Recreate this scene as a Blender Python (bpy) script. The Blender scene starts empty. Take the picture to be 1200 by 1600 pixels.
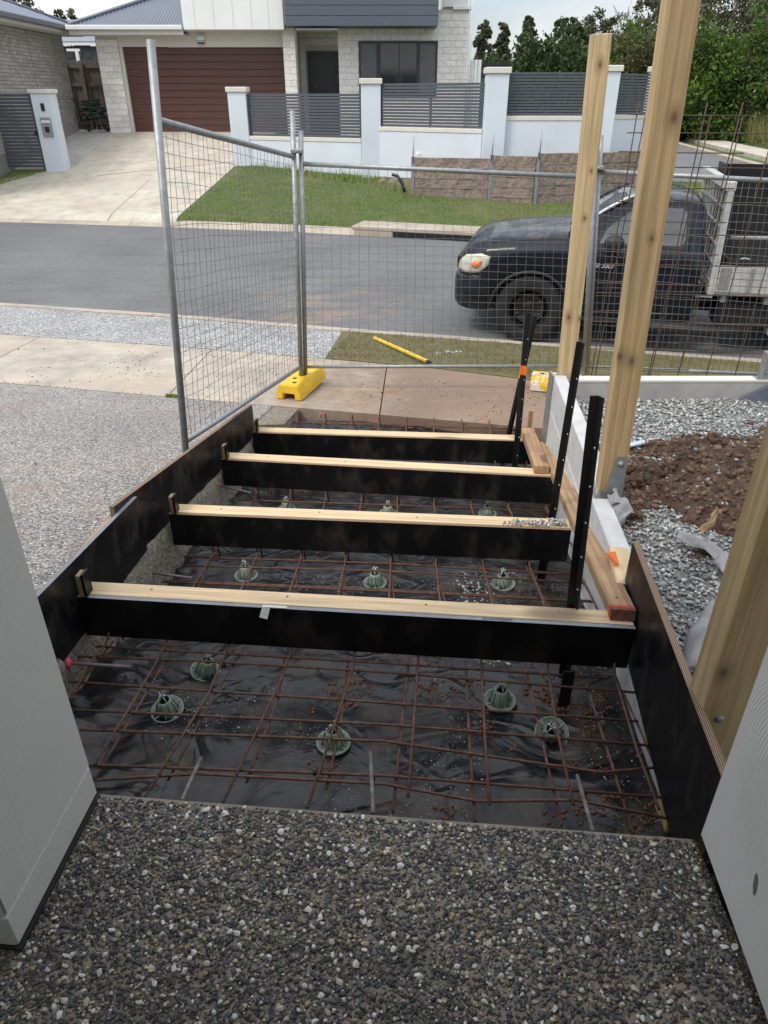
import bpy, bmesh, math, random
import numpy as np
from mathutils import Vector, Matrix
R = math.radians
rnd = random.Random(7)
SC = bpy.context.scene
COL = SC.collection

# ---------------------------------------------------------------- camera
PITCH = R(30.3)
cam = bpy.data.objects.new('camera', bpy.data.cameras.new('camera'))
COL.objects.link(cam)
cam.location = (0, 0, 1.5)
cam.rotation_euler = (R(90) - PITCH, 0, 0)
cam.data.sensor_fit = 'VERTICAL'
cam.data.sensor_height = 24
cam.data.lens = 24 * 1111 / 1600
cam.data.clip_start = 0.02
cam.data.clip_end = 4000
SC.camera = cam

# ---------------------------------------------------------------- sky, sun, exposure
SUN_EL, SUN_AZ = R(52), R(-128)
w = bpy.data.worlds.new('World'); SC.world = w; w.use_nodes = True
nt = w.node_tree; nt.nodes.clear()
def wn(t, **k):
    n = nt.nodes.new(t)
    for a, b in k.items(): setattr(n, a, b)
    return n
sky = wn('ShaderNodeTexSky', sky_type='NISHITA', sun_disc=False, sun_elevation=SUN_EL, sun_rotation=SUN_AZ)
sky.air_density = 1.0; sky.dust_density = 2.0; sky.ozone_density = 1.5
tc = wn('ShaderNodeTexCoord')
mp = wn('ShaderNodeMapping'); mp.inputs['Scale'].default_value = (1.6, 1.6, 4.5)
no = wn('ShaderNodeTexNoise'); no.inputs['Scale'].default_value = 1.7; no.inputs['Detail'].default_value = 7; no.inputs['Roughness'].default_value = 0.55
no.inputs['Distortion'].default_value = 0.3
ra = wn('ShaderNodeValToRGB')
ra.color_ramp.elements[0].position = 0.33; ra.color_ramp.elements[0].color = (0.30, 0.30, 0.30, 1)
ra.color_ramp.elements[1].position = 0.62; ra.color_ramp.elements[1].color = (1, 1, 1, 1)
cl = wn('ShaderNodeValToRGB')   # cloud brightness
cl.color_ramp.elements[0].position = 0.35; cl.color_ramp.elements[0].color = (5.2, 5.5, 5.9, 1)
cl.color_ramp.elements[1].position = 0.7; cl.color_ramp.elements[1].color = (7.6, 7.35, 7.0, 1)
mx = wn('ShaderNodeMix', data_type='RGBA')
bg = wn('ShaderNodeBackground'); bg.inputs['Strength'].default_value = 0.1
ou = wn('ShaderNodeOutputWorld')
L = nt.links.new
L(tc.outputs['Generated'], mp.inputs['Vector']); L(mp.outputs[0], no.inputs['Vector'])
L(no.outputs['Fac'], ra.inputs[0]); L(no.outputs['Fac'], cl.inputs[0])
L(ra.outputs[0], mx.inputs['Factor']); L(sky.outputs[0], mx.inputs['A']); L(cl.outputs[0], mx.inputs['B'])
# an overcast sky is brighter overhead than at the horizon
sxz = wn('ShaderNodeSeparateXYZ'); L(tc.outputs['Generated'], sxz.inputs[0])
gr_ = wn('ShaderNodeMapRange'); gr_.inputs['From Min'].default_value = 0.05; gr_.inputs['From Max'].default_value = 1.0; gr_.inputs['To Min'].default_value = 0.90; gr_.inputs['To Max'].default_value = 2.1
L(sxz.outputs[2], gr_.inputs['Value'])
ml = wn('ShaderNodeVectorMath', operation='SCALE'); L(mx.outputs['Result'], ml.inputs[0]); L(gr_.outputs[0], ml.inputs['Scale'])
L(ml.outputs[0], bg.inputs['Color']); L(bg.outputs[0], ou.inputs[0])

sun = bpy.data.objects.new('sun', bpy.data.lights.new('sun', 'SUN'))
COL.objects.link(sun)
sun.data.energy = 1.1; sun.data.angle = R(14); sun.data.color = (1, 0.94, 0.85)
sd = Vector((math.sin(SUN_AZ) * math.cos(SUN_EL), math.cos(SUN_AZ) * math.cos(SUN_EL), math.sin(SUN_EL)))
sun.rotation_euler = sd.to_track_quat('Z', 'Y').to_euler()
sun.location = (0, 0, 20)
SC.view_settings.view_transform = 'Standard'; SC.view_settings.look = 'None'
SC.view_settings.exposure = 0.74; SC.view_settings.gamma = 1; SC.view_settings.use_curve_mapping = False
SC.cycles.max_bounces = 6; SC.cycles.transparent_max_bounces = 8

# ---------------------------------------------------------------- helpers
def at(x, y, h=None, D=None):
    """world point of a surveyed sight line, at drop h below the eye or at forward distance D"""
    u = 800 - y; cp, sp = math.cos(PITCH), math.sin(PITCH)
    d = (x - 600, 1111 * cp + u * sp, -1111 * sp + u * cp)
    t = (-h / d[2]) if h is not None else D / d[1]
    return Vector((d[0] * t, d[1] * t, 1.5 + d[2] * t))

def empty(name, loc, label, cat, group=None):
    o = bpy.data.objects.new(name, None); COL.objects.link(o)
    o.location = loc; o.empty_display_size = 0.1
    o['label'] = label; o['category'] = cat
    if group: o['group'] = group
    return o

def tag(o, label=None, cat=None, group=None, kind=None):
    if label: o['label'] = label
    if cat: o['category'] = cat
    if group: o['group'] = group
    if kind: o['kind'] = kind
    return o

def world_of(o):
    m = Matrix.LocRotScale(o.location, o.rotation_euler, o.scale)
    if o.parent: m = world_of(o.parent) @ o.matrix_parent_inverse @ m
    return m

def link(name, me, parent=None, mw=None):
    o = bpy.data.objects.new(name, me); COL.objects.link(o)
    if mw is not None:
        l, q, s = mw.decompose(); o.location = l; o.rotation_euler = q.to_euler(); o.scale = s
    if parent:
        o.parent = parent; o.matrix_parent_inverse = world_of(parent).inverted()
    return o

def finish(bm, name, mat, parent=None, mw=None, smooth=False, recenter=True, bevel=0, seg=1, uvs=False):
    """bmesh -> object. Without mw the bmesh is in world space and its origin is moved to its base"""
    if bevel:
        bmesh.ops.bevel(bm, geom=bm.edges[:], offset=bevel, segments=seg, affect='EDGES', clamp_overlap=True)
    if mw is None and recenter and len(bm.verts):
        xs = [v.co for v in bm.verts]
        c = Vector(((min(v.x for v in xs) + max(v.x for v in xs)) / 2, (min(v.y for v in xs) + max(v.y for v in xs)) / 2, min(v.z for v in xs)))
        bmesh.ops.translate(bm, verts=bm.verts[:], vec=-c)
        mw = Matrix.Translation(c)
    me = bpy.data.meshes.new(name); bm.to_mesh(me); bm.free()
    for m in (mat if isinstance(mat, (list, tuple)) else [mat]): me.materials.append(m)
    if smooth:
        me.shade_smooth()
        try: me.set_sharp_from_angle(angle=R(40))
        except Exception: pass
    return link(name, me, parent, mw)

def bbox(bm, x0, x1, y0, y1, z0, z1, mi=0, mat=None):
    co = [(x0, y0, z0), (x1, y0, z0), (x1, y1, z0), (x0, y1, z0), (x0, y0, z1), (x1, y0, z1), (x1, y1, z1), (x0, y1, z1)]
    vs = [bm.verts.new(mat @ Vector(c) if mat else c) for c in co]
    for f in ((3, 2, 1, 0), (4, 5, 6, 7), (0, 1, 5, 4), (1, 2, 6, 5), (2, 3, 7, 6), (3, 0, 4, 7)):
        bm.faces.new([vs[i] for i in f]).material_index = mi
    return vs

def box(name, mat, x0, x1, y0, y1, z0, z1, parent=None, bevel=0):
    bm = bmesh.new(); bbox(bm, x0, x1, y0, y1, z0, z1)
    return finish(bm, name, mat, parent, bevel=bevel)

def prism(bm, pts, z0=None, z1=None, vec=None, mi=0):
    """extrude polygon pts (3D) by vec, or polygon (2D) from z0 to z1"""
    if vec is None:
        lo = [Vector((p[0], p[1], z0)) for p in pts]; vec = Vector((0, 0, z1 - z0))
    else:
        lo = [Vector(p) for p in pts]; vec = Vector(vec)
    a = [bm.verts.new(p) for p in lo]; b = [bm.verts.new(p + vec) for p in lo]
    n = len(a)
    fs = [bm.faces.new(a[::-1]), bm.faces.new(b)]
    for i in range(n): fs.append(bm.faces.new((a[i], a[(i + 1) % n], b[(i + 1) % n], b[i])))
    for f in fs: f.material_index = mi
    bmesh.ops.recalc_face_normals(bm, faces=fs)

def frame(p0, p1, up=(0, 0, 1)):
    """matrix with X along p0->p1, Z near up"""
    p0, p1 = Vector(p0), Vector(p1); x = (p1 - p0); ln = x.length; x.normalize()
    up = Vector(up); y = up.cross(x); y.normalize(); z = x.cross(y)
    m = Matrix((x, y, z)).transposed().to_4x4(); m.translation = p0
    return m, ln

def beam(name, mat, p0, p1, wy, hz, parent=None, up=(0, 0, 1), bevel=0.002, ay=0.5, az=0.5, mats=None):
    """rectangular length of stuff from p0 to p1 as object in its own frame; ay, az: where the axis sits"""
    m, ln = frame(p0, p1, up)
    bm = bmesh.new(); bbox(bm, 0, ln, -wy * ay, wy * (1 - ay), -hz * az, hz * (1 - az))
    return finish(bm, name, mat, parent, mw=m, bevel=bevel)

def tube_geo(bm, pts, r, n=8, cap=True, mi=0):
    pts = [Vector(p) for p in pts]; rings = []
    prev = None
    for i, p in enumerate(pts):
        d = (pts[min(i + 1, len(pts) - 1)] - pts[max(i - 1, 0)]).normalized()
        if prev is None:
            a = Vector((0, 0, 1)) if abs(d.z) < 0.9 else Vector((1, 0, 0))
            prev = d.cross(a).normalized()
        u = (prev - d * prev.dot(d)).normalized(); v = d.cross(u); prev = u
        rr = r[i] if isinstance(r, (list, tuple)) else r
        rings.append([bm.verts.new(p + (u * math.cos(k * 2 * math.pi / n) + v * math.sin(k * 2 * math.pi / n)) * rr) for k in range(n)])
    for a, b in zip(rings, rings[1:]):
        for k in range(n):
            f = bm.faces.new((a[k], a[(k + 1) % n], b[(k + 1) % n], b[k])); f.material_index = mi; f.smooth = True
    if cap:
        for rg, s in ((rings[0], -1), (rings[-1], 1)):
            f = bm.faces.new(rg[::s]); f.material_index = mi

def tube(name, mat, pts, r, parent=None, n=8):
    bm = bmesh.new(); tube_geo(bm, pts, r, n)
    return finish(bm, name, mat, parent)

def lathe_geo(bm, prof, n=24, m=None, mi=0, closed=False):
    rings = []
    for r, z in prof:
        rings.append([bm.verts.new((m or Matrix()) @ Vector((r * math.cos(k * 2 * math.pi / n), r * math.sin(k * 2 * math.pi / n), z))) for k in range(n)])
    pairs = list(zip(rings, rings[1:])) + ([(rings[-1], rings[0])] if closed else [])
    fs = []
    for a, b in pairs:
        for k in range(n):
            f = bm.faces.new((a[k], a[(k + 1) % n], b[(k + 1) % n], b[k])); f.material_index = mi; f.smooth = True; fs.append(f)
    return fs

def mesh_np(name, verts, faces, mat, parent=None, smooth=False, mats_idx=None):
    """verts (N,3) array, faces (M,3 or 4) array -> object, origin left at the parent's or at the centre"""
    verts = np.asarray(verts, dtype=np.float32); faces = np.asarray(faces, dtype=np.int32)
    c = np.array([(verts[:, 0].min() + verts[:, 0].max()) / 2, (verts[:, 1].min() + verts[:, 1].max()) / 2, verts[:, 2].min()], dtype=np.float32)
    verts = verts - c
    me = bpy.data.meshes.new(name); k = faces.shape[1]
    me.vertices.add(len(verts)); me.vertices.foreach_set('co', verts.ravel())
    me.loops.add(faces.size); me.loops.foreach_set('vertex_index', faces.ravel())
    me.polygons.add(len(faces)); me.polygons.foreach_set('loop_start', np.arange(0, faces.size, k, dtype=np.int32))
    me.update(calc_edges=True); me.validate()
    for m in (mat if isinstance(mat, (list, tuple)) else [mat]): me.materials.append(m)
    if smooth: me.shade_smooth()
    return link(name, me, parent, Matrix.Translation(Vector(c.tolist())))

def copy_tree(o, label=None, parent=None, **props):
    c = o.copy(); COL.objects.link(c)
    if parent: c.parent = parent
    if label: c['label'] = label
    for ch in o.children: copy_tree(ch, None, c)
    return c

# smooth value noise in python / numpy
_P = np.random.RandomState(3).rand(256, 256)
def vnoise(x, y, s=1.0):
    x = np.asarray(x, float) * s; y = np.asarray(y, float) * s
    xi = np.floor(x).astype(int); yi = np.floor(y).astype(int); fx = x - xi; fy = y - yi
    fx = fx * fx * (3 - 2 * fx); fy = fy * fy * (3 - 2 * fy)
    g = lambda i, j: _P[i % 256, j % 256]
    return (g(xi, yi) * (1 - fx) + g(xi + 1, yi) * fx) * (1 - fy) + (g(xi, yi + 1) * (1 - fx) + g(xi + 1, yi + 1) * fx) * fy
def fbm(x, y, s=1.0, o=4):
    return sum(vnoise(x, y, s * 2 ** k) * 0.5 ** k for k in range(o)) / sum(0.5 ** k for k in range(o)) - 0.5

# ---------------------------------------------------------------- materials
class Mt:
    def __init__(s, name, rough=0.7, metal=0.0, spec=0.5):
        s.m = bpy.data.materials.new(name); s.m.use_nodes = True
        s.t = s.m.node_tree; s.b = s.t.nodes['Principled BSDF']
        s.b.inputs['Roughness'].default_value = rough; s.b.inputs['Metallic'].default_value = metal
        s.b.inputs['Specular IOR Level'].default_value = spec
        s.co = s.t.nodes.new('ShaderNodeTexCoord').outputs['Object']; s.h = None
    def n(s, t, **k):
        n = s.t.nodes.new(t)
        for a, v in k.items():
            if a in n.inputs: n.inputs[a].default_value = v
            else: setattr(n, a, v)
        return n
    def l(s, a, b): s.t.links.new(a, b)
    def map(s, scale=(1, 1, 1), rot=(0, 0, 0), co=None):
        m = s.n('ShaderNodeMapping'); m.inputs['Scale'].default_value = scale; m.inputs['Rotation'].default_value = rot
        s.l(co or s.co, m.inputs['Vector']); return m.outputs[0]
    def noise(s, scale, detail=4, rough=0.55, co=None, dist=0):
        n = s.n('ShaderNodeTexNoise', Scale=scale, Detail=detail, Roughness=rough, Distortion=dist)
        s.l(co or s.co, n.inputs['Vector']); return n.outputs['Fac']
    def vor(s, scale, co=None, feature='F1', rand=1.0):
        n = s.n('ShaderNodeTexVoronoi', feature=feature, Scale=scale, Randomness=rand)
        s.l(co or s.co, n.inputs['Vector']); return n
    def ramp(s, fac, stops, interp='LINEAR'):
        r = s.n('ShaderNodeValToRGB'); e = r.color_ramp.elements; r.color_ramp.interpolation = interp
        while len(e) < len(stops): e.new(0.5)
        for i, (p, c) in enumerate(stops):
            e[i].position = p; c = c if hasattr(c, '__len__') else (c, c, c); e[i].color = (*c[:3], 1)
        s.l(fac, r.inputs[0]); return r.outputs[0]
    def mix(s, a, b, fac, mode='MIX'):
        m = s.n('ShaderNodeMix', data_type='RGBA', blend_type=mode)
        for v, k in ((a, 'A'), (b, 'B')):
            if hasattr(v, 'is_linked') or hasattr(v, 'links'): s.l(v, m.inputs[k])
            else: m.inputs[k].default_value = (*v, 1) if hasattr(v, '__len__') else (v, v, v, 1)
        if hasattr(fac, 'links'): s.l(fac, m.inputs['Factor'])
        else: m.inputs['Factor'].default_value = fac
        return m.outputs['Result']
    def math(s, op, a, b=0.0):
        m = s.n('ShaderNodeMath', operation=op)
        for i, v in enumerate((a, b)):
            if hasattr(v, 'links'): s.l(v, m.inputs[i])
            else: m.inputs[i].default_value = v
        return m.outputs[0]
    def col(s, c):
        if hasattr(c, 'links'): s.l(c, s.b.inputs['Base Color'])
        else: s.b.inputs['Base Color'].default_value = (*c, 1)
        return s
    def rough(s, r): s.l(r, s.b.inputs['Roughness']); return s
    def bump(s, h, strength=0.5, dist=0.01):
        b = s.n('ShaderNodeBump', Strength=strength, Distance=dist); s.l(h, b.inputs['Height'])
        if s.h is not None: s.l(s.h, b.inputs['Normal'])
        s.h = b.outputs[0]; s.l(s.h, s.b.inputs['Normal']); return s
    def island(s): return s.n('ShaderNodeNewGeometry').outputs['Random Per Island']
    def objrnd(s): return s.n('ShaderNodeObjectInfo').outputs['Random']

def plain(name, c, rough=0.6, metal=0.0, var=0.12, scale=6, bump=0.0, bscale=60, bd=0.002, spec=0.5):
    m = Mt(name, rough, metal, spec); n = m.noise(scale, 5)
    c = Vector(c)
    m.col(m.ramp(n, [(0.3, tuple(c * (1 - var))), (0.7, tuple(c * (1 + var)))]))
    m.rough(m.math('ADD', m.math('MULTIPLY', m.noise(scale * 3, 3), 0.2), rough - 0.1))
    if bump: m.bump(m.noise(bscale, 5), bump, bd)
    return m.m

def aggregate(name, scale, stops, mortar, patch=None, bumpd=0.004, dirt=None):
    m = Mt(name, 0.75)
    wob = m.mix(m.co, m.n('ShaderNodeTexNoise', Scale=scale * 1.3).outputs['Color'], 0.0)
    v = m.vor(scale); e = m.vor(scale, feature='DISTANCE_TO_EDGE')
    wsep = m.n('ShaderNodeSeparateColor'); m.l(v.outputs['Color'], wsep.inputs[0])
    c = m.ramp(wsep.outputs[0], stops, 'CONSTANT')
    c = m.mix(c, m.ramp(wsep.outputs[1], [(0, 0.75), (1, 1.2)]), 1.0, 'MULTIPLY')
    edge = m.ramp(e.outputs['Distance'], [(0.02, 1.0), (0.09, 0.0)])
    c = m.mix(c, mortar, m.math('MULTIPLY', edge, 0.8))
    big = m.noise(1.1, 6, 0.6)
    c = m.mix(c, m.ramp(big, [(0.3, 0.8), (0.7, 1.15)]), 1.0, 'MULTIPLY')
    if dirt:
        c = m.mix(c, dirt, m.ramp(m.noise(2.3, 6, 0.65), [(0.52, 0), (0.75, 0.65)]))
    m.col(c)
    m.bump(m.ramp(e.outputs['Distance'], [(0.0, 0), (0.25, 1)]), 0.7, bumpd)
    return m.m

def wood(name, c1, c2, knots=True, rough=0.7, band=1.0, stain=None, bump=0.3, grainscale=1.0, spots=()):
    m = Mt(name, rough)
    rot = m.n('ShaderNodeVectorMath', operation='ADD'); m.l(m.co, rot.inputs[0])
    cx = m.n('ShaderNodeCombineXYZ'); r = m.math('MULTIPLY', m.objrnd(), 37.0)
    m.l(r, cx.inputs[0]); m.l(r, cx.inputs[1]); m.l(cx.outputs[0], rot.inputs[1])
    co = rot.outputs[0]
    wv = m.n('ShaderNodeTexWave', wave_type='RINGS', rings_direction='X', Scale=9.0 * band, Distortion=5.5, Detail=3.0)
    wv.inputs['Detail Scale'].default_value = 0.9
    m.l(m.map((0.10, 1.0, 1.0), co=co), wv.inputs['Vector'])
    g = m.noise(1.0, 6, 0.6, co=m.map((3 * grainscale, 130 * grainscale, 130 * grainscale), co=co))
    c = m.mix(c1, c2, m.ramp(wv.outputs['Fac'], [(0.25, 0), (0.9, 0.5)]))
    c = m.mix(c, m.ramp(g, [(0.3, 0.70), (0.7, 1.18)]), 1.0, 'MULTIPLY')
    c = m.mix(c, m.ramp(m.noise(3.0, 3, co=m.map((0.7, 3, 3), co=co)), [(0.3, (0.8, 0.82, 0.8)), (0.7, (1.1, 1.05, 1.0))]), 1.0, 'MULTIPLY')
    if knots:
        v = m.vor(1.0, co=m.map((2.0, 5.0, 5.0), co=co))
        k = m.ramp(v.outputs['Distance'], [(0.12, 1), (0.17, 0.8), (0.27, 0.0)])
        c = m.mix(c, tuple(Vector(c2) * 0.33), m.math('MULTIPLY', k, 0.85))
    for (sx, sy, sz, sr) in spots:
        v = m.n('ShaderNodeVectorMath', operation='DISTANCE'); m.l(m.map((.62, 1, 1)), v.inputs[0]); v.inputs[1].default_value = (sx * .62, sy, sz)
        dd = m.math('ADD', v.outputs['Value'], m.math('MULTIPLY', m.math('SUBTRACT', m.noise(60, 3), 0.5), sr * .5))
        c = m.mix(c, tuple(Vector(c2) * 0.62), m.math('MULTIPLY', m.ramp(m.math('DIVIDE', dd, sr * 2.6), [(0.3, 1), (1, 0.0)]), 0.7))
        c = m.mix(c, (0.13, 0.06, 0.035), m.ramp(m.math('DIVIDE', dd, sr), [(0.25, .85), (1.0, 0.0)]))
    if stain: c = m.mix(c, stain, m.ramp(m.noise(4.0, 6, 0.7), [(0.5, 0), (0.68, 0.7)]))
    m.col(c); m.bump(g, bump, 0.0015)
    return m.m

M = {}
M['render_wall'] = plain('render_wall', (0.60, 0.605, 0.565), 0.85, var=0.06, scale=3, bump=0.5, bscale=90, bd=0.004)
def render_arcs():
    m = Mt('troweled_render', 0.85)
    n = m.noise(2.5, 5)
    m.col(m.ramp(n, [(0.3, (0.55, 0.56, 0.525)), (0.7, (0.62, 0.63, 0.595))]))
    pos = m.n('ShaderNodeNewGeometry').outputs['Position']
    for cpt, lo_, hi_ in (((.735, .80, .40), .05, .27), ((.735, .70, .22), .03, .15), ((.735, .55, .85), .06, .40)):
        v = m.n('ShaderNodeVectorMath', operation='DISTANCE'); m.l(pos, v.inputs[0]); v.inputs[1].default_value = cpt
        dd = v.outputs['Value']
        arcs = m.math('SINE', m.math('MULTIPLY', m.math('ADD', dd, m.math('MULTIPLY', m.noise(7, 4), 0.016)), 720.0))
        arcs = m.math('MULTIPLY', arcs, m.ramp(m.noise(6, 4), [(0.36, 0.15), (0.60, 1.0)]))
        arcs = m.math('MULTIPLY', arcs, m.ramp(dd, [(lo_, 0), (lo_ + .05, 1), (hi_ - .08, 1), (hi_, 0)]))
        m.bump(arcs, 0.55, 0.0018)
    m.bump(m.noise(160, 4), 0.35, 0.0015)
    m.bump(m.noise(14, 4), 0.3, 0.006)
    return m.m
M['troweled'] = render_arcs()
def strokes():
    m = Mt('brushed_render', 0.85)
    m.col(m.ramp(m.noise(2.5, 5), [(0.3, (0.57, 0.58, 0.545)), (0.7, (0.64, 0.65, 0.615))]))
    s_ = m.noise(1.0, 5, 0.7, co=m.map((60, 60, 4), (0.25, 0.2, 0)), dist=1.2)
    m.bump(m.math('MULTIPLY', s_, m.ramp(m.noise(2.2, 3), [(0.42, 0.0), (0.62, 1.0)])), 0.6, 0.004)
    m.bump(m.noise(170, 4), 0.3, 0.0015); return m.m
M['brushed'] = strokes()
M['concrete'] = plain('concrete', (0.36, 0.355, 0.34), 0.85, var=0.16, scale=5, bump=0.4, bscale=70, bd=0.003)
M['sleeper'] = plain('concrete_sleeper', (0.50, 0.51, 0.51), 0.8, var=0.14, scale=9, bump=0.5, bscale=45, bd=0.003)
M['rough_concrete'] = plain('rough_slab_edge', (0.25, 0.215, 0.17), 0.9, var=0.45, scale=38, bump=1.0, bscale=70, bd=0.02)
M['galv'] = plain('galvanised_steel', (0.30, 0.315, 0.32), 0.5, 0.6, var=0.18, scale=25, bump=0.1, bscale=60)
M['wire'] = plain('galvanised_wire', (0.20, 0.205, 0.21), 0.55, 0.4, var=0.15, scale=4)
def rust():
    m = Mt('rusty_steel', 0.85, 0.1)
    m.col(m.ramp(m.noise(35, 5, 0.7), [(0.3, (0.070, 0.034, 0.024)), (0.5, (0.135, 0.068, 0.045)), (0.72, (0.22, 0.125, 0.085))]))
    m.bump(m.noise(260, 3), 0.5, 0.001)
    return m.m
M['rust'] = rust()
M['dowel'] = plain('dowel_steel', (0.20, 0.18, 0.17), 0.7, 0.3, var=0.4, scale=30)
def ply():
    m = Mt('black_form_ply', 0.38)
    d = m.noise(7, 6, 0.65, co=m.map((1, 1, 0.6)))
    sc = m.noise(1.0, 5, 0.7, co=m.map((5, 5, 60)))
    c = m.mix((0.006, 0.006, 0.007), (0.045, 0.038, 0.034), m.ramp(d, [(0.52, 0), (0.74, 0.8)]))
    c = m.mix(c, (0.16, 0.15, 0.14), m.ramp(m.noise(110, 3, 0.6), [(0.66, 0), (0.74, 0.5)]))
    m.col(c); m.rough(m.ramp(d, [(0.4, 0.3), (0.7, 0.62)])); m.bump(sc, 0.1, 0.001)
    return m.m
M['ply'] = ply(); M['ply'].node_tree.nodes['Principled BSDF'].inputs['Specular IOR Level'].default_value = 0.3
def plyedge():
    m = Mt('ply_edge_layers', 0.75)
    wv = m.n('ShaderNodeTexWave', Scale=60.0, bands_direction='Y', Distortion=0.25); m.l(m.co, wv.inputs['Vector'])
    c = m.mix((0.36, 0.25, 0.16), (0.08, 0.045, 0.03), m.ramp(wv.outputs['Fac'], [(0.35, 0), (0.6, 1)]))
    m.col(c); m.bump(wv.outputs['Fac'], 0.4, 0.001); return m.m
M['plyedge'] = plyedge()
M['greyedge'] = plain('grey_sealed_edge', (0.23, 0.24, 0.27), 0.6, var=0.15, scale=20)
M['pine'] = wood('fresh_pine', (0.72, 0.56, 0.36), (0.60, 0.43, 0.25), band=0.6)
M['pine2'] = wood('weathered_pine', (0.46, 0.31, 0.18), (0.30, 0.18, 0.095), stain=(0.26, 0.13, 0.09))
M['post1'] = wood('treated_post', (0.50, 0.365, 0.205), (0.35, 0.235, 0.12), band=0.8, knots=False)
M['post2'] = wood('pale_post', (0.62, 0.48, 0.28), (0.45, 0.31, 0.16), band=0.8, knots=False)
M['pal'] = wood('grey_palings', (0.15, 0.125, 0.10), (0.09, 0.075, 0.06), knots=False)
M['red'] = plain('red_marking_paint', (0.50, 0.06, 0.05), 0.7, var=0.3, scale=40)
M['pink'] = plain('pink_marker_cap', (0.65, 0.10, 0.12), 0.6, var=0.2, scale=40)
M['orange'] = plain('orange_tape', (0.75, 0.17, 0.03), 0.5, var=0.1)
M['blacksteel'] = plain('black_painted_steel', (0.008, 0.008, 0.009), 0.42, 0.0, var=0.3, scale=30)
M['hole'] = plain('unpainted_hole_rim', (0.62, 0.62, 0.60), 0.6)
def plastic():
    m = Mt('black_builders_film', 0.3)
    d = m.noise(5.5, 8, 0.68); f = m.noise(120, 3, 0.7)
    dm = m.math('MULTIPLY', m.ramp(d, [(0.46, 0), (0.72, 1)]), m.ramp(f, [(0.3, 0.3), (0.65, 1)]))
    c = m.mix((0.007, 0.008, 0.011), (0.10, 0.075, 0.054), dm)
    m.col(c); m.rough(m.math('ADD', m.math('MULTIPLY', dm, 0.45), 0.29))
    fo = m.math('ABSOLUTE', m.math('SUBTRACT', m.noise(1.0, 2, 0.45, co=m.map((2.4, 3.6, 3), (0, 0, 0.4)), dist=0.7), 0.5))
    m.bump(m.ramp(fo, [(0.0, 1), (0.04, 0)]), 0.7, 0.010); m.bump(m.noise(3.0, 4, 0.5, dist=0.6), 0.8, 0.06)
    return m.m
M['film'] = plastic()
M['chair'] = plain('green_grey_plastic', (0.29, 0.36, 0.30), 0.45, var=0.12, scale=30)
M['tie'] = plain('pale_clip_plastic', (0.55, 0.60, 0.55), 0.4)
M['yellow'] = plain('yellow_plastic', (0.72, 0.47, 0.03), 0.5, var=0.12, scale=12, bump=0.15)
def yellow_splat():
    m = Mt('paint_splashed_yellow', 0.5)
    m.col(m.mix((0.70, 0.45, 0.03), (0.66, 0.64, 0.58), m.ramp(m.noise(11, 4, 0.6), [(0.5, 0), (0.56, 1)])))
    return m.m
M['splat'] = yellow_splat()
M['drive'] = aggregate('exposed_aggregate_drive', 125, [(0, (0.11, 0.105, 0.10)), (0.22, (0.22, 0.21, 0.20)), (0.45, (0.35, 0.33, 0.305)), (0.68, (0.50, 0.475, 0.44)), (0.88, (0.70, 0.67, 0.62))], (0.28, 0.25, 0.22), dirt=(0.34, 0.24, 0.18))
M['strip'] = aggregate('exposed_aggregate_strip', 75, [(0, (0.16, 0.165, 0.17)), (0.3, (0.30, 0.30, 0.30)), (0.6, (0.44, 0.44, 0.43)), (0.85, (0.66, 0.65, 0.63))], (0.28, 0.27, 0.26))
M['landbase'] = plain('landing_mortar', (0.235, 0.195, 0.155), 0.9, var=0.25, scale=5, bump=0.5, bscale=120, bd=0.003)
def stone(name, stops, rough=0.65, bump=0.3):
    m = Mt(name, rough); c = m.ramp(m.island(), stops, 'CONSTANT')
    c = m.mix(c, m.ramp(m.noise(150, 3), [(0.3, 0.75), (0.7, 1.25)]), 1.0, 'MULTIPLY')
    m.col(c); return m.m
M['darkstone'] = stone('dark_pebble', [(0, (0.040, 0.041, 0.043)), (0.25, (0.066, 0.066, 0.067)), (0.5, (0.098, 0.095, 0.090)), (0.70, (0.155, 0.145, 0.130)), (0.86, (0.23, 0.20, 0.16)), (0.96, (0.36, 0.29, 0.21))])
M['palestone'] = stone('pale_pebble', [(0, (0.42, 0.38, 0.29)), (0.3, (0.52, 0.50, 0.44)), (0.6, (0.62, 0.61, 0.57)), (0.85, (0.38, 0.28, 0.16))])
def palemix():
    m = Mt('pale_quartz_pebble', 0.6); c = m.ramp(m.objrnd(), [(0, (0.45, 0.40, 0.31)), (0.35, (0.60, 0.58, 0.53)), (0.8, (0.70, 0.69, 0.66))])
    m.col(m.mix(c, m.ramp(m.noise(120, 3), [(0.3, 0.8), (0.7, 1.15)]), 1.0, 'MULTIPLY')); return m.m
M['quartz'] = palemix()
M['gravel'] = stone('grey_gravel', [(0, (0.16, 0.17, 0.17)), (0.2, (0.27, 0.28, 0.28)), (0.45, (0.38, 0.385, 0.38)), (0.75, (0.50, 0.50, 0.49)), (0.92, (0.62, 0.61, 0.59))])
M['gravelbase'] = plain('gravel_dust', (0.19, 0.185, 0.175), 0.9, var=0.4, scale=40, bump=0.8, bscale=90, bd=0.01)
def dirt(name, a, b, c2):
    m = Mt(name, 0.95); m.col(m.ramp(m.noise(16, 7, 0.7), [(0.3, a), (0.52, b), (0.75, c2)]))
    m.bump(m.noise(45, 8, 0.75), 1.0, 0.02); return m.m
M['dirt'] = dirt('brown_clay_soil', (0.050, 0.030, 0.020), (0.115, 0.069, 0.046), (0.20, 0.125, 0.085))
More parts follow.
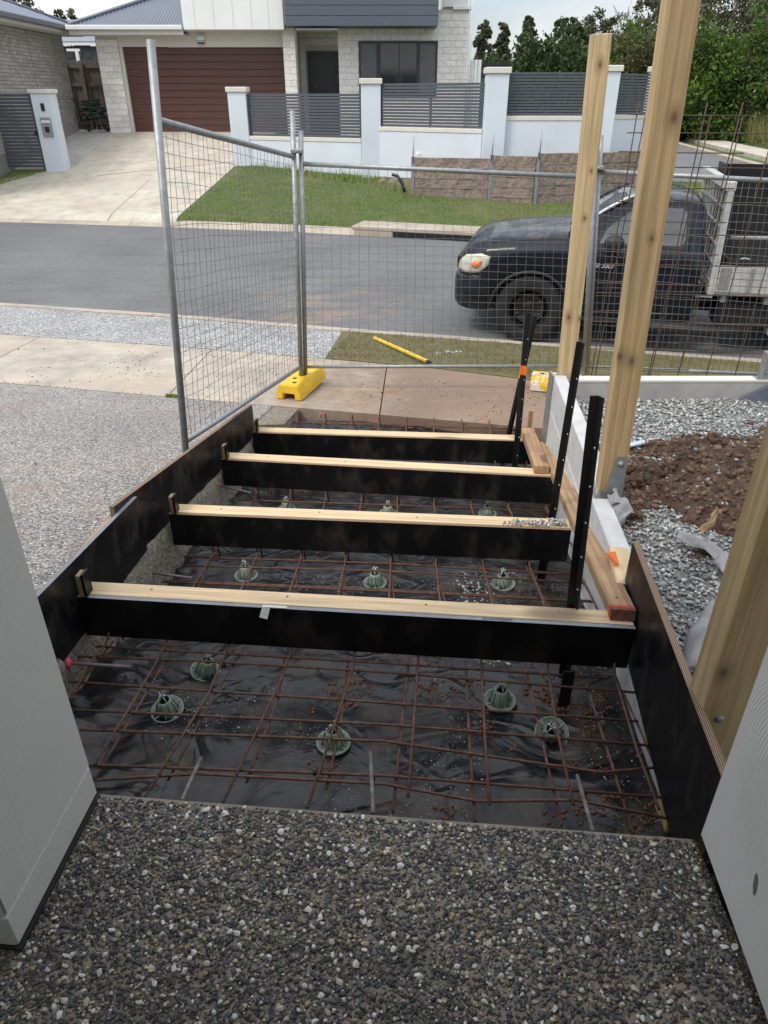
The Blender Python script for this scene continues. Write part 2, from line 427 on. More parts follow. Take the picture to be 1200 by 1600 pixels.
def slabm(name, base, stain, amount, speck=0.2):
    m = Mt(name, 0.85)
    c = m.ramp(m.noise(3, 7, 0.65), [(0.3, tuple(Vector(base) * 0.74)), (0.7, tuple(Vector(base) * 1.16))])
    c = m.mix(c, m.ramp(m.noise(170, 3, 0.6), [(0.35, 1 - speck), (0.65, 1 + speck)]), 1.0, 'MULTIPLY')
    sx = m.n('ShaderNodeSeparateXYZ'); m.l(m.n('ShaderNodeNewGeometry').outputs['Position'], sx.inputs[0])
    if stain:
        k = m.math('ADD', m.noise(3.6, 10, 0.80), m.math('MULTIPLY', m.math('ADD', sx.outputs[0], 0.9), amount))
        c = m.mix(c, stain, m.ramp(k, [(0.40, 0), (0.78, 0.95)]))
        c = m.mix(c, (0.15, 0.095, 0.065), m.ramp(m.math('ADD', m.noise(5.5, 9, 0.8), m.math('MULTIPLY', sx.outputs[0], amount * .12)), [(0.56, 0), (0.74, 0.6)]))
        c = m.mix(c, tuple(Vector(base) * 1.15), m.ramp(m.noise(1.0, 5, 0.7, co=m.map((3, 14, 3)), dist=0.8), [(0.62, 0), (0.72, 0.5)]))
    c = m.mix(c, m.ramp(m.noise(1.0, 8, 0.75, co=m.map((1.3, 1.3, 1))), [(0.35, 0.82), (0.65, 1.12)]), 1.0, 'MULTIPLY')
    c = m.mix(c, tuple(Vector(base) * 0.40), m.ramp(m.noise(7, 9, 0.85), [(0.55, 0), (0.72, 0.55)]))
    c = m.mix(c, (0.30, 0.19, 0.12), m.ramp(m.noise(0.75, 8, 0.75), [(0.50, 0), (0.70, 0.35)]))
    m.col(c); m.bump(m.noise(90, 5), 0.3, 0.003); return m.m
M['footpath'] = slabm('tan_footpath', (0.43, 0.385, 0.315), (0.245, 0.165, 0.115), 0.28)
M['faded'] = slabm('far_driveway_concrete', (0.50, 0.46, 0.38), None, 0, 0.1)
M['apron'] = slabm('grey_driveway_concrete', (0.46, 0.455, 0.42), None, 0, 0.1)
M['kerb'] = slabm('kerb_concrete', (0.40, 0.35, 0.285), None, 0, 0.15)
def asphalt():
    m = Mt('asphalt', 0.75)
    c = m.ramp(m.noise(0.6, 8, 0.6), [(0.3, (0.104, 0.108, 0.111)), (0.7, (0.146, 0.149, 0.150))])
    c = m.mix(c, m.ramp(m.noise(75, 5, 0.8), [(0.35, 0.62), (0.65, 1.45)]), 1.0, 'MULTIPLY')
    g = m.n('ShaderNodeNewGeometry').outputs['Position']
    v = m.n('ShaderNodeVectorMath', operation='DISTANCE'); m.l(g, v.inputs[0]); v.inputs[1].default_value = (-0.7, 9.2, -0.9)
    d = m.math('SUBTRACT', m.noise(1.0, 7, 0.7, co=m.map((1.2, 3.6, 1))), m.math('MULTIPLY', v.outputs['Value'], 0.11))
    c = m.mix(c, (0.30, 0.20, 0.14), m.ramp(d, [(0.40, 0), (0.56, 0.55)]))
    c = m.mix(c, (0.23, 0.20, 0.17), m.ramp(m.noise(1.0, 6, 0.75, co=m.map((1.6, 5, 1))), [(0.66, 0), (0.72, 0.7)]))
    m.col(c); c = m.mix(c, m.ramp(m.noise(1.0, 6, 0.7, co=m.map((.5, 5, 1), (0, 0, R(-14)))), [(0.3, 0.86), (0.7, 1.12)]), 1.0, 'MULTIPLY'); c = m.mix(c, m.ramp(m.noise(14, 5, 0.8), [(0.3, 0.82), (0.7, 1.18)]), 1.0, 'MULTIPLY'); m.col(c); m.bump(m.noise(190, 3), 0.5, 0.004); return m.m
M['asphalt'] = asphalt()
def grassbase(name, a, b, d):
    m = Mt(name, 0.95); c = m.ramp(m.noise(7, 8, 0.7), [(0.3, a), (0.6, b)])
    c = m.mix(c, d, m.ramp(m.noise(0.9, 5, 0.6), [(0.5, 0), (0.72, 0.7)]))
    m.col(c); m.bump(m.noise(50, 5), 0.8, 0.02); return m.m
M['turf'] = grassbase('far_turf', (0.045, 0.075, 0.018), (0.085, 0.12, 0.03), (0.17, 0.15, 0.075))
M['dryturf'] = grassbase('dry_turf', (0.09, 0.085, 0.035), (0.15, 0.135, 0.06), (0.20, 0.16, 0.09))
def blade(name, stops, patch=None):
    m = Mt(name, 0.7, spec=0.25); c = m.ramp(m.island(), stops)
    if patch: c = m.mix(c, patch, m.ramp(m.noise(0.9, 6, 0.65), [(0.44, 0), (0.64, 0.8)]))
    m.col(c); return m.m
M['blade'] = blade('grass_blade', [(0, (0.08, 0.14, 0.02)), (0.5, (0.16, 0.24, 0.045)), (1, (0.30, 0.34, 0.10))], (0.27, 0.25, 0.11))
M['dryblade'] = blade('dry_grass_blade', [(0, (0.10, 0.12, 0.03)), (0.5, (0.20, 0.19, 0.075)), (1, (0.32, 0.27, 0.14))])
M['reed'] = blade('long_grass_blade', [(0, (0.06, 0.085, 0.02)), (0.5, (0.14, 0.15, 0.045)), (1, (0.34, 0.29, 0.13))])
def leaf(name, a, b, c3):
    m = Mt(name, 0.6, spec=0.3); m.b.inputs['Subsurface Weight'].default_value = 0
    c = m.ramp(m.island(), [(0, a), (0.6, b), (1, c3)])
    c = m.mix(c, m.ramp(m.noise(0.6, 3), [(0.3, 0.7), (0.7, 1.3)]), 1.0, 'MULTIPLY')
    m.col(c)
    tr = m.n('ShaderNodeBsdfTranslucent'); m.l(c, tr.inputs[0]); ms = m.n('ShaderNodeMixShader', Fac=0.25)
    m.l(m.b.outputs[0], ms.inputs[1]); m.l(tr.outputs[0], ms.inputs[2]); m.l(ms.outputs[0], m.t.nodes['Material Output'].inputs[0])
    return m.m
M['gum'] = leaf('gum_leaf', (0.040, 0.052, 0.028), (0.085, 0.095, 0.050), (0.15, 0.15, 0.085))
M['deepleaf'] = leaf('deep_green_leaf', (0.018, 0.038, 0.010), (0.035, 0.065, 0.016), (0.07, 0.11, 0.022))
M['limeleaf'] = leaf('lime_green_leaf', (0.03, 0.07, 0.012), (0.055, 0.115, 0.02), (0.19, 0.24, 0.04))
M['olive'] = leaf('olive_leaf', (0.045, 0.052, 0.020), (0.090, 0.095, 0.036), (0.17, 0.16, 0.065))
M['bark'] = plain('grey_bark', (0.16, 0.13, 0.11), 0.9, var=0.35, scale=8, bump=0.6, bscale=20, bd=0.02)
M['slat'] = plain('charcoal_slat', (0.072, 0.082, 0.10), 0.5, var=0.06, scale=2)
M['fencewall'] = plain('pale_blue_render', (0.60, 0.655, 0.71), 0.85, var=0.06, scale=1.2, bump=0.2, bscale=40)
M['cap'] = plain('cream_capping', (0.62, 0.60, 0.54), 0.7, var=0.05)
M['whitewall'] = plain('white_panel', (0.74, 0.755, 0.74), 0.6, var=0.03, scale=1)
M['trim'] = plain('cream_trim', (0.60, 0.58, 0.53), 0.6, var=0.03, scale=1)
M['roofmetal'] = plain('blue_grey_roof_metal', (0.17, 0.19, 0.235), 0.4, 0.3, var=0.08, scale=1)
M['gutter'] = plain('white_gutter', (0.68, 0.70, 0.70), 0.45, var=0.03)
M['darkgutter'] = plain('charcoal_gutter', (0.10, 0.11, 0.13), 0.45, var=0.05)
def brickm(name, a, b, c3):
    m = Mt(name, 0.85); c = m.ramp(m.objrnd(), [(0, a), (0.5, b), (1, c3)])
    c = m.mix(c, m.ramp(m.noise(9, 6, 0.7), [(0.3, 0.8), (0.7, 1.16)]), 1.0, 'MULTIPLY')
    m.col(c); m.bump(m.noise(40, 5), 0.5, 0.006); return m.m
M['brick'] = brickm('white_washed_brick', (0.64, 0.60, 0.575), (0.71, 0.67, 0.645), (0.78, 0.75, 0.725))
M['brick2'] = brickm('grey_taupe_brick', (0.27, 0.25, 0.235), (0.32, 0.30, 0.28), (0.37, 0.35, 0.325))
def brickisl():
    m = Mt('taupe_brick_mass', 0.85); c = m.ramp(m.island(), [(0, (0.27, 0.25, 0.235)), (0.5, (0.32, 0.30, 0.28)), (1, (0.37, 0.35, 0.325))])
    m.col(c); m.bump(m.noise(40, 5), 0.5, 0.006); return m.m
M['brick2s'] = brickisl()
M['mortar'] = plain('mortar', (0.52, 0.49, 0.465), 0.9, var=0.08)
M['mortar2'] = plain('grey_mortar', (0.22, 0.21, 0.20), 0.9, var=0.08)
def garage():
    m = Mt('timber_look_garage_panel', 0.45)
    g = m.noise(1.0, 6, 0.65, co=m.map((1.2, 20, 55)))
    m.col(m.ramp(g, [(0.3, (0.050, 0.020, 0.016)), (0.55, (0.092, 0.036, 0.028)), (0.75, (0.14, 0.064, 0.050))])); m.bump(g, 0.2, 0.002); return m.m
M['garage'] = garage()
M['cladding'] = plain('slate_cladding', (0.085, 0.10, 0.13), 0.45, var=0.05, scale=1)
M['darkframe'] = plain('dark_window_frame', (0.018, 0.020, 0.026), 0.4)
def glass(name, c, rough=0.05):
    m = Mt(name, rough, spec=0.8); m.col(m.ramp(m.noise(1.2, 3), [(0.35, tuple(Vector(c) * 0.7)), (0.65, tuple(Vector(c) * 1.4))])); return m.m
M['glass'] = glass('window_glass', (0.022, 0.027, 0.034))
M['curtain'] = plain('blind_behind_glass', (0.09, 0.095, 0.10), 0.35, var=0.2, scale=3)
M['blockwall'] = plain('split_face_block', (0.235, 0.185, 0.155), 0.95, var=0.28, scale=14, bump=1.0, bscale=18, bd=0.03)
M['doorblack'] = plain('black_door', (0.010, 0.010, 0.012), 0.35)
M['carpaint'] = None
def carpaint():
    m = Mt('dusty_black_car_paint', 0.25, 0.0, 0.6)
    d = m.noise(3, 6, 0.7)
    m.col(m.ramp(d, [(0.3, (0.005, 0.007, 0.012)), (0.75, (0.014, 0.018, 0.026))])); m.rough(m.ramp(d, [(0.3, 0.10), (0.75, 0.30)]))
    nz = m.n('ShaderNodeSeparateXYZ'); m.l(m.n('ShaderNodeNewGeometry').outputs['Normal'], nz.inputs[0]); du = m.math('MULTIPLY', m.ramp(nz.outputs[2], [(.75, 0), (.95, 1)]), m.ramp(m.noise(5, 7, .75), [(.48, 0), (.66, .5)])); m.col(m.mix((0.008, 0.010, 0.017), (0.20, 0.21, 0.22), du))
    m.b.inputs['Specular IOR Level'].default_value = 0.32; m.b.inputs['Coat Weight'].default_value = 0.0; m.b.inputs['Coat Roughness'].default_value = 0.08; return m.m
M['carpaint'] = carpaint()
M['tyre'] = plain('tyre_rubber', (0.011, 0.011, 0.012), 0.85, var=0.25, scale=20, bump=0.3, bscale=60)
M['rim'] = plain('black_steel_rim', (0.014, 0.014, 0.015), 0.45, 0.3, var=0.3)
M['blackplastic'] = plain('black_trim_plastic', (0.012, 0.012, 0.013), 0.6)
M['carglass'] = glass('car_glass', (0.075, 0.09, 0.105), 0.04)
M['lamp'] = plain('headlamp_lens', (0.52, 0.52, 0.44), 0.12, 0.2, var=0.15, scale=20)
M['amber'] = plain('amber_indicator', (0.65, 0.20, 0.06), 0.25)
M['alloy'] = plain('dull_aluminium', (0.48, 0.48, 0.465), 0.45, 0.35, var=0.12, scale=12)
M['chrome'] = plain('chrome_letter', (0.75, 0.76, 0.78), 0.25, 0.6)
M['cloth'] = plain('grey_geotextile', (0.30, 0.30, 0.31), 0.95, var=0.2, scale=14, bump=0.6, bscale=60, bd=0.004)
M['greendark'] = plain('dark_green_hose', (0.015, 0.045, 0.02), 0.5)
M['ink'] = plain('printed_ink', (0.05, 0.05, 0.055), 0.7)
M['bluewhite'] = plain('blue_white_plastic', (0.42, 0.50, 0.56), 0.5, var=0.2, scale=30)
M['ceiling'] = plain('porch_ceiling_board', (0.72, 0.72, 0.70), 0.8)

# ================================================================ THE GROUND
def ipl(x, pts):
    if x <= pts[0][0]: a, b = pts[0], pts[1]
    elif x >= pts[-1][0]: a, b = pts[-2], pts[-1]
    else:
        for a, b in zip(pts, pts[1:]):
            if x <= b[0]: break
    return a[1] + (b[1] - a[1]) * (x - a[0]) / (b[0] - a[0])
def clampi(x, pts): return ipl(min(max(x, pts[0][0]), pts[-1][0]), pts)
nY = lambda X: ipl(X, [(-5.12, 9.58), (-2.67, 9.0), (-0.455, 8.37), (1.58, 7.86), (9, 5.9)])
fY = lambda X: ipl(X, [(-8.36, 16.58), (-4.35, 15.86), (-1.54, 15.2), (1.69, 14.15), (9, 11.9)])
pY = lambda X: 5.30 - 0.22 * X
sY = lambda X: ipl(X, [(-4.27, 7.82), (-2.27, 7.38), (-0.645, 6.97), (0.5, 6.68), (1.2, 6.4), (1.9, 6.1), (3.5, 5.6)])
FK = [(-20, 0.15), (-3.6, 0.15), (-0.3, 0.138), (0.7, 0.155), (3.9, 0.10), (7, 0.08)]
sideK = lambda Y: ipl(Y, [(18, 10.6), (23, 11.3), (35.7, 13.1), (60, 17.5)])     # kerb of the side street
def tz(X, Y):
    p, s, n, f = pY(X), sY(X), nY(X), fY(X)
    if Y <= p: return min(-0.70 + (p - Y) * 0.193, 0.06)
    if Y <= s: return -0.70 - 0.08 * (Y - p) / max(s - p, .01)
    if Y <= n: return -0.78 - 0.06 * (Y - s) / max(n - s, .01)
    if Y <= f:
        t = (Y - n) / (f - n); return -0.93 + 0.10 * t + 0.10 * math.sin(math.pi * t)
    z = -0.74 + clampi(X, FK) * (Y - f)
    top = clampi(X, [(-20, 0.54), (1, 0.54), (3.5, 0.1), (6, -0.40), (60, -0.40)])
    z = min(z, top)
    if X > 6:
        d = X - sideK(max(Y, 18)) - 3.2
        if d > 0: z += min(d * 0.16, 1.6)
    if Y > 45: z += min((Y - 45) * 0.03, 2.0) * clampi(X, [(2, 1), (10, .4)])
    return z

# ground sheet to the horizon
def gsheet():
    xs = [-1200, -400, -150, -70, -40] + [-26 + i * 1.0 for i in range(60)] + [36, 42, 50, 60, 80, 150, 400, 1200]
    ys = [-400, -100, -30, -10, -4, 0] + [0.5 + i * 0.5 for i in range(60)] + [31 + i * 2 for i in range(30)] + [100, 130, 200, 400, 1500]
    V = []
    for y in ys:
        for x in xs:
            z = tz(max(min(x, 60), -30), min(y, 100)) - 0.09
            if y < 5.6: z = -1.35
            V.append((x, y, z))
    nx = len(xs)
    F = [(j * nx + i, j * nx + i + 1, (j + 1) * nx + i + 1, (j + 1) * nx + i) for j in range(len(ys) - 1) for i in range(nx - 1)]
    o = mesh_np('ground', V, F, M['turf'], smooth=True); o['kind'] = 'structure'
gsheet()

def patch(name, A, B, nu, nv, off, mat, skirt=0.12, kind='structure', rough=0.0, parent=None):
    """sheet between two edges given as point lists, laid on the ground, with edges of its own thickness"""
    def along(P, t):
        ls = [math.dist(a, b) for a, b in zip(P, P[1:])]; T = sum(ls) * t
        for (a, b), l in zip(zip(P, P[1:]), ls):
            if T <= l or (a, b) == (P[-2], P[-1]): return (a[0] + (b[0] - a[0]) * T / l, a[1] + (b[1] - a[1]) * T / l)
            T -= l
    bm = bmesh.new(); g = []
    for j in range(nv + 1):
        row = []
        for i in range(nu + 1):
            a, b = along(A, i / nu), along(B, i / nu); t = j / nv
            x, y = a[0] + (b[0] - a[0]) * t, a[1] + (b[1] - a[1]) * t
            row.append(bm.verts.new((x, y, (tz(x, y) if not callable(off) else 0) + (off(x, y) if callable(off) else off))))
        g.append(row)
    for j in range(nv):
        for i in range(nu): bm.faces.new((g[j][i], g[j][i + 1], g[j + 1][i + 1], g[j + 1][i]))
    ring = g[0] + [r[-1] for r in g[1:]] + g[-1][-2::-1] + [r[0] for r in g[-2:0:-1]]
    low = [bm.verts.new(v.co - Vector((0, 0, skirt))) for v in ring]
    for i in range(len(ring)):
        k = (i + 1) % len(ring); bm.faces.new((ring[k], ring[i], low[i], low[k]))
    bmesh.ops.recalc_face_normals(bm, faces=bm.faces[:])
    o = finish(bm, name, mat, parent)
    if kind: o['kind'] = kind
    return o

# road
XS = [-60, -30, -20, -12, -8.36, -5.1, -2.67, -0.45, 1.6, 5, 9, 14, 20]
patch('road', [(x, nY(x) - 0.0) for x in XS], [(x, fY(x)) for x in XS], 90, 14, lambda x, y: tz(x, min(max(y, nY(x) + .001), fY(x) - .001)), M['asphalt'], 0.05)
# side street: grass verge in front of it, carriageway, kerb, path
patch('side_street', [(5.2, 20.3), (11.0, 19.4)], [(9.0, 62), (17.6, 60)], 12, 24, 0.0, M['asphalt'], 0.1)
KS = [(11.02, 19.4), (11.3, 23), (13.1, 35.7), (17.6, 60)]
patch('side_kerb', KS, [(x + .3, y) for x, y in KS], 20, 1, 0.09, M['kerb'], 0.2)
patch('side_path', [(x + 1.5, y) for x, y in KS], [(x + 2.9, y) for x, y in KS], 24, 2, 0.05, M['faded'], 0.2)
# near side
sides = (-16, -0.90)
DRX = lambda Y: -1.10 + 0.055 * (Y - 1.98)
def drive_z(x, y): return tz(x, min(y, pY(x)))
patch('driveway', [(-16, 0.2), (DRX(0.2), 0.2)], [(-16, pY(-16) - .012), (DRX(5.3), pY(DRX(5.3)) - .012)], 60, 24, 0.0, M['drive'], 0.35)
# raw side of the driveway slab under the left formwork
bm = bmesh.new()
N = 60
for i in range(N):
    pass
lo, hi = [], []
V = []; F = []
for j in range(N + 1):
    y = 0.95 + (4.78 - 0.95) * j / N; zt = clampi(y, [(0.95, -0.03), (1.9, -0.115), (2.6, -0.20), (4.78, -0.64)])
    for k in range(9):
        t = k / 8; w = (rnd.random() - .5) * 0.016
        if k == 0: V.append((DRX(y) - 0.10, y, zt))
        else: V.append((DRX(y) + 0.035 + w + 0.045 * (t - .3), y + w, zt - (t - 0.12) * 0.42 + w * .6))
for j in range(N):
    for k in range(8):
        a = j * 9 + k; F.append((a, a + 9, a + 10, a + 1))
o = mesh_np('driveway_edge', V, F, M['rough_concrete']); o['kind'] = 'structure'
patch('driveway_corner', [(DRX(4.80) - .002, 4.80), (-0.74, 4.86)], [(DRX(5.3) - .002, pY(-0.95) - .012), (-0.70, pY(-.7) - .012)], 8, 8, lambda x, y: tz(x, min(y, pY(x))) - 0.006, M['rough_concrete'], 0.5)
# footpath laid in slabs
J = [((-12.5, pY(-12.5)), (-13.3, sY(-13.3))), ((-9.3, pY(-9.3)), (-10.1, sY(-10.1))), ((-6.3, pY(-6.3)), (-7.1, sY(-7.1)))]
g0 = at(59, 527, h=2.27); g1 = at(0, 557, h=2.23); dJ = (g0 - g1)
J.append(((g1.x - dJ.x * 1.1, pY(g1.x - dJ.x * 1.1)), (g0.x, sY(g0.x))))
a_, b_ = at(260, 621, h=2.2), at(330, 547, h=2.28); J.append(((a_.x, pY(a_.x)), (b_.x, sY(b_.x))))
a_, b_ = at(593, 650, h=2.2), at(605, 577, h=2.28); J.append(((a_.x, pY(a_.x)), (b_.x, sY(b_.x))))
J.append(((2.0, pY(2.0)), (2.3, sY(2.3)))); J.append(((4.2, pY(4.2)), (4.5, sY(4.5))))
for (a, b), (c, d) in zip(J, J[1:]):
    g = 0.005
    A = [(a[0] + g + (c[0] - g - a[0] - g) * t, 0) for t in [i / 6 for i in range(7)]]; A = [(x, pY(x) + .004) for x, _ in A]
    B = [(b[0] + g + (d[0] - g - b[0] - g) * t, 0) for t in [i / 6 for i in range(7)]]; B = [(x, sY(x) - .004) for x, _ in B]
    patch('footpath_slab', A, B, 24, 6, 0.0, M['footpath'], 0.3)
# exposed aggregate strip, verge, kerb
XL = [-16, -12, -9, -6, -4.2, -2.3, -0.85]
a_, b_ = at(508, 561, h=2.28), at(535, 521, h=2.36)
patch('aggregate_strip', [(x, sY(x) + .008) for x in XL] + [(a_.x, sY(a_.x) + .008)], [(x, nY(x) - .30) for x in XL] + [(b_.x, nY(b_.x) - .30)], 70, 6, 0.002, M['strip'], 0.1)
XR = [0.2, 1.2, 2, 4, 7, 12, 20]
patch('near_verge', [(a_.x + .008, sY(a_.x) + .006)] + [(x, sY(x) + .006) for x in XR], [(b_.x + .008, nY(b_.x) - .305)] + [(x, nY(x) - .305) for x in XR], 40, 6, 0.008, M['dryturf'], 0.1)
x0 = -20
while x0 < 16:
    x1 = x0 + 2.45
    xs = [x0 + .006 + (x1 - x0 - .012) * i / 4 for i in range(5)]
    patch('near_kerb', [(x, nY(x) - .30) for x in xs], [(x, nY(x) + .16) for x in xs], 4, 6, lambda x, y: tz(x, nY(x) - .3) + 0.012 - 0.097 * clampi(y - nY(x) + .3, [(0, 0), (.12, .05), (.30, .8), (.46, 1)]), M['kerb'], 0.12)
    if abs(x0 + 0.4) > 0:
        patch('far_kerb', [(x, fY(x) - .32) for x in xs], [(x, fY(x) - .0) for x in xs], 4, 3,
              lambda x, y: -0.825 + clampi(y - fY(x) + .32, [(0, 0), (.14, 0.012), (.22, .085 if x > -4.4 else .03), (.32, .10 if x > -4.4 else .045)]) + (-.05 if False else 0), M['kerb'], 0.2)
    x0 = x1
# far side
gq = lambda px, py, h: at(px, py, h=h)
DL = [(-30, 17.2), (-20, 18.6), (-12.2, 17.35), (-10.2, 18.6), (-8.35, 20.2)]
def far_off(x, y): return tz(x, y) + 0.0
patch('far_driveway', [(x, fY(x)) for x in (-12.5, -10, -8.4, -6, -4.4)], [(x, 25.2) for x in (-8.6, -8, -7, -5.5, -3.2)], 30, 24, 0.006, M['faded'], 0.1)
patch('far_apron', [(-9.1, 20.3), (-8.2, 20.9)], [(-10.4, 29), (-8.65, 29)], 6, 10, 0.012, M['apron'], 0.1)
patch('left_verge', [(-40, fY(-40)), (-20, fY(-20)), (-12.5, fY(-12.5))], [(-40, 24), (-20, 21.6), (-8.75, 20.5)], 30, 6, 0.02, M['turf'], 0.1)
XF = [-4.38, -3, -1.5, 0, 1.7, 4, 6.5, 9, 14]
patch('far_verge', [(x, fY(x)) for x in XF], [(-3.70, 21.5), (-2, 20.5), (-0.5, 19.5), (0.7, 19), (2, 18), (4, 18), (6, 20.2), (8, 20.0), (13, 19.2)], 60, 14, 0.010, M['turf'], 0.1)
# joints sawn in the far driveway
for (p, q) in (((150, 266, 1.6), (385, 270, 1.75)), ((235, 290, 1.9), (163, 340, 2.2))):
    a, b = at(p[0], p[1], h=p[2]), at(q[0], q[1], h=q[2])
    n = 8; pa = [(a.x + (b.x - a.x) * i / n, a.y + (b.y - a.y) * i / n) for i in range(n + 1)]
    patch('sawn_joint', pa, [(x + .01, y + .035) for x, y in pa], n, 1, 0.011, M['mortar2'], 0.003)

# crumbs of clay, grit and leaf litter trodden over the paths
def litter(name, n, seed, reg, rmin, rmax, mat, edge=0.0, s=2.5):
    rs = np.random.RandomState(seed); x = reg[0] + (reg[1] - reg[0]) * rs.rand(n); t = rs.rand(n)
    y = np.array([reg[2](a) + (reg[3](a) - reg[2](a)) * b for a, b in zip(x, t)]); ok = fbm(x, y, s, 4) > edge; x, y = x[ok], y[ok]
    z = np.array([tz(a, b) for a, b in zip(x, y)]) + rmin * .3
    V, F = pebble_mesh(len(x), seed, rmin, rmax, np.stack([x, y, z], 1), .45, .3, 0); o = mesh_np(name, V, F, mat); o['kind'] = 'stuff'
# stormwater inlet in the far kerb
sx0, sx1 = at(575, 362, h=2.25), at(735, 374, h=2.25)
t = empty('drain_inlet', ((sx0.x + sx1.x) / 2, (sx0.y + sx1.y) / 2, -0.83), 'concrete kerb drain inlet with a long dark slot across the road', 'drain')
m_, ln = frame((sx0.x, fY(sx0.x) - .02, -0.70), (sx1.x, fY(sx1.x) - .02, -0.70))
bm = bmesh.new(); bbox(bm, -.25, ln + .25, -0.27, 0.45, -.02, 0.05); finish(bm, 'lintel', M['kerb'], t, m_, bevel=.012)
bm = bmesh.new(); bbox(bm, ln * .30, ln + .1, -0.262, 0.35, -.15, -.022); finish(bm, 'throat', M['doorblack'], t, m_)
bm = bmesh.new(); bbox(bm, -.2, ln * .295, -0.262, 0.35, -.2, -.022); finish(bm, 'face_block', M['kerb'], t, m_, bevel=.01)

# ================================================================ PORCH: landing, render walls
bm = bmesh.new()
prism(bm, [(-1.3, -2.0), (0.735, -2.0), (0.728, 1.052), (-0.70, 1.176), (-1.12, 1.212), (-1.3, 1.23)], -0.12, 0.0)
o = finish(bm, 'landing_slab', M['landbase'], bevel=0.004); o['kind'] = 'structure'
def pebble_mesh(n, seed, rmin, rmax, pos, flat=0.55, jit=0.22, subdiv=1):
    """n little stones joined in one mesh: positions (n,3)"""
    rs = np.random.RandomState(seed)
    bm = bmesh.new()
    if subdiv: bmesh.ops.create_icosphere(bm, subdivisions=subdiv, radius=1.0)
    else:      # angular chip: a block with its corners knocked about
        bmesh.ops.create_cube(bm, size=1.35); bmesh.ops.triangulate(bm, faces=bm.faces[:])
    bm.verts.ensure_lookup_table()
    bv = np.array([v.co[:] for v in bm.verts]); bf = np.array([[v.index for v in f.verts] for f in bm.faces]); bm.free()
    k = len(bv)
    V = np.repeat(bv[None], n, 0) * (1 + (rs.rand(n, k, 1) - .5) * 2 * jit) + (rs.rand(n, k, 3) - .5) * (0.55 if not subdiv else 0)
    sc = rmin + (rmax - rmin) * rs.rand(n, 1, 1) ** 1.6
    V = V * sc * np.stack([np.ones(n), (0.6 if subdiv else .45) + .4 * rs.rand(n), flat * (0.7 + .6 * rs.rand(n))], 1)[:, None, :]
    a = rs.rand(n) * 2 * np.pi; b = (rs.rand(n) - .5) * 0.9
    ca, sa, cb, sb = np.cos(a), np.sin(a), np.cos(b), np.sin(b)
    x, y, z = V[..., 0], V[..., 1], V[..., 2]
    y, z = y * cb[:, None] - z * sb[:, None], y * sb[:, None] + z * cb[:, None]
    x, y = x * ca[:, None] - y * sa[:, None], x * sa[:, None] + y * ca[:, None]
    V = np.stack([x, y, z], -1) + pos[:, None, :]
    Fa = bf[None] + (np.arange(n) * k)[:, None, None]
    return V.reshape(-1, 3), Fa.reshape(-1, 3)
litter('path_crumbs', 2600, 301, (-4.5, 1.9, pY, sY), .002, .010, M['dirt'], .02)
litter('road_grit', 2600, 302, (-6, 2.5, lambda a: nY(a) + .15, lambda a: nY(a) + 1.6), .003, .012, plain('pale_grit', (.30, .24, .19), .9, var=.4, scale=30), .03)
litter('drive_leaf_litter', 500, 303, (-4.5, -1.2, lambda a: 1.8, pY), .003, .011, plain('leaf_litter', (.15, .09, .05), .9, var=.5, scale=20), -.05)
def landing_pts(rs, n, y0=0.30):
    y = y0 + (1.2 - y0) * rs.rand(n); x = -1.05 + 1.78 * rs.rand(n)
    front = 1.176 + (x + .70) * (1.052 - 1.176) / 1.428
    ok = (y < front - .010) & (x < 0.722) & ~((x < -0.705 - 0.08 * (1.176 - y)) & (y > 0.80))
    return x[ok], y[ok]
rs = np.random.RandomState(11)
x, y = landing_pts(rs, 62000)
ok = rs.rand(len(x)) < np.where(vnoise(x, y, 4) * .6 + vnoise(x + 7, y, 13) * .4 > 0.66 - 0.07 * (x > 0.1), 0.72, 1.0)     # muddy film hides some of them
x, y = x[ok], y[ok]
P_ = np.stack([x, y, np.full(len(x), -0.0008) + 0.0014 * rs.rand(len(x))], 1)
V, F = pebble_mesh(len(P_), 5, 0.0032, 0.0076, P_, 0.38, 0.25, 0)
o = mesh_np('dark_pebbles', V, F, M['darkstone']); o['kind'] = 'stuff'
x, y = landing_pts(rs, 4200)
P_ = np.stack([x, y, np.full(len(x), 0.002)], 1)
V, F = pebble_mesh(len(P_), 6, 0.0024, 0.0068, P_, 0.42, .34)
o = mesh_np('pale_pebbles', V, F, M['palestone']); o['kind'] = 'stuff'
landing = bpy.data.objects['landing_slab']
pm = []
for k in range(8):
    V, F = pebble_mesh(1, 40 + k, 0.0068, 0.0096, np.zeros((1, 3)), 0.42, .34)
    me = bpy.data.meshes.new('pebble'); me.from_pydata([tuple(v) for v in V.tolist()], [], F.tolist()); me.materials.append(M['quartz']); pm.append(me)
x, y = landing_pts(rs, 330)
for i in range(min(len(x), 290)):
    o = link('pebble', pm[i % 8], landing, Matrix.Translation((x[i], y[i], 0.003)) @ Matrix.Rotation(rnd.random() * 6.28, 4, 'Z'))
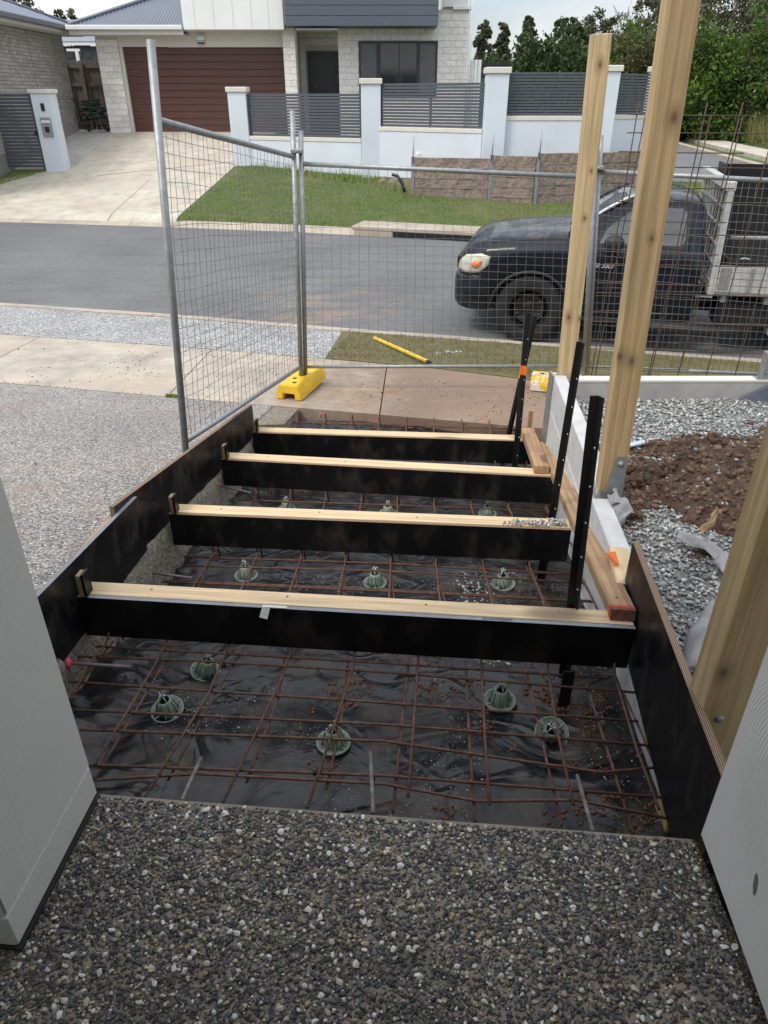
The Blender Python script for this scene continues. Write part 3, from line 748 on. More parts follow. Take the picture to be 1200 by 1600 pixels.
# dark gap and black edge strip beside the walls
def wallbox(name, mat, poly, z0, z1, label, cat):
    bm = bmesh.new(); prism(bm, poly, z0, z1); o = finish(bm, name, mat, bevel=.006, seg=2); return tag(o, label, cat)
t = empty('rendered_pillar', (-0.95, 0.99, 0), 'pale rendered pillar at the left edge of the pebbled landing', 'pillar')
bm = bmesh.new(); prism(bm, [(-0.742, 0.804), (-0.710, 1.176), (-1.22, 1.22), (-1.25, 0.848)], 0.105, 2.62)
finish(bm, 'pillar_shaft', M['brushed'], t, bevel=.006, seg=2)
bm = bmesh.new(); prism(bm, [(-0.7435, 0.8025), (-0.7115, 1.1745), (-1.2185, 1.2185), (-1.2515, 0.8465)], 0.008, 0.1035)
finish(bm, 'pillar_base', M['render_wall'], t, bevel=.004)
bm = bmesh.new(); prism(bm, [(-0.735, 0.797), (-0.703, 1.168), (-1.2, 1.2), (-1.235, 0.84)], 0.0005, 0.0075)
finish(bm, 'joint_strip', M['blackplastic'], t)
t = empty('rendered_wall', (0.85, 0, 0), 'pale rendered wall with curved trowel marks at the right edge of the landing', 'wall')
bm = bmesh.new(); prism(bm, [(0.741, 1.060), (0.712, 0.60), (0.700, -2.0), (1.02, -2.0), (1.04, 1.045)], 0.006, 2.62)
wallo = finish(bm, 'wall_panel', M['troweled'], t, bevel=.006, seg=2)
# gouge in the render: a real shallow sliver standing a hair proud of it
c = at(1180, 1425, D=0.86)
bm = bmesh.new(); bmesh.ops.create_icosphere(bm, subdivisions=2, radius=1)
finish(bm, 'gouge_mark', plain('bare_grey_mortar', (0.16, 0.17, 0.165), .9, var=.4, scale=60, bump=.8, bscale=80), t,
       Matrix.Translation((0.7285, 0.83, 0.165)) @ Matrix.Rotation(R(-18), 4, 'X') @ Matrix.Diagonal((0.003, 0.013, 0.036, 1)))
# gritty gap along the wall foot
V, F = pebble_mesh(500, 9, 0.0015, 0.0045, np.stack([0.7205 - 0.006 + 0.014 * rs.rand(500) + 0.0, 0.35 + 0.7 * rs.rand(500), 0.002 + 0 * rs.rand(500)], 1), .6)
V[:, 0] -= (1.05 - V[:, 1]) * 0.02
o = mesh_np('edge_grit', V, F, M['dirt']); o['kind'] = 'stuff'
# the porch roof and the house wall behind the viewer
t = empty('porch', (-0.4, -2.2, 0), 'house porch wall and flat ceiling standing over the pebbled landing', 'porch')
bm = bmesh.new(); bbox(bm, -3.4, 3.4, -2.6, 0.95, 2.625, 2.85); finish(bm, 'porch_ceiling', M['ceiling'], t)
bm = bmesh.new(); bbox(bm, -3.4, 3.4, -2.6, -2.2, -1.2, 2.62); finish(bm, 'house_wall', M['render_wall'], t)
bm = bmesh.new(); bbox(bm, -3.4, -1.26, -2.19, -0.2, -1.2, 2.62); finish(bm, 'side_wall', M['render_wall'], t)

# ================================================================ THE PIT
FZ = [(0.6, -0.27), (1.1, -0.28), (1.9, -0.315), (2.8, -0.50), (3.7, -0.675), (4.5, -0.85), (5.15, -0.80), (5.4, -0.77)]
filmz = lambda x, y: clampi(y, FZ)
nx, ny = 150, 330
gx = np.linspace(-1.06, 1.02, nx); gy = np.linspace(0.75, 5.34, ny)
X_, Y_ = np.meshgrid(gx, gy)
X_ = X_ + 0.055 * (Y_ - 2)
Z_ = np.interp(Y_, [a for a, b in FZ], [b for a, b in FZ])
ridge = lambda s, k: np.abs(fbm(X_ + k, Y_ * 1.1 + k, s, 3)) ** 0.7
Z_ = Z_ + 0.030 * fbm(X_, Y_, 2.2, 3) + 0.020 * (0.35 - ridge(3.3, 3)) + 0.010 * (0.35 - ridge(8, 9)) + 0.002 * fbm(X_, Y_, 40, 2)
ed = np.clip((X_ - 0.055 * (Y_ - 2) - 0.83) / 0.15, 0, 1); Z_ -= 0.05 * ed
el = np.clip((-0.86 - (X_ - 0.055 * (Y_ - 2))) / 0.14, 0, 1); Z_ += 0.06 * el * (0.6 + fbm(X_, Y_, 9, 2))
hole = np.clip(1 - np.hypot((X_ - 0.45) / 0.42, (Y_ - 1.02) / 0.13), 0, 1); Z_ -= 0.14 * np.minimum(hole * 3, 1)
V = np.stack([X_, Y_, Z_], -1).reshape(-1, 3)
I = np.arange(nx * ny).reshape(ny, nx)
F = np.stack([I[:-1, :-1], I[:-1, 1:], I[1:, 1:], I[1:, :-1]], -1).reshape(-1, 4)
film = mesh_np('plastic_sheet', V, F, M['film'], smooth=True)
tag(film, 'crumpled black plastic sheet lining the floor of the stair formwork', 'plastic sheet')
# crumbs of clay and grit on the sheet
def crumbs(name, n, seed, rmin, rmax, region, mat, clump=0.5, s=6):
    rs = np.random.RandomState(seed); x0, x1, y0, y1 = region
    x = x0 + (x1 - x0) * rs.rand(n * 6); y = y0 + (y1 - y0) * rs.rand(n * 6)
    ok = fbm(x, y, s, 3) > clump; x, y = x[ok][:n], y[ok][:n]
    z = np.array([filmz(a, b) for a, b in zip(x, y)])
    # read the true height of the crumpled film
    j = np.clip(((y - 0.75) / (5.34 - 0.75) * (ny - 1)).round().astype(int), 0, ny - 1)
    i = np.clip(((x - 0.055 * (y - 2) + 1.06) / 2.08 * (nx - 1)).round().astype(int), 0, nx - 1)
    z = Z_[j, i] + rmin * .4
    V, F = pebble_mesh(len(x), seed, rmin, rmax, np.stack([x, y, z], 1), .7, .35)
    o = mesh_np(name, V, F, mat); o['kind'] = 'stuff'
crumbs('clay_crumbs', 900, 21, 0.002, 0.009, (-.7, .85, 1.15, 1.9), plain('clay_crumb', (0.16, 0.075, 0.045), .9, var=.4, scale=50), 0.10)
crumbs('fine_grit', 2500, 22, 0.0012, 0.0035, (-.8, .9, 1.15, 2.8), M['gravel'], 0.02, 4)
crumbs('spilled_gravel', 500, 23, 0.004, 0.009, (.35, .85, 2.0, 2.85), M['gravel'], 0.0, 5)
crumbs('spilled_clay', 500, 24, 0.003, 0.009, (-.7, .9, 2.0, 5.2), plain('clay_crumb2', (0.14, 0.08, 0.05), .9, var=.4, scale=50), 0.08)

# riser boards: black ply face with a pine rail behind its top edge
RB = []
ends = [((-1.067, 1.984), (0.822, 1.812), 0.0), ((-1.0025, 2.85), None, -0.175), ((-0.963, 3.78), None, -0.35), ((-0.92, 4.563), None, -0.525)]
e2 = at(893, 828, h=1.675); e3 = at(870, 746, h=1.85); e4 = at(833, 690, h=2.025)
ends[1] = (ends[1][0], (e2.x, e2.y), -0.175); ends[2] = (ends[2][0], (e3.x, e3.y), -0.35); ends[3] = (ends[3][0], (e4.x, e4.y), -0.525)
which = ['black ply riser board nearest the landing with a printed pine rail', 'second black ply riser board from the landing with gravel spilled on its end',
         'third black ply riser board from the landing with a pine rail', 'farthest black ply riser board next to the footpath slab']
for k, (a, b, z) in enumerate(ends):
    t = empty('riser_board', ((a[0] + b[0]) / 2, (a[1] + b[1]) / 2, z - .175), which[k], 'form board', 'riser boards across the stair formwork')
    A3, B3 = Vector((a[0], a[1], z)), Vector((b[0], b[1], z))
    m_, ln = frame(A3, B3)
    bm = bmesh.new(); vs = bbox(bm, 0, ln, 0, 0.017, -0.172, -0.0015)
    bmesh.ops.recalc_face_normals(bm, faces=bm.faces[:])
    for f in bm.faces:
        if f.normal.z > .9: f.material_index = 1
    finish(bm, 'ply_face', [M['ply'], M['greyedge'] if k in (0,) else M['plyedge']], t, m_)
    wd = (0.072, 0.075, 0.080, 0.080)[k]
    bm = bmesh.new(); bbox(bm, 0.002, ln - .002, 0.0175, 0.0175 + wd, -0.09, 0.0015)
    finish(bm, 'pine_rail', M['pine'], t, m_, bevel=.0015)
    for q in range(4 if k < 2 else 2):     # nail heads
        bm = bmesh.new(); lathe_geo(bm, [(0.0001, .0016), (.004, .0015), (.004, 0)], 8, Matrix.Translation((ln * (.12 + .25 * q) + rnd.random() * .04, 0.05 + rnd.random() * .02, 0.0016)))
        finish(bm, 'nail_head', M['dowel'], t, m_)
    RB.append((A3, B3, m_, ln))
def text_obj(name, s, size, mat, mw, parent, ext=0.0, shear=0.0, align='LEFT', bold=False):
    cu = bpy.data.curves.new(name, 'FONT'); cu.body = s; cu.size = size; cu.extrude = ext; cu.shear = shear; cu.align_x = align
    if bold: cu.offset = size * 0.02
    tmp = bpy.data.objects.new('tmp', cu); COL.objects.link(tmp)
    dg = bpy.context.evaluated_depsgraph_get(); me = bpy.data.meshes.new_from_object(tmp.evaluated_get(dg))
    bpy.data.objects.remove(tmp); me.materials.clear(); me.materials.append(mat)
    return link(name, me, parent, mw)
t1 = bpy.data.objects['riser_board']
text_obj('printed_code', 'ID-BMPR005P', 0.017, M['ink'], RB[0][2] @ Matrix.Translation((1.40, 0.003, -0.0005)), t1)
# torn label flapping on the first board
bm = bmesh.new(); prism(bm, [(0, 0, 0), (.085, 0, 0), (.085, 0.012, 0), (0, .012, 0)], vec=(0, 0, .0006)); prism(bm, [(.0, -.001, 0), (.028, -.003, 0), (.02, -.02, -.035), (-.008, -.018, -.03)], vec=(0, -.0006, 0))
finish(bm, 'torn_label', M['hole'], t1, RB[0][2] @ Matrix.Translation((0.655, 0.001, 0.0005)))
# gravel spilled on the right end of board two
n = 150; V, F = pebble_mesh(n, 31, .004, .009, np.stack([e2.x - .02 - .28 * rs.rand(n) ** 1.5, e2.y + .05 + .045 * (rs.rand(n) - .5), -0.168 + .012 * rs.rand(n) ** 2], 1), .7)
o = mesh_np('gravel_on_board', V, F, M['gravel']); o['kind'] = 'stuff'

# side formwork
def formboard(name, p0, p1, zt0, zt1, zb0, zb1, th, side, mats, label, cat='form board', group=None):
    """upright ply board: inner face on the line p0-p1, thickness towards side (+1 left of the line)"""
    d = Vector((p1[0] - p0[0], p1[1] - p0[1], 0)); ln = d.length; d.normalize(); n = Vector((-d.y, d.x, 0)) * side
    m = Matrix((d, n, Vector((0, 0, 1)))).transposed().to_4x4()
    if m.determinant() < 0: pass
    base = Vector((p0[0], p0[1], 0)); bm = bmesh.new()
    pts = [base + Vector((0, 0, zb0)), base + d * ln + Vector((0, 0, zb1)), base + d * ln + Vector((0, 0, zt1)), base + Vector((0, 0, zt0))]
    prism(bm, pts, vec=n * th)
    # local frame: X along the top slope so that the ply layers run with the edge
    xd = (pts[2] - pts[3]).normalized(); zd = xd.cross(n).normalized()
    if zd.z < 0: zd = -zd
    yd = zd.cross(xd)
    fm = Matrix((xd, yd, zd)).transposed().to_4x4(); fm.translation = pts[3]
    bmesh.ops.transform(bm, matrix=fm.inverted(), verts=bm.verts[:])
    bmesh.ops.recalc_face_normals(bm, faces=bm.faces[:])
    for f in bm.faces:
        if abs(f.normal.y) < .5: f.material_index = 1
    o = finish(bm, name, mats, None, fm); tag(o, label, cat, group)
    return o
LX = lambda y: -1.067 + 0.055 * (y - 1.984)
formboard('side_form_board', (LX(0.95), 0.95), (LX(2.60), 2.60), 0.255, 0.055, -0.06, -0.21, 0.017, 1, [M['ply'], M['greyedge']],
          'grey-edged black ply board along the left side, nearer the pillar')
formboard('side_form_board', (LX(2.42) - .0175, 2.42), (LX(4.73) - .0175, 4.73), 0.110, -0.383, -0.20, -0.62, 0.019, 1, [M['ply'], M['plyedge']],
          'brown-edged black ply board along the left side, beside the wire fence')
formboard('side_form_board', (0.745, 1.062), (0.862, 2.075), 0.204, 0.168, -0.20, -0.17, 0.021, -1, [M['ply'], M['plyedge']],
          'black ply board with striped layered edge between stairs and right post')
# long timber laid behind near left board
tag(beam('edge_timber', M['pine2'], (LX(1.4) - .040, 1.4, 0.15), (LX(2.45) - .040, 2.45, 0.05), .035, .05, az=1), 'brown timber strip behind the grey-edged ply board', 'timber')
# timber cleats fixing the riser boards to the left side
lab = ['short ply-faced cleat standing at the left end of the nearest riser board', 'short cleat standing at the left end of the second riser board',
       'short cleat standing at the left end of the third riser board', 'short cleat standing at the left end of the farthest riser board']
for k, (A3, B3, m_, ln) in enumerate(RB):
    t = empty('cleat', tuple(A3), lab[k], 'cleat', 'cleats on the left form board')
    bm = bmesh.new(); bbox(bm, 0.012, 0.030, 0.0, 0.040, 0.002, 0.088); finish(bm, 'timber_block', M['pine2'], t, m_, bevel=.001)
    bm = bmesh.new(); bbox(bm, 0.0305, 0.040, -0.001, 0.042, 0.002, 0.092); finish(bm, 'ply_cheek', M['ply'], t, m_)

# ---- reinforcing steel
def bar(name, pts, r=0.0045, parent=None, mat=None, n=6): return tube(name, mat or M['rust'], pts, r, parent, n)
def zl(pts, h): return [at(x, y, h=h) for x, y in pts]
def jig(p, a=0.004): return Vector((p[0] + (rnd.random() - .5) * a, p[1] + (rnd.random() - .5) * a, p[2] + (rnd.random() - .5) * a))
rm = empty('reinforcing_mesh', (0, 1.4, -0.25), 'rusty reinforcing mesh between the landing and the nearest riser board', 'reinforcing mesh', 'rusty reinforcing in the steps')
hA = 1.695
for pts in ([(102, 1025), (300, 1032), (600, 1050), (992, 1082)], [(150, 1010), (365, 1022), (600, 1036), (950, 1060)],
            [(107, 1065), (600, 1098), (997, 1127)], [(114, 1109), (600, 1132), (1019, 1165)],
            [(125, 1140), (600, 1158), (940, 1207), (1025, 1199)], [(142, 1195), (600, 1212), (1047, 1247)],
            [(149, 1219), (310, 1209), (600, 1225), (745, 1252), (900, 1250), (1050, 1280)]):
    bar('cross_bar', zl(pts, hA + .0), parent=rm)
def hook(pts, h, drop, parent, rise=0.045):
    P3 = zl(pts, h - .0085); e = P3[-1]; d = (P3[-1] - P3[-2]).normalized()
    arc = [e + d * (.02 + .035 * (1 - math.cos(a))) + Vector((0, 0, rise * math.sin(a) * 1.0)) for a in [math.pi * i / 8 for i in range(1, 9)]]
    arc.append(arc[-1] + Vector((0.004, 0.002, -drop)))
    bar('hooked_bar', P3[:-1] + [e] + arc, parent=parent)
Q = lambda L, ox, oy, s: [(ox + a / s, oy + b / s) for a, b in L]
z1 = lambda L: Q(L, 0, 850, 2); z2 = lambda L: Q(L, 600, 950, 2)
for L_, hk in ((z1([(220, 485), (290, 360), (330, 315)]), 1), (z1([(295, 690), (400, 520), (500, 350), (520, 310)]), 1), (z1([(295, 735), (400, 560), (545, 320)]), 0), (z1([(220, 480), (290, 380), (355, 305)]), 0),
               (z1([(450, 795), (650, 470), (715, 320)]), 1), (z1([(525, 738), (700, 420), (765, 320)]), 0),
               (z1([(697, 808), (880, 420), (908, 340)]), 1), (z1([(770, 745), (870, 480), (890, 350)]), 0),
               (z1([(960, 825), (1100, 400), (1108, 350)]), 1), (z1([(1020, 765), (1065, 560), (1090, 350)]), 0),
               (z2([(28, 640), (60, 320), (80, 150)]), 0), (z2([(75, 590), (95, 330), (107, 160)]), 1),
               (z2([(285, 668), (265, 380), (255, 165)]), 0), (z2([(330, 615), (314, 380), (305, 180)]), 1),
               (z2([(555, 680), (495, 420), (440, 175)]), 0), (z2([(592, 615), (545, 400), (512, 190)]), 1),
               (z2([(780, 705), (700, 450), (640, 260), (610, 190)]), 0), (z2([(860, 630), (790, 440), (722, 215)]), 1), (z2([(940, 720), (850, 500), (800, 380), (750, 270)]), 0)):
    if hk: hook(L_, hA, 0.05, rm)
    else: bar('long_bar', zl(L_, hA + .012), parent=rm)
# tie wires
for p in ((492, 1208), (583, 1218), (913, 1242), (350, 1040), (560, 1050)):
    c = at(*p, h=hA - .004); bm = bmesh.new(); lathe_geo(bm, [(.0065, -.004), (.0078, 0), (.0065, .004), (.0055, 0)], 8, Matrix.Translation(c) @ Matrix.Rotation(R(90), 4, 'Y') @ Matrix.Rotation(R(30), 4, 'X'), closed=True)
    finish(bm, 'tie_wire', M['doorblack'], rm)
# next bays
def bay(label, a, b, y0, y1, name='reinforcing_mesh', lat=(0.12, 0.24, 0.36, 0.5, 0.62), xoff=-0.86, n=9):
    t = empty(name, (0.05, (y0 + y1) / 2, filmz(0, y0)), label, 'reinforcing mesh', 'rusty reinforcing in the steps')
    zz = lambda y: filmz(0, y) + 0.095
    for i, d in enumerate(lat):
        for q in ((0, 1) if i % 2 == 0 else (0,)):
            y = y0 + d + q * .03; lift = -0.012 if q else 0
            bar('cross_bar', [jig((LX(y) + .06 + .055 * rnd.random(), y + 0.06, zz(y) + lift), .01), jig((0.0, y, zz(y) + lift), .014), jig((0.86 + .05 * (y - 1.8), y - 0.08, zz(y) + lift), .01)], parent=t)
    for k in range(n):
        x = xoff + 0.213 * k + .055 * (y0 - 1.9) + .02; s = -0.05 * (k - 4) / 4
        yb = y1 - .10 - x * 0.09
        pts = [Vector((x + s * .4, y0 + .02, zz(y0) - .010)), Vector((x, (y0 + yb) / 2, zz((y0 + yb) / 2) + .006)), Vector((x + .01, yb, zz(yb) + .012))]
        arc = [pts[-1] + Vector((0.001 * i, .02 + .032 * (1 - math.cos(math.pi * i / 8)), .04 * math.sin(math.pi * i / 8))) for i in range(1, 9)]
        bar('hooked_bar', [jig(p) for p in pts] + arc + [arc[-1] + Vector((0.004, 0.004, -.07))], parent=t)
        bar('long_bar', [jig((x + .035, y0 + .03, zz(y0) - .02)), jig((x + .02, (y0 + yb) / 2, zz((y0 + yb) / 2) - .012)), jig((x + .005, yb + .05, zz(yb) - .012))], parent=t)
    return t
bay('rusty reinforcing mesh in the bay behind the nearest riser board', 0, 0, 2.06, 2.86, lat=(.10, .27, .42, .60, .70))
bay('rusty reinforcing mesh in the bay between the middle riser boards', 0, 0, 2.95, 3.74, lat=(.12, .3, .5, .66))
bay('rusty reinforcing mesh in the bay before the farthest riser board', 0, 0, 3.85, 4.56, lat=(.1, .28, .46, .6))
bay('rusty reinforcing mesh in the narrow bay beside the footpath slab', 0, 0, 4.62, 5.22, lat=(.2, .38, .5), n=8)
# dowels from the slabs, some with pink caps
dw = 0
def dowel(p0, p1, label, cap=False, r=.006):
    t = empty('dowel', tuple(p0), label, 'dowel', 'steel dowels at the edges of the pit')
    bar('rod', [p0, p1], r, t, M['dowel'], 8)
    if cap:
        bm = bmesh.new(); bmesh.ops.create_icosphere(bm, subdivisions=2, radius=.016); finish(bm, 'pink_cap', M['pink'], t, Matrix.Translation(Vector(p0)) @ Matrix.Diagonal((.7, 1, 1.3, 1)), smooth=True)
dowel(at(284, 1251, h=1.6), at(314, 1185, h=1.69), 'grey steel dowel out of the landing edge, left of the middle one')
dowel(at(583, 1272, h=1.6), at(579, 1176, h=1.69), 'grey steel dowel at the middle of the landing edge')
dowel(at(927, 1300, h=1.6), at(902, 1212, h=1.69), 'grey steel dowel out of the landing edge toward the right')
dowel(at(107, 1036, h=1.66), at(205, 1042, h=1.69), 'dowel with a pink cap in the left slab edge of the nearest bay', True)
dowel(at(221, 893, h=1.82), at(300, 903, h=1.84), 'dowel with a pink cap in the left slab edge behind the nearest board', True)
dowel(at(341, 758, h=1.98), at(392, 770, h=2.0), 'dowel with a pink cap in the left slab edge between middle boards', True)
for px, c in ((501, 1), (640, 0), (751, 1)):
    dowel(at(px, 648 + (px - 500) * .035, h=2.215), at(px - 12, 668, h=2.30), ('dowel with a pink cap in the footpath slab edge, nearer the yellow fence foot' if px == 501 else 'bare dowel at the middle of the footpath slab edge' if px == 640 else 'dowel with a pink cap in the footpath slab edge, nearer the black steel stakes'), bool(c))

# ---- bar chairs
def make_chair():
    t = empty('bar_chair', (0, 0, 0), '', 'bar chair', 'green-grey bar chairs on the plastic')
    bm = bmesh.new(); lathe_geo(bm, [(.034, .004), (.050, .002), (.055, .006), (.055, .014), (.052, .014), (.050, .008), (.034, .008)], 28, closed=True)
    finish(bm, 'base_ring', M['chair'], t, Matrix())
    bm = bmesh.new(); lathe_geo(bm, [(.036, .006), (.030, .030), (.022, .062), (.018, .064), (.020, .055), (.031, .008)], 20, closed=True)
    for k in range(10):
        a = k * math.pi / 5; m = Matrix.Rotation(a, 4, 'Z')
        vs = [bm.verts.new(m @ Vector(c)) for c in ((.034, -.0015, .006), (.042, -.0015, .006), (.026, -.0015, .06), (.021, -.0015, .06), (.034, .0015, .006), (.042, .0015, .006), (.026, .0015, .06), (.021, .0015, .06))]
        for f in ((0, 1, 2, 3), (7, 6, 5, 4), (1, 5, 6, 2), (3, 2, 6, 7)): bm.faces.new([vs[i] for i in f])
    for k in range(4):
        a = k * math.pi / 2 + .4; m = Matrix.Rotation(a, 4, 'Z')
        bbox(bm, .030, .052, -.002, .002, .006, .012, mat=m)
    finish(bm, 'cone', M['chair'], t, Matrix())
    for k in range(4):
        a = k * math.pi / 2 + .3; m = Matrix.Rotation(a, 4, 'Z')
        bm = bmesh.new(); tube_geo(bm, [m @ Vector(c) for c in ((.019, 0, .060), (.015, 0, .074), (.006, 0, .082), (.002, .003, .090), (.008, .004, .096), (.014, .002, .092))], .0022, 6)
        finish(bm, 'clip', M['tie'], t, Matrix())
    return t
ch0 = make_chair()
CH = [((318, 1038), 1.79, (0.22, 0.15), 'bar chair under the second hooked bar, near the nearest riser board'), ((261, 1104), 1.785, (-.12, .1), 'bar chair on the plastic farthest left in the nearest bay'),
      ((521, 1158), 1.78, (0, 0), 'bar chair in the middle of the nearest bay, toward the landing'), ((781, 1092), 1.79, (-.03, .0), 'bar chair seen sideways in the nearest bay, ribs stacked'),
      ((862, 1146), 1.79, (.45, -.25), 'tilted bar chair nearest the right concrete wall'), ((383, 888), 1.945, (0, 0), 'bar chair behind the nearest board, left of its bay'),
      ((586, 901), 1.945, (0, 0), 'bar chair in the middle of the bay behind the nearest board'), ((787, 907), 1.945, (0.1, 0), 'bar chair behind the nearest board, near the black stake'),
      ((447, 783), 2.12, (0, 0), 'small far bar chair left of centre between the middle boards'), ((606, 792), 2.12, (0, 0), 'small far bar chair at the centre between the middle boards'), ((762, 796), 2.12, (0, 0), 'small far bar chair right of centre between the middle boards')]
for k, ((px, py), h, (rx, ry), lb) in enumerate(CH):
    o = ch0 if k == 0 else copy_tree(ch0)
    o['label'] = lb; p = at(px, py, h=h); p.z += -.006 if k < 5 else 0
    # stand on the film
    j = min(max(int(round((p.y - 0.75) / 4.59 * (ny - 1))), 0), ny - 1); i = min(max(int(round((p.x - .055 * (p.y - 2) + 1.06) / 2.08 * (nx - 1))), 0), nx - 1)
    p.z = float(Z_[j, i]) + .001
    o.location = p; o.rotation_euler = (rx, ry, rnd.random() * 6)
# fit chair depth again after reading the film height
bpy.context.view_layer.update()

# ---- concrete sleeper wall on the right, its steel posts
def sleeper_run(label, a, b, ztop, n, hgt=0.215, th=0.078):
    t = empty('sleeper_wall', ((a[0] + b[0]) / 2, (a[1] + b[1]) / 2, ztop - n * (hgt + .003)), label, 'retaining wall', 'concrete sleeper walls')
    for k in range(n):
        z = ztop - k * (hgt + .004) - hgt
        m_, ln = frame((a[0], a[1], z), (b[0], b[1], z))
        bm = bmesh.new(); bbox(bm, 0, ln, -th, 0, 0, hgt); finish(bm, 'concrete_sleeper', M['sleeper'], t, m_, bevel=.004)
    return t
sleeper_run('white concrete sleeper wall beyond the post bracket, stacked two high', (0.955, 2.80), (1.063, 4.28), -0.007, 3)
sleeper_run('concrete sleeper wall between the nearest bay and the gravel', (0.800, 1.22), (0.902, 2.70), -0.007, 3)
# joint board and steel channel at the far end of the wall
tag(beam('wall_end_channel', M['galv'], (1.055, 4.30, -0.5), (1.055, 4.30, 0.0), .012, .10, up=(0, 1, 0)), 'thin dark steel channel closing the far end of the sleeper wall', 'steel channel')
# pine straight edges nailed on top of the riser boards
n0 = at(975, 952, h=1.455)
t = empty('long_rail', tuple(n0), 'long pine rail with red painted end lying across all riser boards', 'timber rail')
f0 = at(851, 690, h=1.975)
m_, ln = frame(n0, f0)
bm = bmesh.new(); bbox(bm, 0.03, ln, -.041, .041, -.043, 0); finish(bm, 'rail_timber', M['pine2'], t, m_, bevel=.003)
bm = bmesh.new(); bbox(bm, 0.0125, 0.0295, -.041, .041, -.043, 0.0002); finish(bm, 'red_band', M['red'], t, m_, bevel=.002)
bm = bmesh.new(); bbox(bm, 0.0, 0.012, -.041, .041, -.043, -.001); finish(bm, 'sawn_end', plain('stained_end_grain', (.21, .085, .06), .9, var=.4, scale=60, bump=.6), t, m_, bevel=.002)
for d in (.09, .8, 1.7, 2.35):
    bm = bmesh.new(); lathe_geo(bm, [(.0001, .003), (.006, .0025), (.007, 0)], 10, Matrix.Translation((d, rnd.uniform(-.01, .015), 0.0005))); finish(bm, 'screw_head', M['galv'], t, m_)
a_, b_ = at(847, 728, h=1.800), at(824, 668, h=1.99)
tag(beam('short_rail', M['pine2'], a_, b_, .085, .045, az=1), 'short pine offcut lying beside the far end of the long rail', 'timber rail')
p = at(827, 668, h=2.03); tag(beam('wooden_peg', M['pine2'], p, p + Vector((0.0, 0.0, .13)), .03, .022, up=(0, 1, 0)), 'small wooden survey peg standing by the far black stakes', 'peg')
p = at(829, 671, h=2.0); tag(beam('red_block', M['red'], p + Vector((0, -.03, 0)), p + Vector((.03, -.03, 0)), .02, .02), 'small red painted block at the foot of the wooden peg', 'block')
# yellow pine packer and orange scrap by the right board
p = at(968, 884, h=1.50)
tag(beam('packer', M['pine'], p + Vector((-.01, -.12, -.01)), p + Vector((.03, .12, -.01)), .07, .03), 'clean pine packer between the long rail and right ply board', 'timber')
bm = bmesh.new(); q = at(948, 866, h=1.47); prism(bm, [q, q + Vector((.028, -.01, .012)), q + Vector((.03, -.06, -.01)), q + Vector((.018, -.05, -.02))], vec=(0, .003, .006))
tag(finish(bm, 'orange_scrap', M['orange']), 'scrap of bright orange plastic beside the pine packer', 'scrap')

# ---- black steel stakes
def stake(base, top, label, tape=None, rot=0.0, w=0.022):
    base, top = Vector(base), Vector(top)
    t = empty('steel_stake', tuple(base), label, 'stake', 'black steel stakes standing in the steps')
    m_, ln = frame(base, top, (0, 1, 0)); m_ = m_ @ Matrix.Rotation(rot, 4, 'X')
    bm = bmesh.new()
    bbox(bm, 0, ln, -.0022, .0022, 0, w)
    bbox(bm, 0, ln, -.0022, .0022, 0, w, mat=Matrix.Rotation(R(115), 4, 'X'))
    bbox(bm, 0, ln - .01, -.0022, .0022, 0, w * 1.05, mat=Matrix.Rotation(R(-115), 4, 'X'))
    finish(bm, 'stake_body', M['blacksteel'], t, m_)
    nh = int(ln / .13)
    for k in range(1, nh):
        x = ln - .03 - k * .13
        bm = bmesh.new()
        for ang, s in ((115, 1), (-115, -1)):
            mm = Matrix.Rotation(R(ang), 4, 'X') @ Matrix.Translation((x, s * .0025, w * .55)) @ Matrix.Rotation(R(90), 4, 'X')
            lathe_geo(bm, [(.0001, .0004), (.0042, .0004), (.0042, -.0004), (.0001, -.0004)], 8, mm)
        finish(bm, 'drilled_hole', M['hole'], t, m_)
    if tape:
        bm = bmesh.new()
        for ang in (0, 115, -115): bbox(bm, ln - tape - .03, ln - tape + .03, -.0034, .0034, .001, w * 1.10, mat=Matrix.Rotation(R(ang), 4, 'X'))
        finish(bm, 'orange_tape', M['orange'], t, m_)
    return t
V3 = Vector
stake((0.660, 1.93, -.36), at(935, 618, D=1.93), 'nearest black steel stake, standing behind the first riser board', rot=R(90), w=.024)
stake((0.812, 2.96, -.52), at(909, 534, D=2.96), 'middle black steel stake, standing behind the second riser board', rot=R(80))
stake((0.890, 4.30, -.80), at(827, 488, D=4.36), 'black stake with orange tape, in front of the farthest riser board', tape=.36, rot=R(90), w=.024)
stake((0.87, 4.72, -.88), at(836, 492, D=4.66), 'leaning black stake with orange tape, behind the farthest riser board', tape=.42, rot=R(40), w=.020)
for px, py, D in ((886, 1062, 1.80), (857, 892, 2.86), (800, 790, 3.60)):
    pass
tag(beam('stub_stake', M['blacksteel'], (0.617, 1.775, -.34), (0.617, 1.775, -.15), .04, .008, up=(0, 1, 0)), 'short black stake under the nearest riser board', 'stake')
tag(beam('stub_stake', M['blacksteel'], (0.755, 2.79, -.52), (0.755, 2.79, -.32), .04, .008, up=(0, 1, 0)), 'short black stake under the second riser board', 'stake')

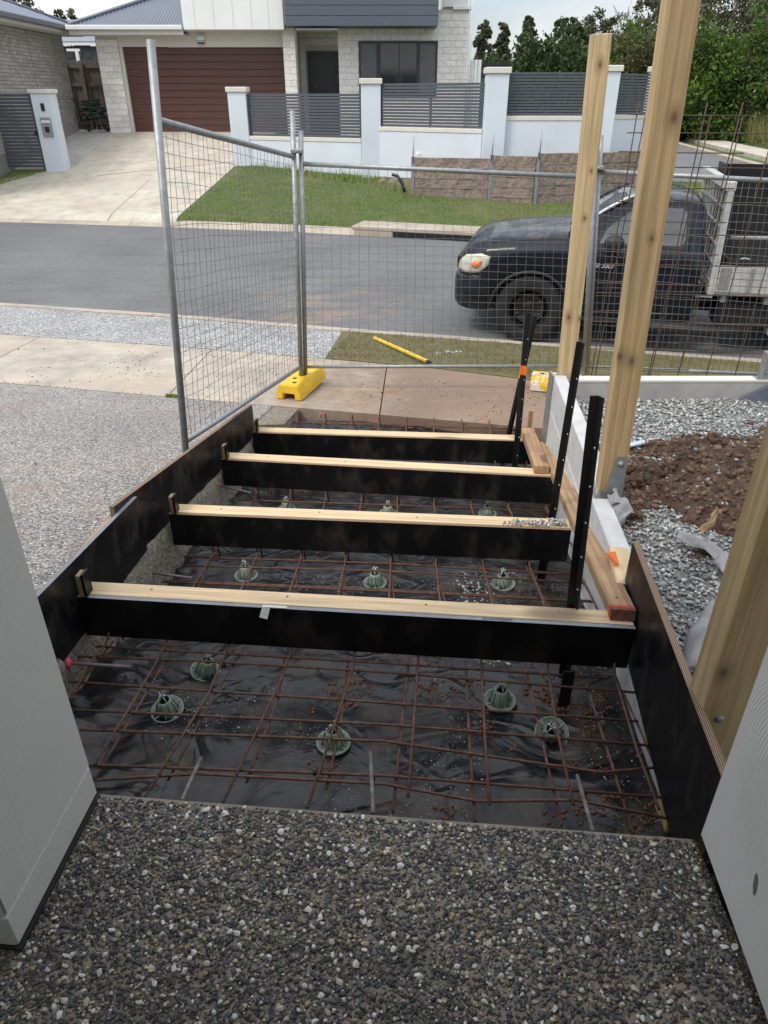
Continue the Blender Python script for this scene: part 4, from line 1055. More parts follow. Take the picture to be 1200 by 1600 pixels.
# ---- timber posts
t = empty('timber_post', (0.98, 2.78, -.02), 'tall leaning treated timber post on a steel stirrup, between stairs and soil heap', 'post', 'timber posts of the unfinished porch')
pb, pt = at(950, 770, D=2.78), at(1073, -60, D=2.74)
m_, ln = frame(pb, pt, (0, 1, 0)); m_ = m_ @ Matrix.Rotation(R(-6), 4, 'X')
bm = bmesh.new(); bbox(bm, 0.03, ln + .3, -.052, .052, -.045, .045); kn = [m_.inverted() @ at(x, y, D=2.732) for x, y in ((1050, 183), (1016, 371), (968, 556), (986, 563))]; finish(bm, 'post_timber', wood('treated_post_knots', (0.50, 0.365, 0.205), (0.35, 0.235, 0.12), band=0.8, knots=False, spots=[(k[0], k[1], -.045, r_) for k, r_ in zip(kn, (.015, .009, .014, .013))]), t, m_, bevel=.003)
mx_ = Matrix.Translation(Vector((pb.x, pb.y, -.02)))
bm = bmesh.new(); prism(bm, [(-.045, -.056, -.02), (.045, -.056, -.02), (.035, -.056, .20), (-.005, -.056, .20)], vec=(0, .005, 0)); prism(bm, [(-.045, .052, -.02), (.045, .052, -.02), (.035, .052, .20), (-.005, .052, .20)], vec=(0, .005, 0)); bbox(bm, -.055, .055, -.06, .06, -.028, -.021)
finish(bm, 'stirrup', M['galv'], t, mx_)
for (dx, dz) in ((.012, .165), (.008, .035), (-.0, .0)):
    bm = bmesh.new(); lathe_geo(bm, [(.0001, .009), (.008, .008), (.009, 0)], 6, Matrix.Translation((dx, -.0565, dz)) @ Matrix.Rotation(R(90), 4, 'X')); lathe_geo(bm, [(.0001, .003), (.014, .003), (.014, 0)], 14, Matrix.Translation((dx, -.0562, dz)) @ Matrix.Rotation(R(90), 4, 'X'))
    finish(bm, 'bolt', M['galv'], t, mx_)
bm = bmesh.new(); bbox(bm, -.04, .055, -.062, .05, -.24, -.030); finish(bm, 'footing_plate', M['galv'], t, mx_, bevel=.003)
t = empty('timber_post', (1.12, 4.34, -.5), 'shorter pale pine post with knots at the far end of the sleeper wall', 'post', 'timber posts of the unfinished porch')
pb, pt = at(883, 592, D=4.33), at(939, 53, D=4.29)
m_, ln = frame(pb, pt, (0, 1, 0)); m_ = m_ @ Matrix.Rotation(R(-3), 4, 'X')
bm = bmesh.new(); bbox(bm, 0, ln, -.046, .046, -.05, .05); kn = [m_.inverted() @ at(x, y, D=4.285) for x, y in ((935, 101), (922, 266), (912, 340), (888, 495), (905, 497))]; finish(bm, 'post_timber', wood('pale_post_knots', (0.62, 0.48, 0.28), (0.45, 0.31, 0.16), band=0.8, knots=False, spots=[(k[0], k[1], -.05, r_) for k, r_ in zip(kn, (.014, .008, .010, .015, .009))]), t, m_, bevel=.003)
bm = bmesh.new(); bbox(bm, -.06, 0.012, -.052, .052, -.056, .056); finish(bm, 'post_shoe', M['galv'], t, m_, bevel=.002)
t = empty('timber_post', (0.84, 1.31, -.1), 'thick treated timber post with a round bolt head, by the right rendered wall', 'post', 'timber posts of the unfinished porch')
bm = bmesh.new(); bbox(bm, 0.785, 0.905, 1.262, 1.352, -.6, 2.62)
bmesh.ops.transform(bm, matrix=Matrix.Rotation(R(90), 4, 'Y') @ Matrix.Translation((-.845, -1.307, 0)), verts=bm.verts[:])
kn = Matrix.Rotation(R(90), 4, 'Y') @ Matrix.Translation((-.845, -1.307, 0)) @ at(1130, 1052, D=1.262); finish(bm, 'post_timber', wood('near_post_knots', (0.52, 0.375, 0.21), (0.36, 0.245, 0.125), band=0.8, knots=False, spots=[(*kn, .013), (kn[0] - .22, kn[1] - .03, kn[2], .010)]), t, (Matrix.Rotation(R(90), 4, 'Y') @ Matrix.Translation((-.845, -1.307, 0))).inverted(), bevel=.003)
c = at(1124, 1124, D=1.262)
bm = bmesh.new(); lathe_geo(bm, [(.0001, .006), (.006, .0055), (.011, .003), (.0125, 0)], 18, Matrix.Translation(c) @ Matrix.Rotation(R(90), 4, 'X')); finish(bm, 'coach_bolt', M['galv'], t)

# ================================================================ THE YARD ON THE RIGHT
def yardz(x, y):
    """gravel level, soil heap level"""
    g = -0.085 + 0.02 * fbm(x, y, 1.3, 3) + 0.010 * fbm(x, y, 5, 2) - 0.03 * np.clip(y - 3, 0, 2)
    d = 0.20 * np.exp(-(((x - 2.10) / 1.05) ** 2 + ((y - 2.95 - 0.12 * (x - 1.5)) / 0.50) ** 2) ** 1.3)
    s = g - 0.050 + d * (1 + 0.5 * fbm(x, y, 4, 3)) + 0.10 * fbm(x, y, 8, 4)+ 0.06 * fbm(x, y, 24, 3) - 0.10 * np.exp(-(((x - 1.22) / .10) ** 2 + ((y - 2.63) / .10) ** 2))
    return g, s
def sheet(name, x0, x1, y0, y1, nx, ny, zf, mat, kind='structure', keep=None):
    X, Y = np.meshgrid(np.linspace(x0, x1, nx), np.linspace(y0, y1, ny)); X = X + 0.0 * Y
    Z = zf(X, Y); V = np.stack([X, Y, Z], -1).reshape(-1, 3); I = np.arange(nx * ny).reshape(ny, nx)
    F = np.stack([I[:-1, :-1], I[:-1, 1:], I[1:, 1:], I[1:, :-1]], -1).reshape(-1, 4)
    if keep is not None:
        k = keep(V[F].mean(1)); F = F[k]
    o = mesh_np(name, V, F, mat, smooth=True); o['kind'] = kind; return o
wallx = lambda y: np.where(y < 2.75, 0.885 + (y - 1.22) * 0.069, 1.04 + (y - 2.8) * .073)
outside = lambda c: c[:, 0] > wallx(c[:, 1]) - .004
sheet('yard_gravel_bed', 0.86, 5.5, 1.0, 4.17, 160, 120, lambda x, y: yardz(x, y)[0] - .004, M['gravelbase'], keep=outside)
heap = sheet('soil_heap', 0.99, 4.2, 2.10, 3.95, 300, 220, lambda x, y: yardz(x, y)[1], M['dirt'], 'stuff', keep=outside)
rs = np.random.RandomState(77)
def scatter_yard(n, seed, rmin, rmax, mat, name, on, flat=.6, reg=(0.88, 3.2, 1.15, 4.15)):
    rs = np.random.RandomState(seed)
    x = reg[0] + (reg[1] - reg[0]) * rs.rand(n) ** 1.25; y = reg[2] + (reg[3] - reg[2]) * rs.rand(n)
    g, s = yardz(x, y); ok = (x > wallx(y) + .005)
    inheap = (x > .99) & (y > 2.10) & (y < 3.95) & (s > g)
    ok &= (inheap if on == 'soil' else (~inheap | (rs.rand(n) < .04)))
    x, y, g, s, inheap = x[ok], y[ok], g[ok], s[ok], inheap[ok]
    z = np.where(inheap, s, g) + rmin * .3 + rmin * .8 * rs.rand(len(x)) * (on != 'soil')
    V, F = pebble_mesh(len(x), seed, rmin, rmax, np.stack([x, y, z], 1), flat, .28, 0)
    o = mesh_np(name, V, F, mat); o['kind'] = 'stuff'
scatter_yard(30000, 51, .0055, .0125, M['gravel'], 'yard_gravel', 'gravel')
def clodm():
    m = Mt('soil_clod', .95); c = m.ramp(m.island(), [(0, (0.055, 0.033, 0.022)), (0.5, (0.115, 0.069, 0.047)), (1, (0.20, 0.128, 0.088))]); m.col(c); m.bump(m.noise(90, 4), .8, .006); return m.m
M['clod'] = clodm()
scatter_yard(16000, 52, .003, .020, M['clod'], 'soil_clods', 'soil', .8)
scatter_yard(500, 53, .004, .010, M['gravel'], 'stray_gravel', 'soil')

# low concrete wall across the yard, with the grey wedge and post foot on it
t = empty('garden_wall', (2.6, 4.2, -.6), 'low grey concrete wall with a bright top edge crossing behind the gravel yard', 'retaining wall', 'concrete sleeper walls')
bm = bmesh.new(); bbox(bm, 1.175, 6.0, 4.16, 4.235, -.7, -.012); finish(bm, 'wall_panel', M['concrete'], t, bevel=.004)
bm = bmesh.new(); bbox(bm, 1.175, 6.0, 4.157, 4.24, -.0105, .002); finish(bm, 'wall_top', M['cap'], t)
q = [at(1126, 640, D=4.10), at(1205, 640, D=4.10), at(1215, 598, D=4.13), at(1185, 612, D=4.13)]
bm = bmesh.new(); prism(bm, q, vec=(0, .03, 0)); tag(finish(bm, 'corner_wedge', M['cladding']), 'dark grey wedge of sheet leaning on the garden wall at the right', 'panel')
c = at(1193, 592, D=4.2)
t = empty('fence_stirrup', tuple(c), 'galvanised post foot bolted on top of the low garden wall', 'bracket')
bm = bmesh.new(); bbox(bm, -.03, .03, -.03, .03, 0, .17); bbox(bm, -.055, .055, -.035, .035, -.0, .008); finish(bm, 'foot', M['galv'], t, Matrix.Translation(c), bevel=.002)
for dz in (.05, .12):
    bm = bmesh.new(); lathe_geo(bm, [(.0001, .006), (.008, .005), (.009, 0)], 6, Matrix.Translation((0, -.0305, dz)) @ Matrix.Rotation(R(90), 4, 'X')); finish(bm, 'bolt', M['galv'], t, Matrix.Translation(c))
# cloth pieces
def cloth(name, pts, label, lift=.02, nw=10, nl=26, seed=1, wid=None):
    """strip of fabric along a spine: pts = [(x,y,z,halfwidth)]"""
    V = []; n = nl
    P_ = [Vector(p[:3]) for p in pts]; W = [p[3] for p in pts]
    for i in range(n + 1):
        t = i / n * (len(pts) - 1); k = min(int(t), len(pts) - 2); f = t - k
        p = P_[k].lerp(P_[k + 1], f); w = W[k] * (1 - f) + W[k + 1] * f; d = (P_[k + 1] - P_[k]).normalized(); s = Vector((-d.y, d.x, 0)); s.normalize()
        for j in range(nw + 1):
            u = j / nw * 2 - 1; q = p + s * u * w
            q.z += lift * (1 - u * u) + .016 * float(fbm(q.x + seed, q.y, 14, 3)) + .01 * math.sin(u * 5 + i * .5)
            V.append(tuple(q))
    F = [(i * (nw + 1) + j, (i + 1) * (nw + 1) + j, (i + 1) * (nw + 1) + j + 1, i * (nw + 1) + j + 1) for i in range(n) for j in range(nw)]
    o = mesh_np(name, V, F, M['cloth'], smooth=True); o.modifiers.new('thickness', 'SOLIDIFY').thickness = .003
    return tag(o, label, 'fabric')
Z0 = -.06
a, b, c, d = (at(1058, 838, h=1.52), at(1095, 850, h=1.53), at(1128, 872, h=1.54), at(1140, 900, h=1.55))
cloth('geotextile', [(*a, .028), (*b, .030), (*c, .034), (*d, .03)], 'curved strip of grey geotextile fabric between soil heap and gravel', .02)
a, b, c = (at(1128, 955, h=1.50), at(1098, 1000, h=1.47), at(1082, 1062, h=1.50))
cloth('geotextile', [(*a, .05), (*b, .05), (*c, .04)], 'bunched grey geotextile fabric between gravel and nearest post', .05, seed=5)
a, b, c = (at(958, 776, h=1.50), at(974, 792, h=1.50), at(962, 826, h=1.56))
cloth('geotextile', [(*a, .03), (*b, .045), (*c, .01)], 'grey fabric flap beside the stirrup of the tall leaning post', .02, seed=9)
a, b = at(962, 700, h=1.57), at(1010, 690, h=1.57)
tag(beam('scrap_batten', M['bluewhite'], a, b, .035, .012), 'pale blue batten scrap lying on the far gravel', 'batten')
tag(cloth('root_wad', [(*at(1092, 832, h=1.46), .010), (*at(1110, 822, h=1.43), .014), (*at(1118, 800, h=1.42), .008), (*at(1126, 806, h=1.43), .005)], 'tan twisted root lying on the soil heap', .02), cat='root')
bpy.data.objects['root_wad'].data.materials.clear(); bpy.data.objects['root_wad'].data.materials.append(M['pine2'])

# ================================================================ TEMPORARY FENCE
def fence_panel(label, b0, b1, t0, t1, leg0=0.12, leg1=0.1, top_out=0.06, nx=31, nz=25, seed=1, r=.019):
    """b0,b1: ends of the bottom rail; t0,t1: ends of the top rail"""
    b0, b1, t0, t1 = map(Vector, (b0, b1, t0, t1)); rr = random.Random(seed)
    t = empty('wire_fence', tuple((b0 + b1) / 2), label, 'fence', 'panels of the temporary wire fence')
    u0, u1 = (t0 - b0).normalized(), (t1 - b1).normalized()
    tube('upright_tube', M['galv'], [b0 - u0 * leg0, t0 + u0 * top_out], r, t, 12)
    tube('upright_tube', M['galv'], [b1 - u1 * leg1, t1 + u1 * top_out], r, t, 12)
    tube('top_rail', M['galv'], [t0, t1], r * .9, t, 12); tube('bottom_rail', M['galv'], [b0, b1], r * .8, t, 12)
    P = lambda u, v: (b0.lerp(b1, u)).lerp(t0.lerp(t1, u), v)
    n = (b1 - b0).cross(t0 - b0).normalized()
    for i in range(1, nx):
        u = i / nx; ph = rr.random() * 6; am = .003 + .006 * rr.random() * (seed == 1)
        bar('mesh_wire', [P(u, v / 8) + n * am * math.sin(v * 1.9 + ph) + (b1 - b0).normalized() * am * math.sin(v * 2.3 + ph * 2) for v in range(9)], .00135, t, M['wire'], 4)
    for j in range(1, nz):
        v = j / nz; ph = rr.random() * 6; am = .003 + .004 * rr.random()
        bar('mesh_wire', [P(u / 8, v) + n * .003 + Vector((0, 0, am * math.sin(u * 1.7 + ph))) for u in range(9)], .00135, t, M['wire'], 4)
    return t
A_b, A_t = at(289, 690, D=3.6), at(246, 188, D=3.6)
B_b, B_t = at(470, 573, D=5.9), at(459, 245, D=5.9)
fence_panel('wire fence panel running up the driveway edge toward the viewer', A_b, B_b, A_t, B_t, .14, .10, .30, 31, 25, 1)
C_b, C_t = at(477, 573, D=5.93), at(471, 256, D=5.93)
D_b, D_t = at(912, 572, D=6.02), at(929, 277, D=6.02)
fence_panel('wire fence panel standing across the path between the yellow feet', C_b, D_b, C_t, D_t, .06, .08, .22, 31, 25, 2)
E_b, E_t = at(918, 573, D=6.06), at(936, 268, D=6.06)
F_b, F_t = at(1200, 585, D=5.55), at(1262, 285, D=5.55)
fence_panel('wire fence panel at the right, in front of the black utility truck', E_b, F_b, E_t, F_t, .08, .1, .25, 31, 25, 3)
# couplers
for p, l in ((at(464, 236, D=5.9), 'steel clamp joining fence panels above the left yellow foot'), (at(933, 262, D=6.03), 'steel clamp joining fence panels beside the pale pine post')):
    t = empty('fence_clamp', tuple(p), l, 'clamp')
    bm = bmesh.new(); bbox(bm, -.045, .045, -.028, .028, -.014, .014); finish(bm, 'clamp_plate', M['galv'], t, Matrix.Translation(p), bevel=.004)
    bm = bmesh.new(); lathe_geo(bm, [(.0001, .05), (.008, .049), (.008, -.04), (.0001, -.04)], 8, Matrix.Rotation(R(90), 4, 'X')); finish(bm, 'clamp_bolt', M['galv'], t, Matrix.Translation(p))
def fence_foot(c, rot, label, mat):
    t = empty('ballast_block', tuple(c), label, 'ballast block', 'yellow feet of the temporary fence')
    m_ = Matrix.Translation(c) @ Matrix.Rotation(rot, 4, 'Z')
    bm = bmesh.new()
    # tapered long block with a tunnel below
    w, h, l = .115, .125, .29
    sec = [(-w, 0), (-w * .45, 0), (-w * .45, h * .42), (w * .45, h * .42), (w * .45, 0), (w, 0), (w * .97, h * .55), (w * .72, h), (-w * .72, h), (-w * .97, h * .55)]
    a = [bm.verts.new((x, -l, z)) for x, z in sec]; b = [bm.verts.new((x * .98, l, z)) for x, z in sec]
    for i in range(len(sec)): bm.faces.new((a[i], a[(i + 1) % 10], b[(i + 1) % 10], b[i]))
    bm.faces.new(a[::-1]); bm.faces.new(b); bmesh.ops.recalc_face_normals(bm, faces=bm.faces[:])
    finish(bm, 'foot_body', mat, t, m_, bevel=.008, seg=2)
    for k, y in enumerate((-.2, -.1, 0, .1, .2)):
        bm = bmesh.new(); lathe_geo(bm, [(.0001, .0012), (.019, .0012), (.019, -.002)], 14, Matrix.Translation((.02 * (-1) ** k, y, h + .0003))); finish(bm, 'post_socket', M['blackplastic'], t, m_)
fence_foot(V3((-0.715, 5.92, tz(-.7, 5.8) + .012)), R(-17), 'clean yellow fence foot at the corner of the wire fence', M['yellow'])
fence_foot(V3((1.60, 6.02, tz(1.6, 6.02) + .012)), R(75), 'yellow fence foot splashed with white paint, behind the pale post', M['splat'])
# yellow strap on the verge
a, b = at(585, 532, h=2.32), at(672, 571, h=2.26)
t = empty('yellow_bar', tuple(a), 'thin yellow bar lying aslant on the dry grass verge', 'bar')
m_, ln = frame(a + V3((0, 0, .03)), b + V3((0, 0, .03)))
bm = bmesh.new(); bbox(bm, 0, ln - .06, -.018, .018, -.012, .012); finish(bm, 'bar_body', M['yellow'], t, m_, bevel=.003)
bm = bmesh.new(); bbox(bm, ln - .0595, ln, -.016, .016, -.010, .010); finish(bm, 'bar_tip', M['blackplastic'], t, m_, bevel=.002)
p = at(700, 552, h=2.30); V, F = pebble_mesh(14, 88, .01, .03, np.array([[p.x + rnd.uniform(-.14, .14), p.y + rnd.uniform(-.03, .03), p.z + .01] for _ in range(14)]), .15)
o = mesh_np('white_spill', V, F, M['bluewhite']); tag(o, None, None, kind='stuff')

M['darkrust'] = plain('dark_rusty_steel', (0.085, 0.055, 0.043), .85, var=.3, scale=30)
# rusty mesh sheets standing behind the garden wall
def mesh_sheet(label, o, dx, up, nx, nz, s=.2, extra=.05, seed=1, parent=None):
    rr = random.Random(seed); o, dx, up = V3(o), V3(dx).normalized(), V3(up).normalized(); n = dx.cross(up).normalized()
    t = empty('mesh_sheet', tuple(o), label, 'mesh sheet', 'rusty mesh sheets leaning behind the yard')
    for i in range(nx):
        p = o + dx * (s * i); w = .015 * rr.random()
        bar('upright_bar', [p + up * (k / 5 * (s * (nz - 1) + extra)) + dx * w * math.sin(k * 1.3 + seed + i) for k in range(6)], .0038, t, M['darkrust'])
    for j in range(nz):
        p = o + up * (s * j) + n * .008
        bar('cross_bar', [p - dx * extra + V3((0, 0, .01 * rr.random())), p + dx * (s * (nx - 1) * .5), p + dx * (s * (nx - 1) + extra)], .0038, t, M['darkrust'])
    return t
p0 = at(1168, 600, h=2.10)
tp = at(1168, 180, D=4.75)
zz_ = V3((-.02, .0, 1))
base = V3((tp.x, 4.9, tp.z - 2.0))
mesh_sheet('rusty mesh sheet nearest the tall post, its top corner free', (tp.x - .6, 5.02, tp.z - 2.0), (1, -.10, 0), (0, -.06, 1), 4, 11, seed=3, extra=.07)
mesh_sheet('second rusty mesh sheet reaching out to the right behind the low wall', (tp.x - .55, 5.12, tp.z - 2.10), (1, -.08, 0), (.02, -.04, 1), 14, 11, seed=8, extra=.09)

# ================================================================ THE BLACK UTILITY TRUCK
TW = V3((1.601, 7.949 - .0, -.925)); YAW = R(-14)
TM = Matrix.Translation(TW) @ Matrix.Rotation(YAW, 4, 'Z')
truck = empty('utility_truck', tuple(TW), 'dusty black utility truck with aluminium tray parked at the near kerb', 'utility truck')
WID = 1.72
def tpart(bm, name, mat, parent=truck, **k): return finish(bm, name, mat, parent, TM, **k)
def arch(u):
    z = 0.34
    for c in (0.0, 2.98):
        d = abs(u - c)
        if d < 0.44: z = max(z, 0.36 + math.sqrt(.44 ** 2 - d * d) * .92)
    return z
# body shell: stations along u: (half width, shoulder z, top centre z)
ST = [(-.86, .52, .60, .66), (-.84, .64, .74, .84), (-.80, .72, .85, .955), (-.74, .77, .92, 1.035), (-.66, .80, .95, 1.078), (-.5, .835, .985, 1.112), (-.2, .85, 1.02, 1.15),
      (.1, .855, 1.04, 1.175), (.32, .86, 1.05, 1.185), (.5, .86, 1.055, 1.13), (.9, .86, 1.055, 1.06), (1.3, .86, 1.055, 1.06), (1.62, .86, 1.055, 1.06), (1.70, .85, 1.05, 1.055)]
def st(u):
    a = [clampi(u, [(s[0], s[k]) for s in ST]) for k in (1, 2, 3)]; return a
us = sorted(set([s[0] for s in ST] + [round(-.84 + .035 * i, 3) for i in range(73)]))
def halfprof(hw, zs, zt, zb, m1, m2):
    return [(hw - .035, zb), (hw - .005, m1), (hw, m2), (hw - .012, zs - .025), (hw - .035, zs + .005), (hw - .085, zs + (zt - zs) * .52), (hw - .20, zs + (zt - zs) * .86), (hw * .4, zt - .003), (0, zt)]
bm = bmesh.new(); rings = []
for u in us:
    if u > 1.7: break
    hw, zs, zt = st(u); zb = arch(u)
    if u < -.5: zb = clampi(u, [(-.86, .43), (-.8, .36), (-.46, .345)])
    if u < -.40: zb = min(zb, .40)
    zb = min(zb, zs - .06)
    m1, m2 = zb + (zs - zb) * .35, zb + (zs - zb) * .72
    half = halfprof(hw, zs, zt, zb, m1, m2)
    pts = half + [(-a, b) for a, b in half[-2::-1]]
    rings.append([bm.verts.new((u, WID / 2 - a, b)) for a, b in pts])
for a, b in zip(rings, rings[1:]):
    for k in range(len(a) - 1): f = bm.faces.new((a[k], b[k], b[k + 1], a[k + 1])); f.smooth = True
bm.faces.new(rings[0]); bm.faces.new(rings[-1][::-1])
for r_ in (rings[0], rings[-1]): pass
bmesh.ops.recalc_face_normals(bm, faces=bm.faces[:])
tpart(bm, 'body', M['carpaint'], smooth=True)
# dark wheel housings and floor
bm = bmesh.new()
for c in (0.0,):
    bbox(bm, c - .44, c + .44, .30, WID - .30, .30, .85)
bbox(bm, .46, 1.66, .07, WID - .07, .30, .36); bbox(bm, -.6, 4.3, .45, .53, .38, .5); bbox(bm, -.6, 4.3, WID - .53, WID - .45, .38, .5); bbox(bm, -.5, .5, .4, WID - .4, .3, .6)
tpart(bm, 'chassis', M['blackplastic'])
for yy in (.015, WID - .315):
    bm = bmesh.new()
    lathe_geo(bm, [(.445, 0), (.445, .30)], 30, Matrix.Translation((0, yy + .30, .37)) @ Matrix.Rotation(R(90), 4, 'X')); 
    bmesh.ops.delete(bm, geom=[v for v in bm.verts if v.co.z < .34], context='VERTS')
    tpart(bm, 'wheel_housing', M['blackplastic'])
# cabin
bm = bmesh.new(); rings = []
GS = [(.36, 1.175, .70), (.50, 1.27, .69), (.70, 1.405, .665), (.88, 1.505, .64), (.98, 1.545, .625), (1.15, 1.568, .62), (1.35, 1.568, .62), (1.52, 1.555, .62), (1.62, 1.52, .62), (1.665, 1.45, .63), (1.69, 1.25, .67), (1.70, 1.06, .70)]
for u, zt, rw in GS:
    bw = .80; zb = 1.045
    tt = (zt - zb) / (1.56 - zb); sw = bw + (rw - bw) * 1.0
    half = [(bw + .015, zb), (bw + (rw + .035 - bw) * .5, zb + (zt - zb) * .5), (rw + .035, zt - .045 * tt), (rw - .02, zt - .012 * tt), (rw - .2, zt), (0, zt + .012)]
    pts = half + [(-a, b) for a, b in half[-2::-1]]
    rings.append([bm.verts.new((u, WID / 2 - a, b)) for a, b in pts])
for a, b in zip(rings, rings[1:]):
    for k in range(len(a) - 1): f = bm.faces.new((a[k], b[k], b[k + 1], a[k + 1])); f.smooth = True
bmesh.ops.recalc_face_normals(bm, faces=bm.faces[:])
tpart(bm, 'cabin', M['carpaint'], smooth=True)
def cabside(u, z, off=.004):
    """point on the sloping side of the cabin, nearer the viewer"""
    zt = clampi(u, [(g[0], g[1]) for g in GS]); rw = clampi(u, [(g[0], g[2]) for g in GS]); zb = 1.045
    f = (z - zb) / max(zt - .045 - zb, .01); a = .815 + (rw + .035 - .815) * f
    return V3((u, WID / 2 - a - off, z))
def sidepanel(name, poly, mat, parent=truck, off=.004, th=.004):
    pts = [cabside(u, z, off) for u, z in poly]; bm = bmesh.new()
    a = [bm.verts.new(p) for p in pts]; b = [bm.verts.new(p + V3((0, th + .003, 0))) for p in pts]; n = len(a)
    bm.faces.new(a); bm.faces.new(b[::-1])
    for i in range(n): bm.faces.new((a[i], b[i], b[(i + 1) % n], a[(i + 1) % n]))
    bmesh.ops.recalc_face_normals(bm, faces=bm.faces[:]); return tpart(bm, name, mat, parent)
dr = sidepanel('side_window', [(.66, 1.10), (1.47, 1.10), (1.50, 1.16), (1.48, 1.40), (1.44, 1.445), (1.02, 1.45), (.95, 1.42), (.72, 1.24)], M['carglass'], off=.009)
sidepanel('window_seal', [(.60, 1.075), (1.50, 1.075), (1.535, 1.13), (1.51, 1.42), (1.45, 1.47), (1.0, 1.475), (.92, 1.44), (.66, 1.22)], M['blackplastic'], off=.004)
# windscreen
def roofpt(u, vfrac, off=.006):
    zt = clampi(u, [(g[0], g[1]) for g in GS]); rw = clampi(u, [(g[0], g[2]) for g in GS])
    return V3((u - off, WID / 2 - vfrac * (rw - .01), zt + off + .008 * (1 - abs(vfrac))))
bm = bmesh.new(); g = [[bm.verts.new(roofpt(u, v)) for v in [1 - k / 6 for k in range(13)]] for u in (.42, .5, .7, .88, .955)]
for a, b in zip(g, g[1:]):
    for k in range(12): f = bm.faces.new((a[k], b[k], b[k + 1], a[k + 1])); f.smooth = True
tpart(bm, 'windscreen', M['carglass'])
for s in (1, -1):
    bm = bmesh.new(); tube_geo(bm, [roofpt(u, s * 1.0, .01) for u in (.38, .5, .7, .88, .97)], .017, 8); tpart(bm, 'windscreen_pillar', M['alloy'] if s == 1 else M['carpaint'])
# door gaps, handle, badge, mirror
for pts in ([(.60, .40), (.585, .7), (.60, 1.04)], [(1.55, .40), (1.56, .7), (1.545, 1.05)], [(1.545, 1.05), (1.54, 1.3), (1.50, 1.48)]):
    bm = bmesh.new(); tube_geo(bm, [V3((u, (WID / 2 - .861) if z < 1.03 else cabside(u, z, .002).y, z)) for u, z in pts], .005, 5); tpart(bm, 'door_gap', M['blackplastic'])
bm = bmesh.new(); bbox(bm, 1.30, 1.45, -.028, -.004, .90, .935); tpart(bm, 'door_handle', M['blackplastic'], bevel=.008, seg=2)
bm = bmesh.new(); bmesh.ops.create_icosphere(bm, subdivisions=3, radius=1); 
finish(bm, 'wing_mirror', M['blackplastic'], truck, TM @ Matrix.Translation((.80, -.12, 1.13)) @ Matrix.Diagonal((.10, .075, .085, 1)), smooth=True)
bm = bmesh.new(); tube_geo(bm, [V3((.82, -.08, 1.09)), V3((.86, .06, 1.07))], .025, 8); tpart(bm, 'mirror_arm', M['blackplastic'])
text_obj('badge', 'BT-50 3000', .062, M['chrome'], TM @ Matrix.Translation((.535, -.004, .865)) @ Matrix.Rotation(R(90), 4, 'X'), truck, ext=.002, shear=.35, bold=True)
for z in (.60, .72):
    bm = bmesh.new(); bbox(bm, .52, 1.66, -.010, .03, z, z + .012); tpart(bm, 'side_moulding', M['blackplastic'], bevel=.003)
bm = bmesh.new(); bbox(bm, .5, 1.7, -.02, .16, .30, .345); tpart(bm, 'side_step', M['blackplastic'], bevel=.01, seg=2)
for s in (0, 1):
    bm = bmesh.new(); pts = []
    for u in [-.66 + .07 * i for i in range(17)]:
        hw, zs, zt = st(u); y = WID / 2 - (hw - .085) if not s else WID / 2 + (hw - .085)
        pts.append(V3((u, y, zs + (zt - zs) * .52 - .001)))
    tube_geo(bm, pts, .004, 5); tpart(bm, 'bonnet_gap', M['blackplastic'])
bm = bmesh.new(); bbox(bm, -.885, -.80, .45, WID - .45, .70, .84); tpart(bm, 'grille', M['blackplastic'], bevel=.01)
# front corner: headlamp, indicator, bumper, fog recess
def surfpt(u, z, off=.006):
    hw, zs, zt = st(u); zb = .38; pr_ = halfprof(hw, zs, zt, zb, zb + (zs - zb) * .35, zb + (zs - zb) * .72)
    a = pr_[0][0]
    for (a0, z0), (a1, z1) in zip(pr_, pr_[1:]):
        if z0 <= z <= z1: a = a0 + (a1 - a0) * (z - z0) / max(z1 - z0, 1e-6); break
    return V3((u - off * clampi(u, [(-.86, 1.2), (-.5, 0)]), WID / 2 - a - off, z))
def facepatch(name, poly, mat, off=.008):
    bm = bmesh.new(); cu = sum(p[0] for p in poly) / len(poly); cz = sum(p[1] for p in poly) / len(poly); rg = []
    # refine the outline, then step inwards
    fine = []
    for (a, b), (c, d) in zip(poly, poly[1:] + poly[:1]):
        for k in range(3): fine.append((a + (c - a) * k / 3, b + (d - b) * k / 3))
    for f in (1, .999, .75, .5, .25):
        o_ = .0 if f == 1 else off + .012 * (1 - f)
        rg.append([bm.verts.new(surfpt(cu + (u - cu) * f, cz + (z - cz) * f, o_)) for u, z in fine])
    c = bm.verts.new(surfpt(cu, cz, off + .014)); n = len(fine)
    for a, b in zip(rg, rg[1:]):
        for i in range(n): f = bm.faces.new((a[i], a[(i + 1) % n], b[(i + 1) % n], b[i])); f.smooth = True
    for i in range(n): bm.faces.new((rg[-1][i], rg[-1][(i + 1) % n], c)).smooth = True
    bmesh.ops.recalc_face_normals(bm, faces=bm.faces[:])
    return tpart(bm, name, mat)
facepatch('headlamp', [(-.825, .76), (-.80, .85), (-.73, .92), (-.56, .945), (-.46, .92), (-.48, .83), (-.57, .745), (-.72, .73)], M['lamp'], .010)
facepatch('indicator', [(-.655, .815), (-.63, .865), (-.545, .875), (-.56, .82), (-.61, .79)], M['amber'], .028)
facepatch('fog_recess', [(-.835, .50), (-.80, .57), (-.75, .55), (-.735, .46), (-.79, .44)], M['lamp'], .003)
bm = bmesh.new(); rings = []
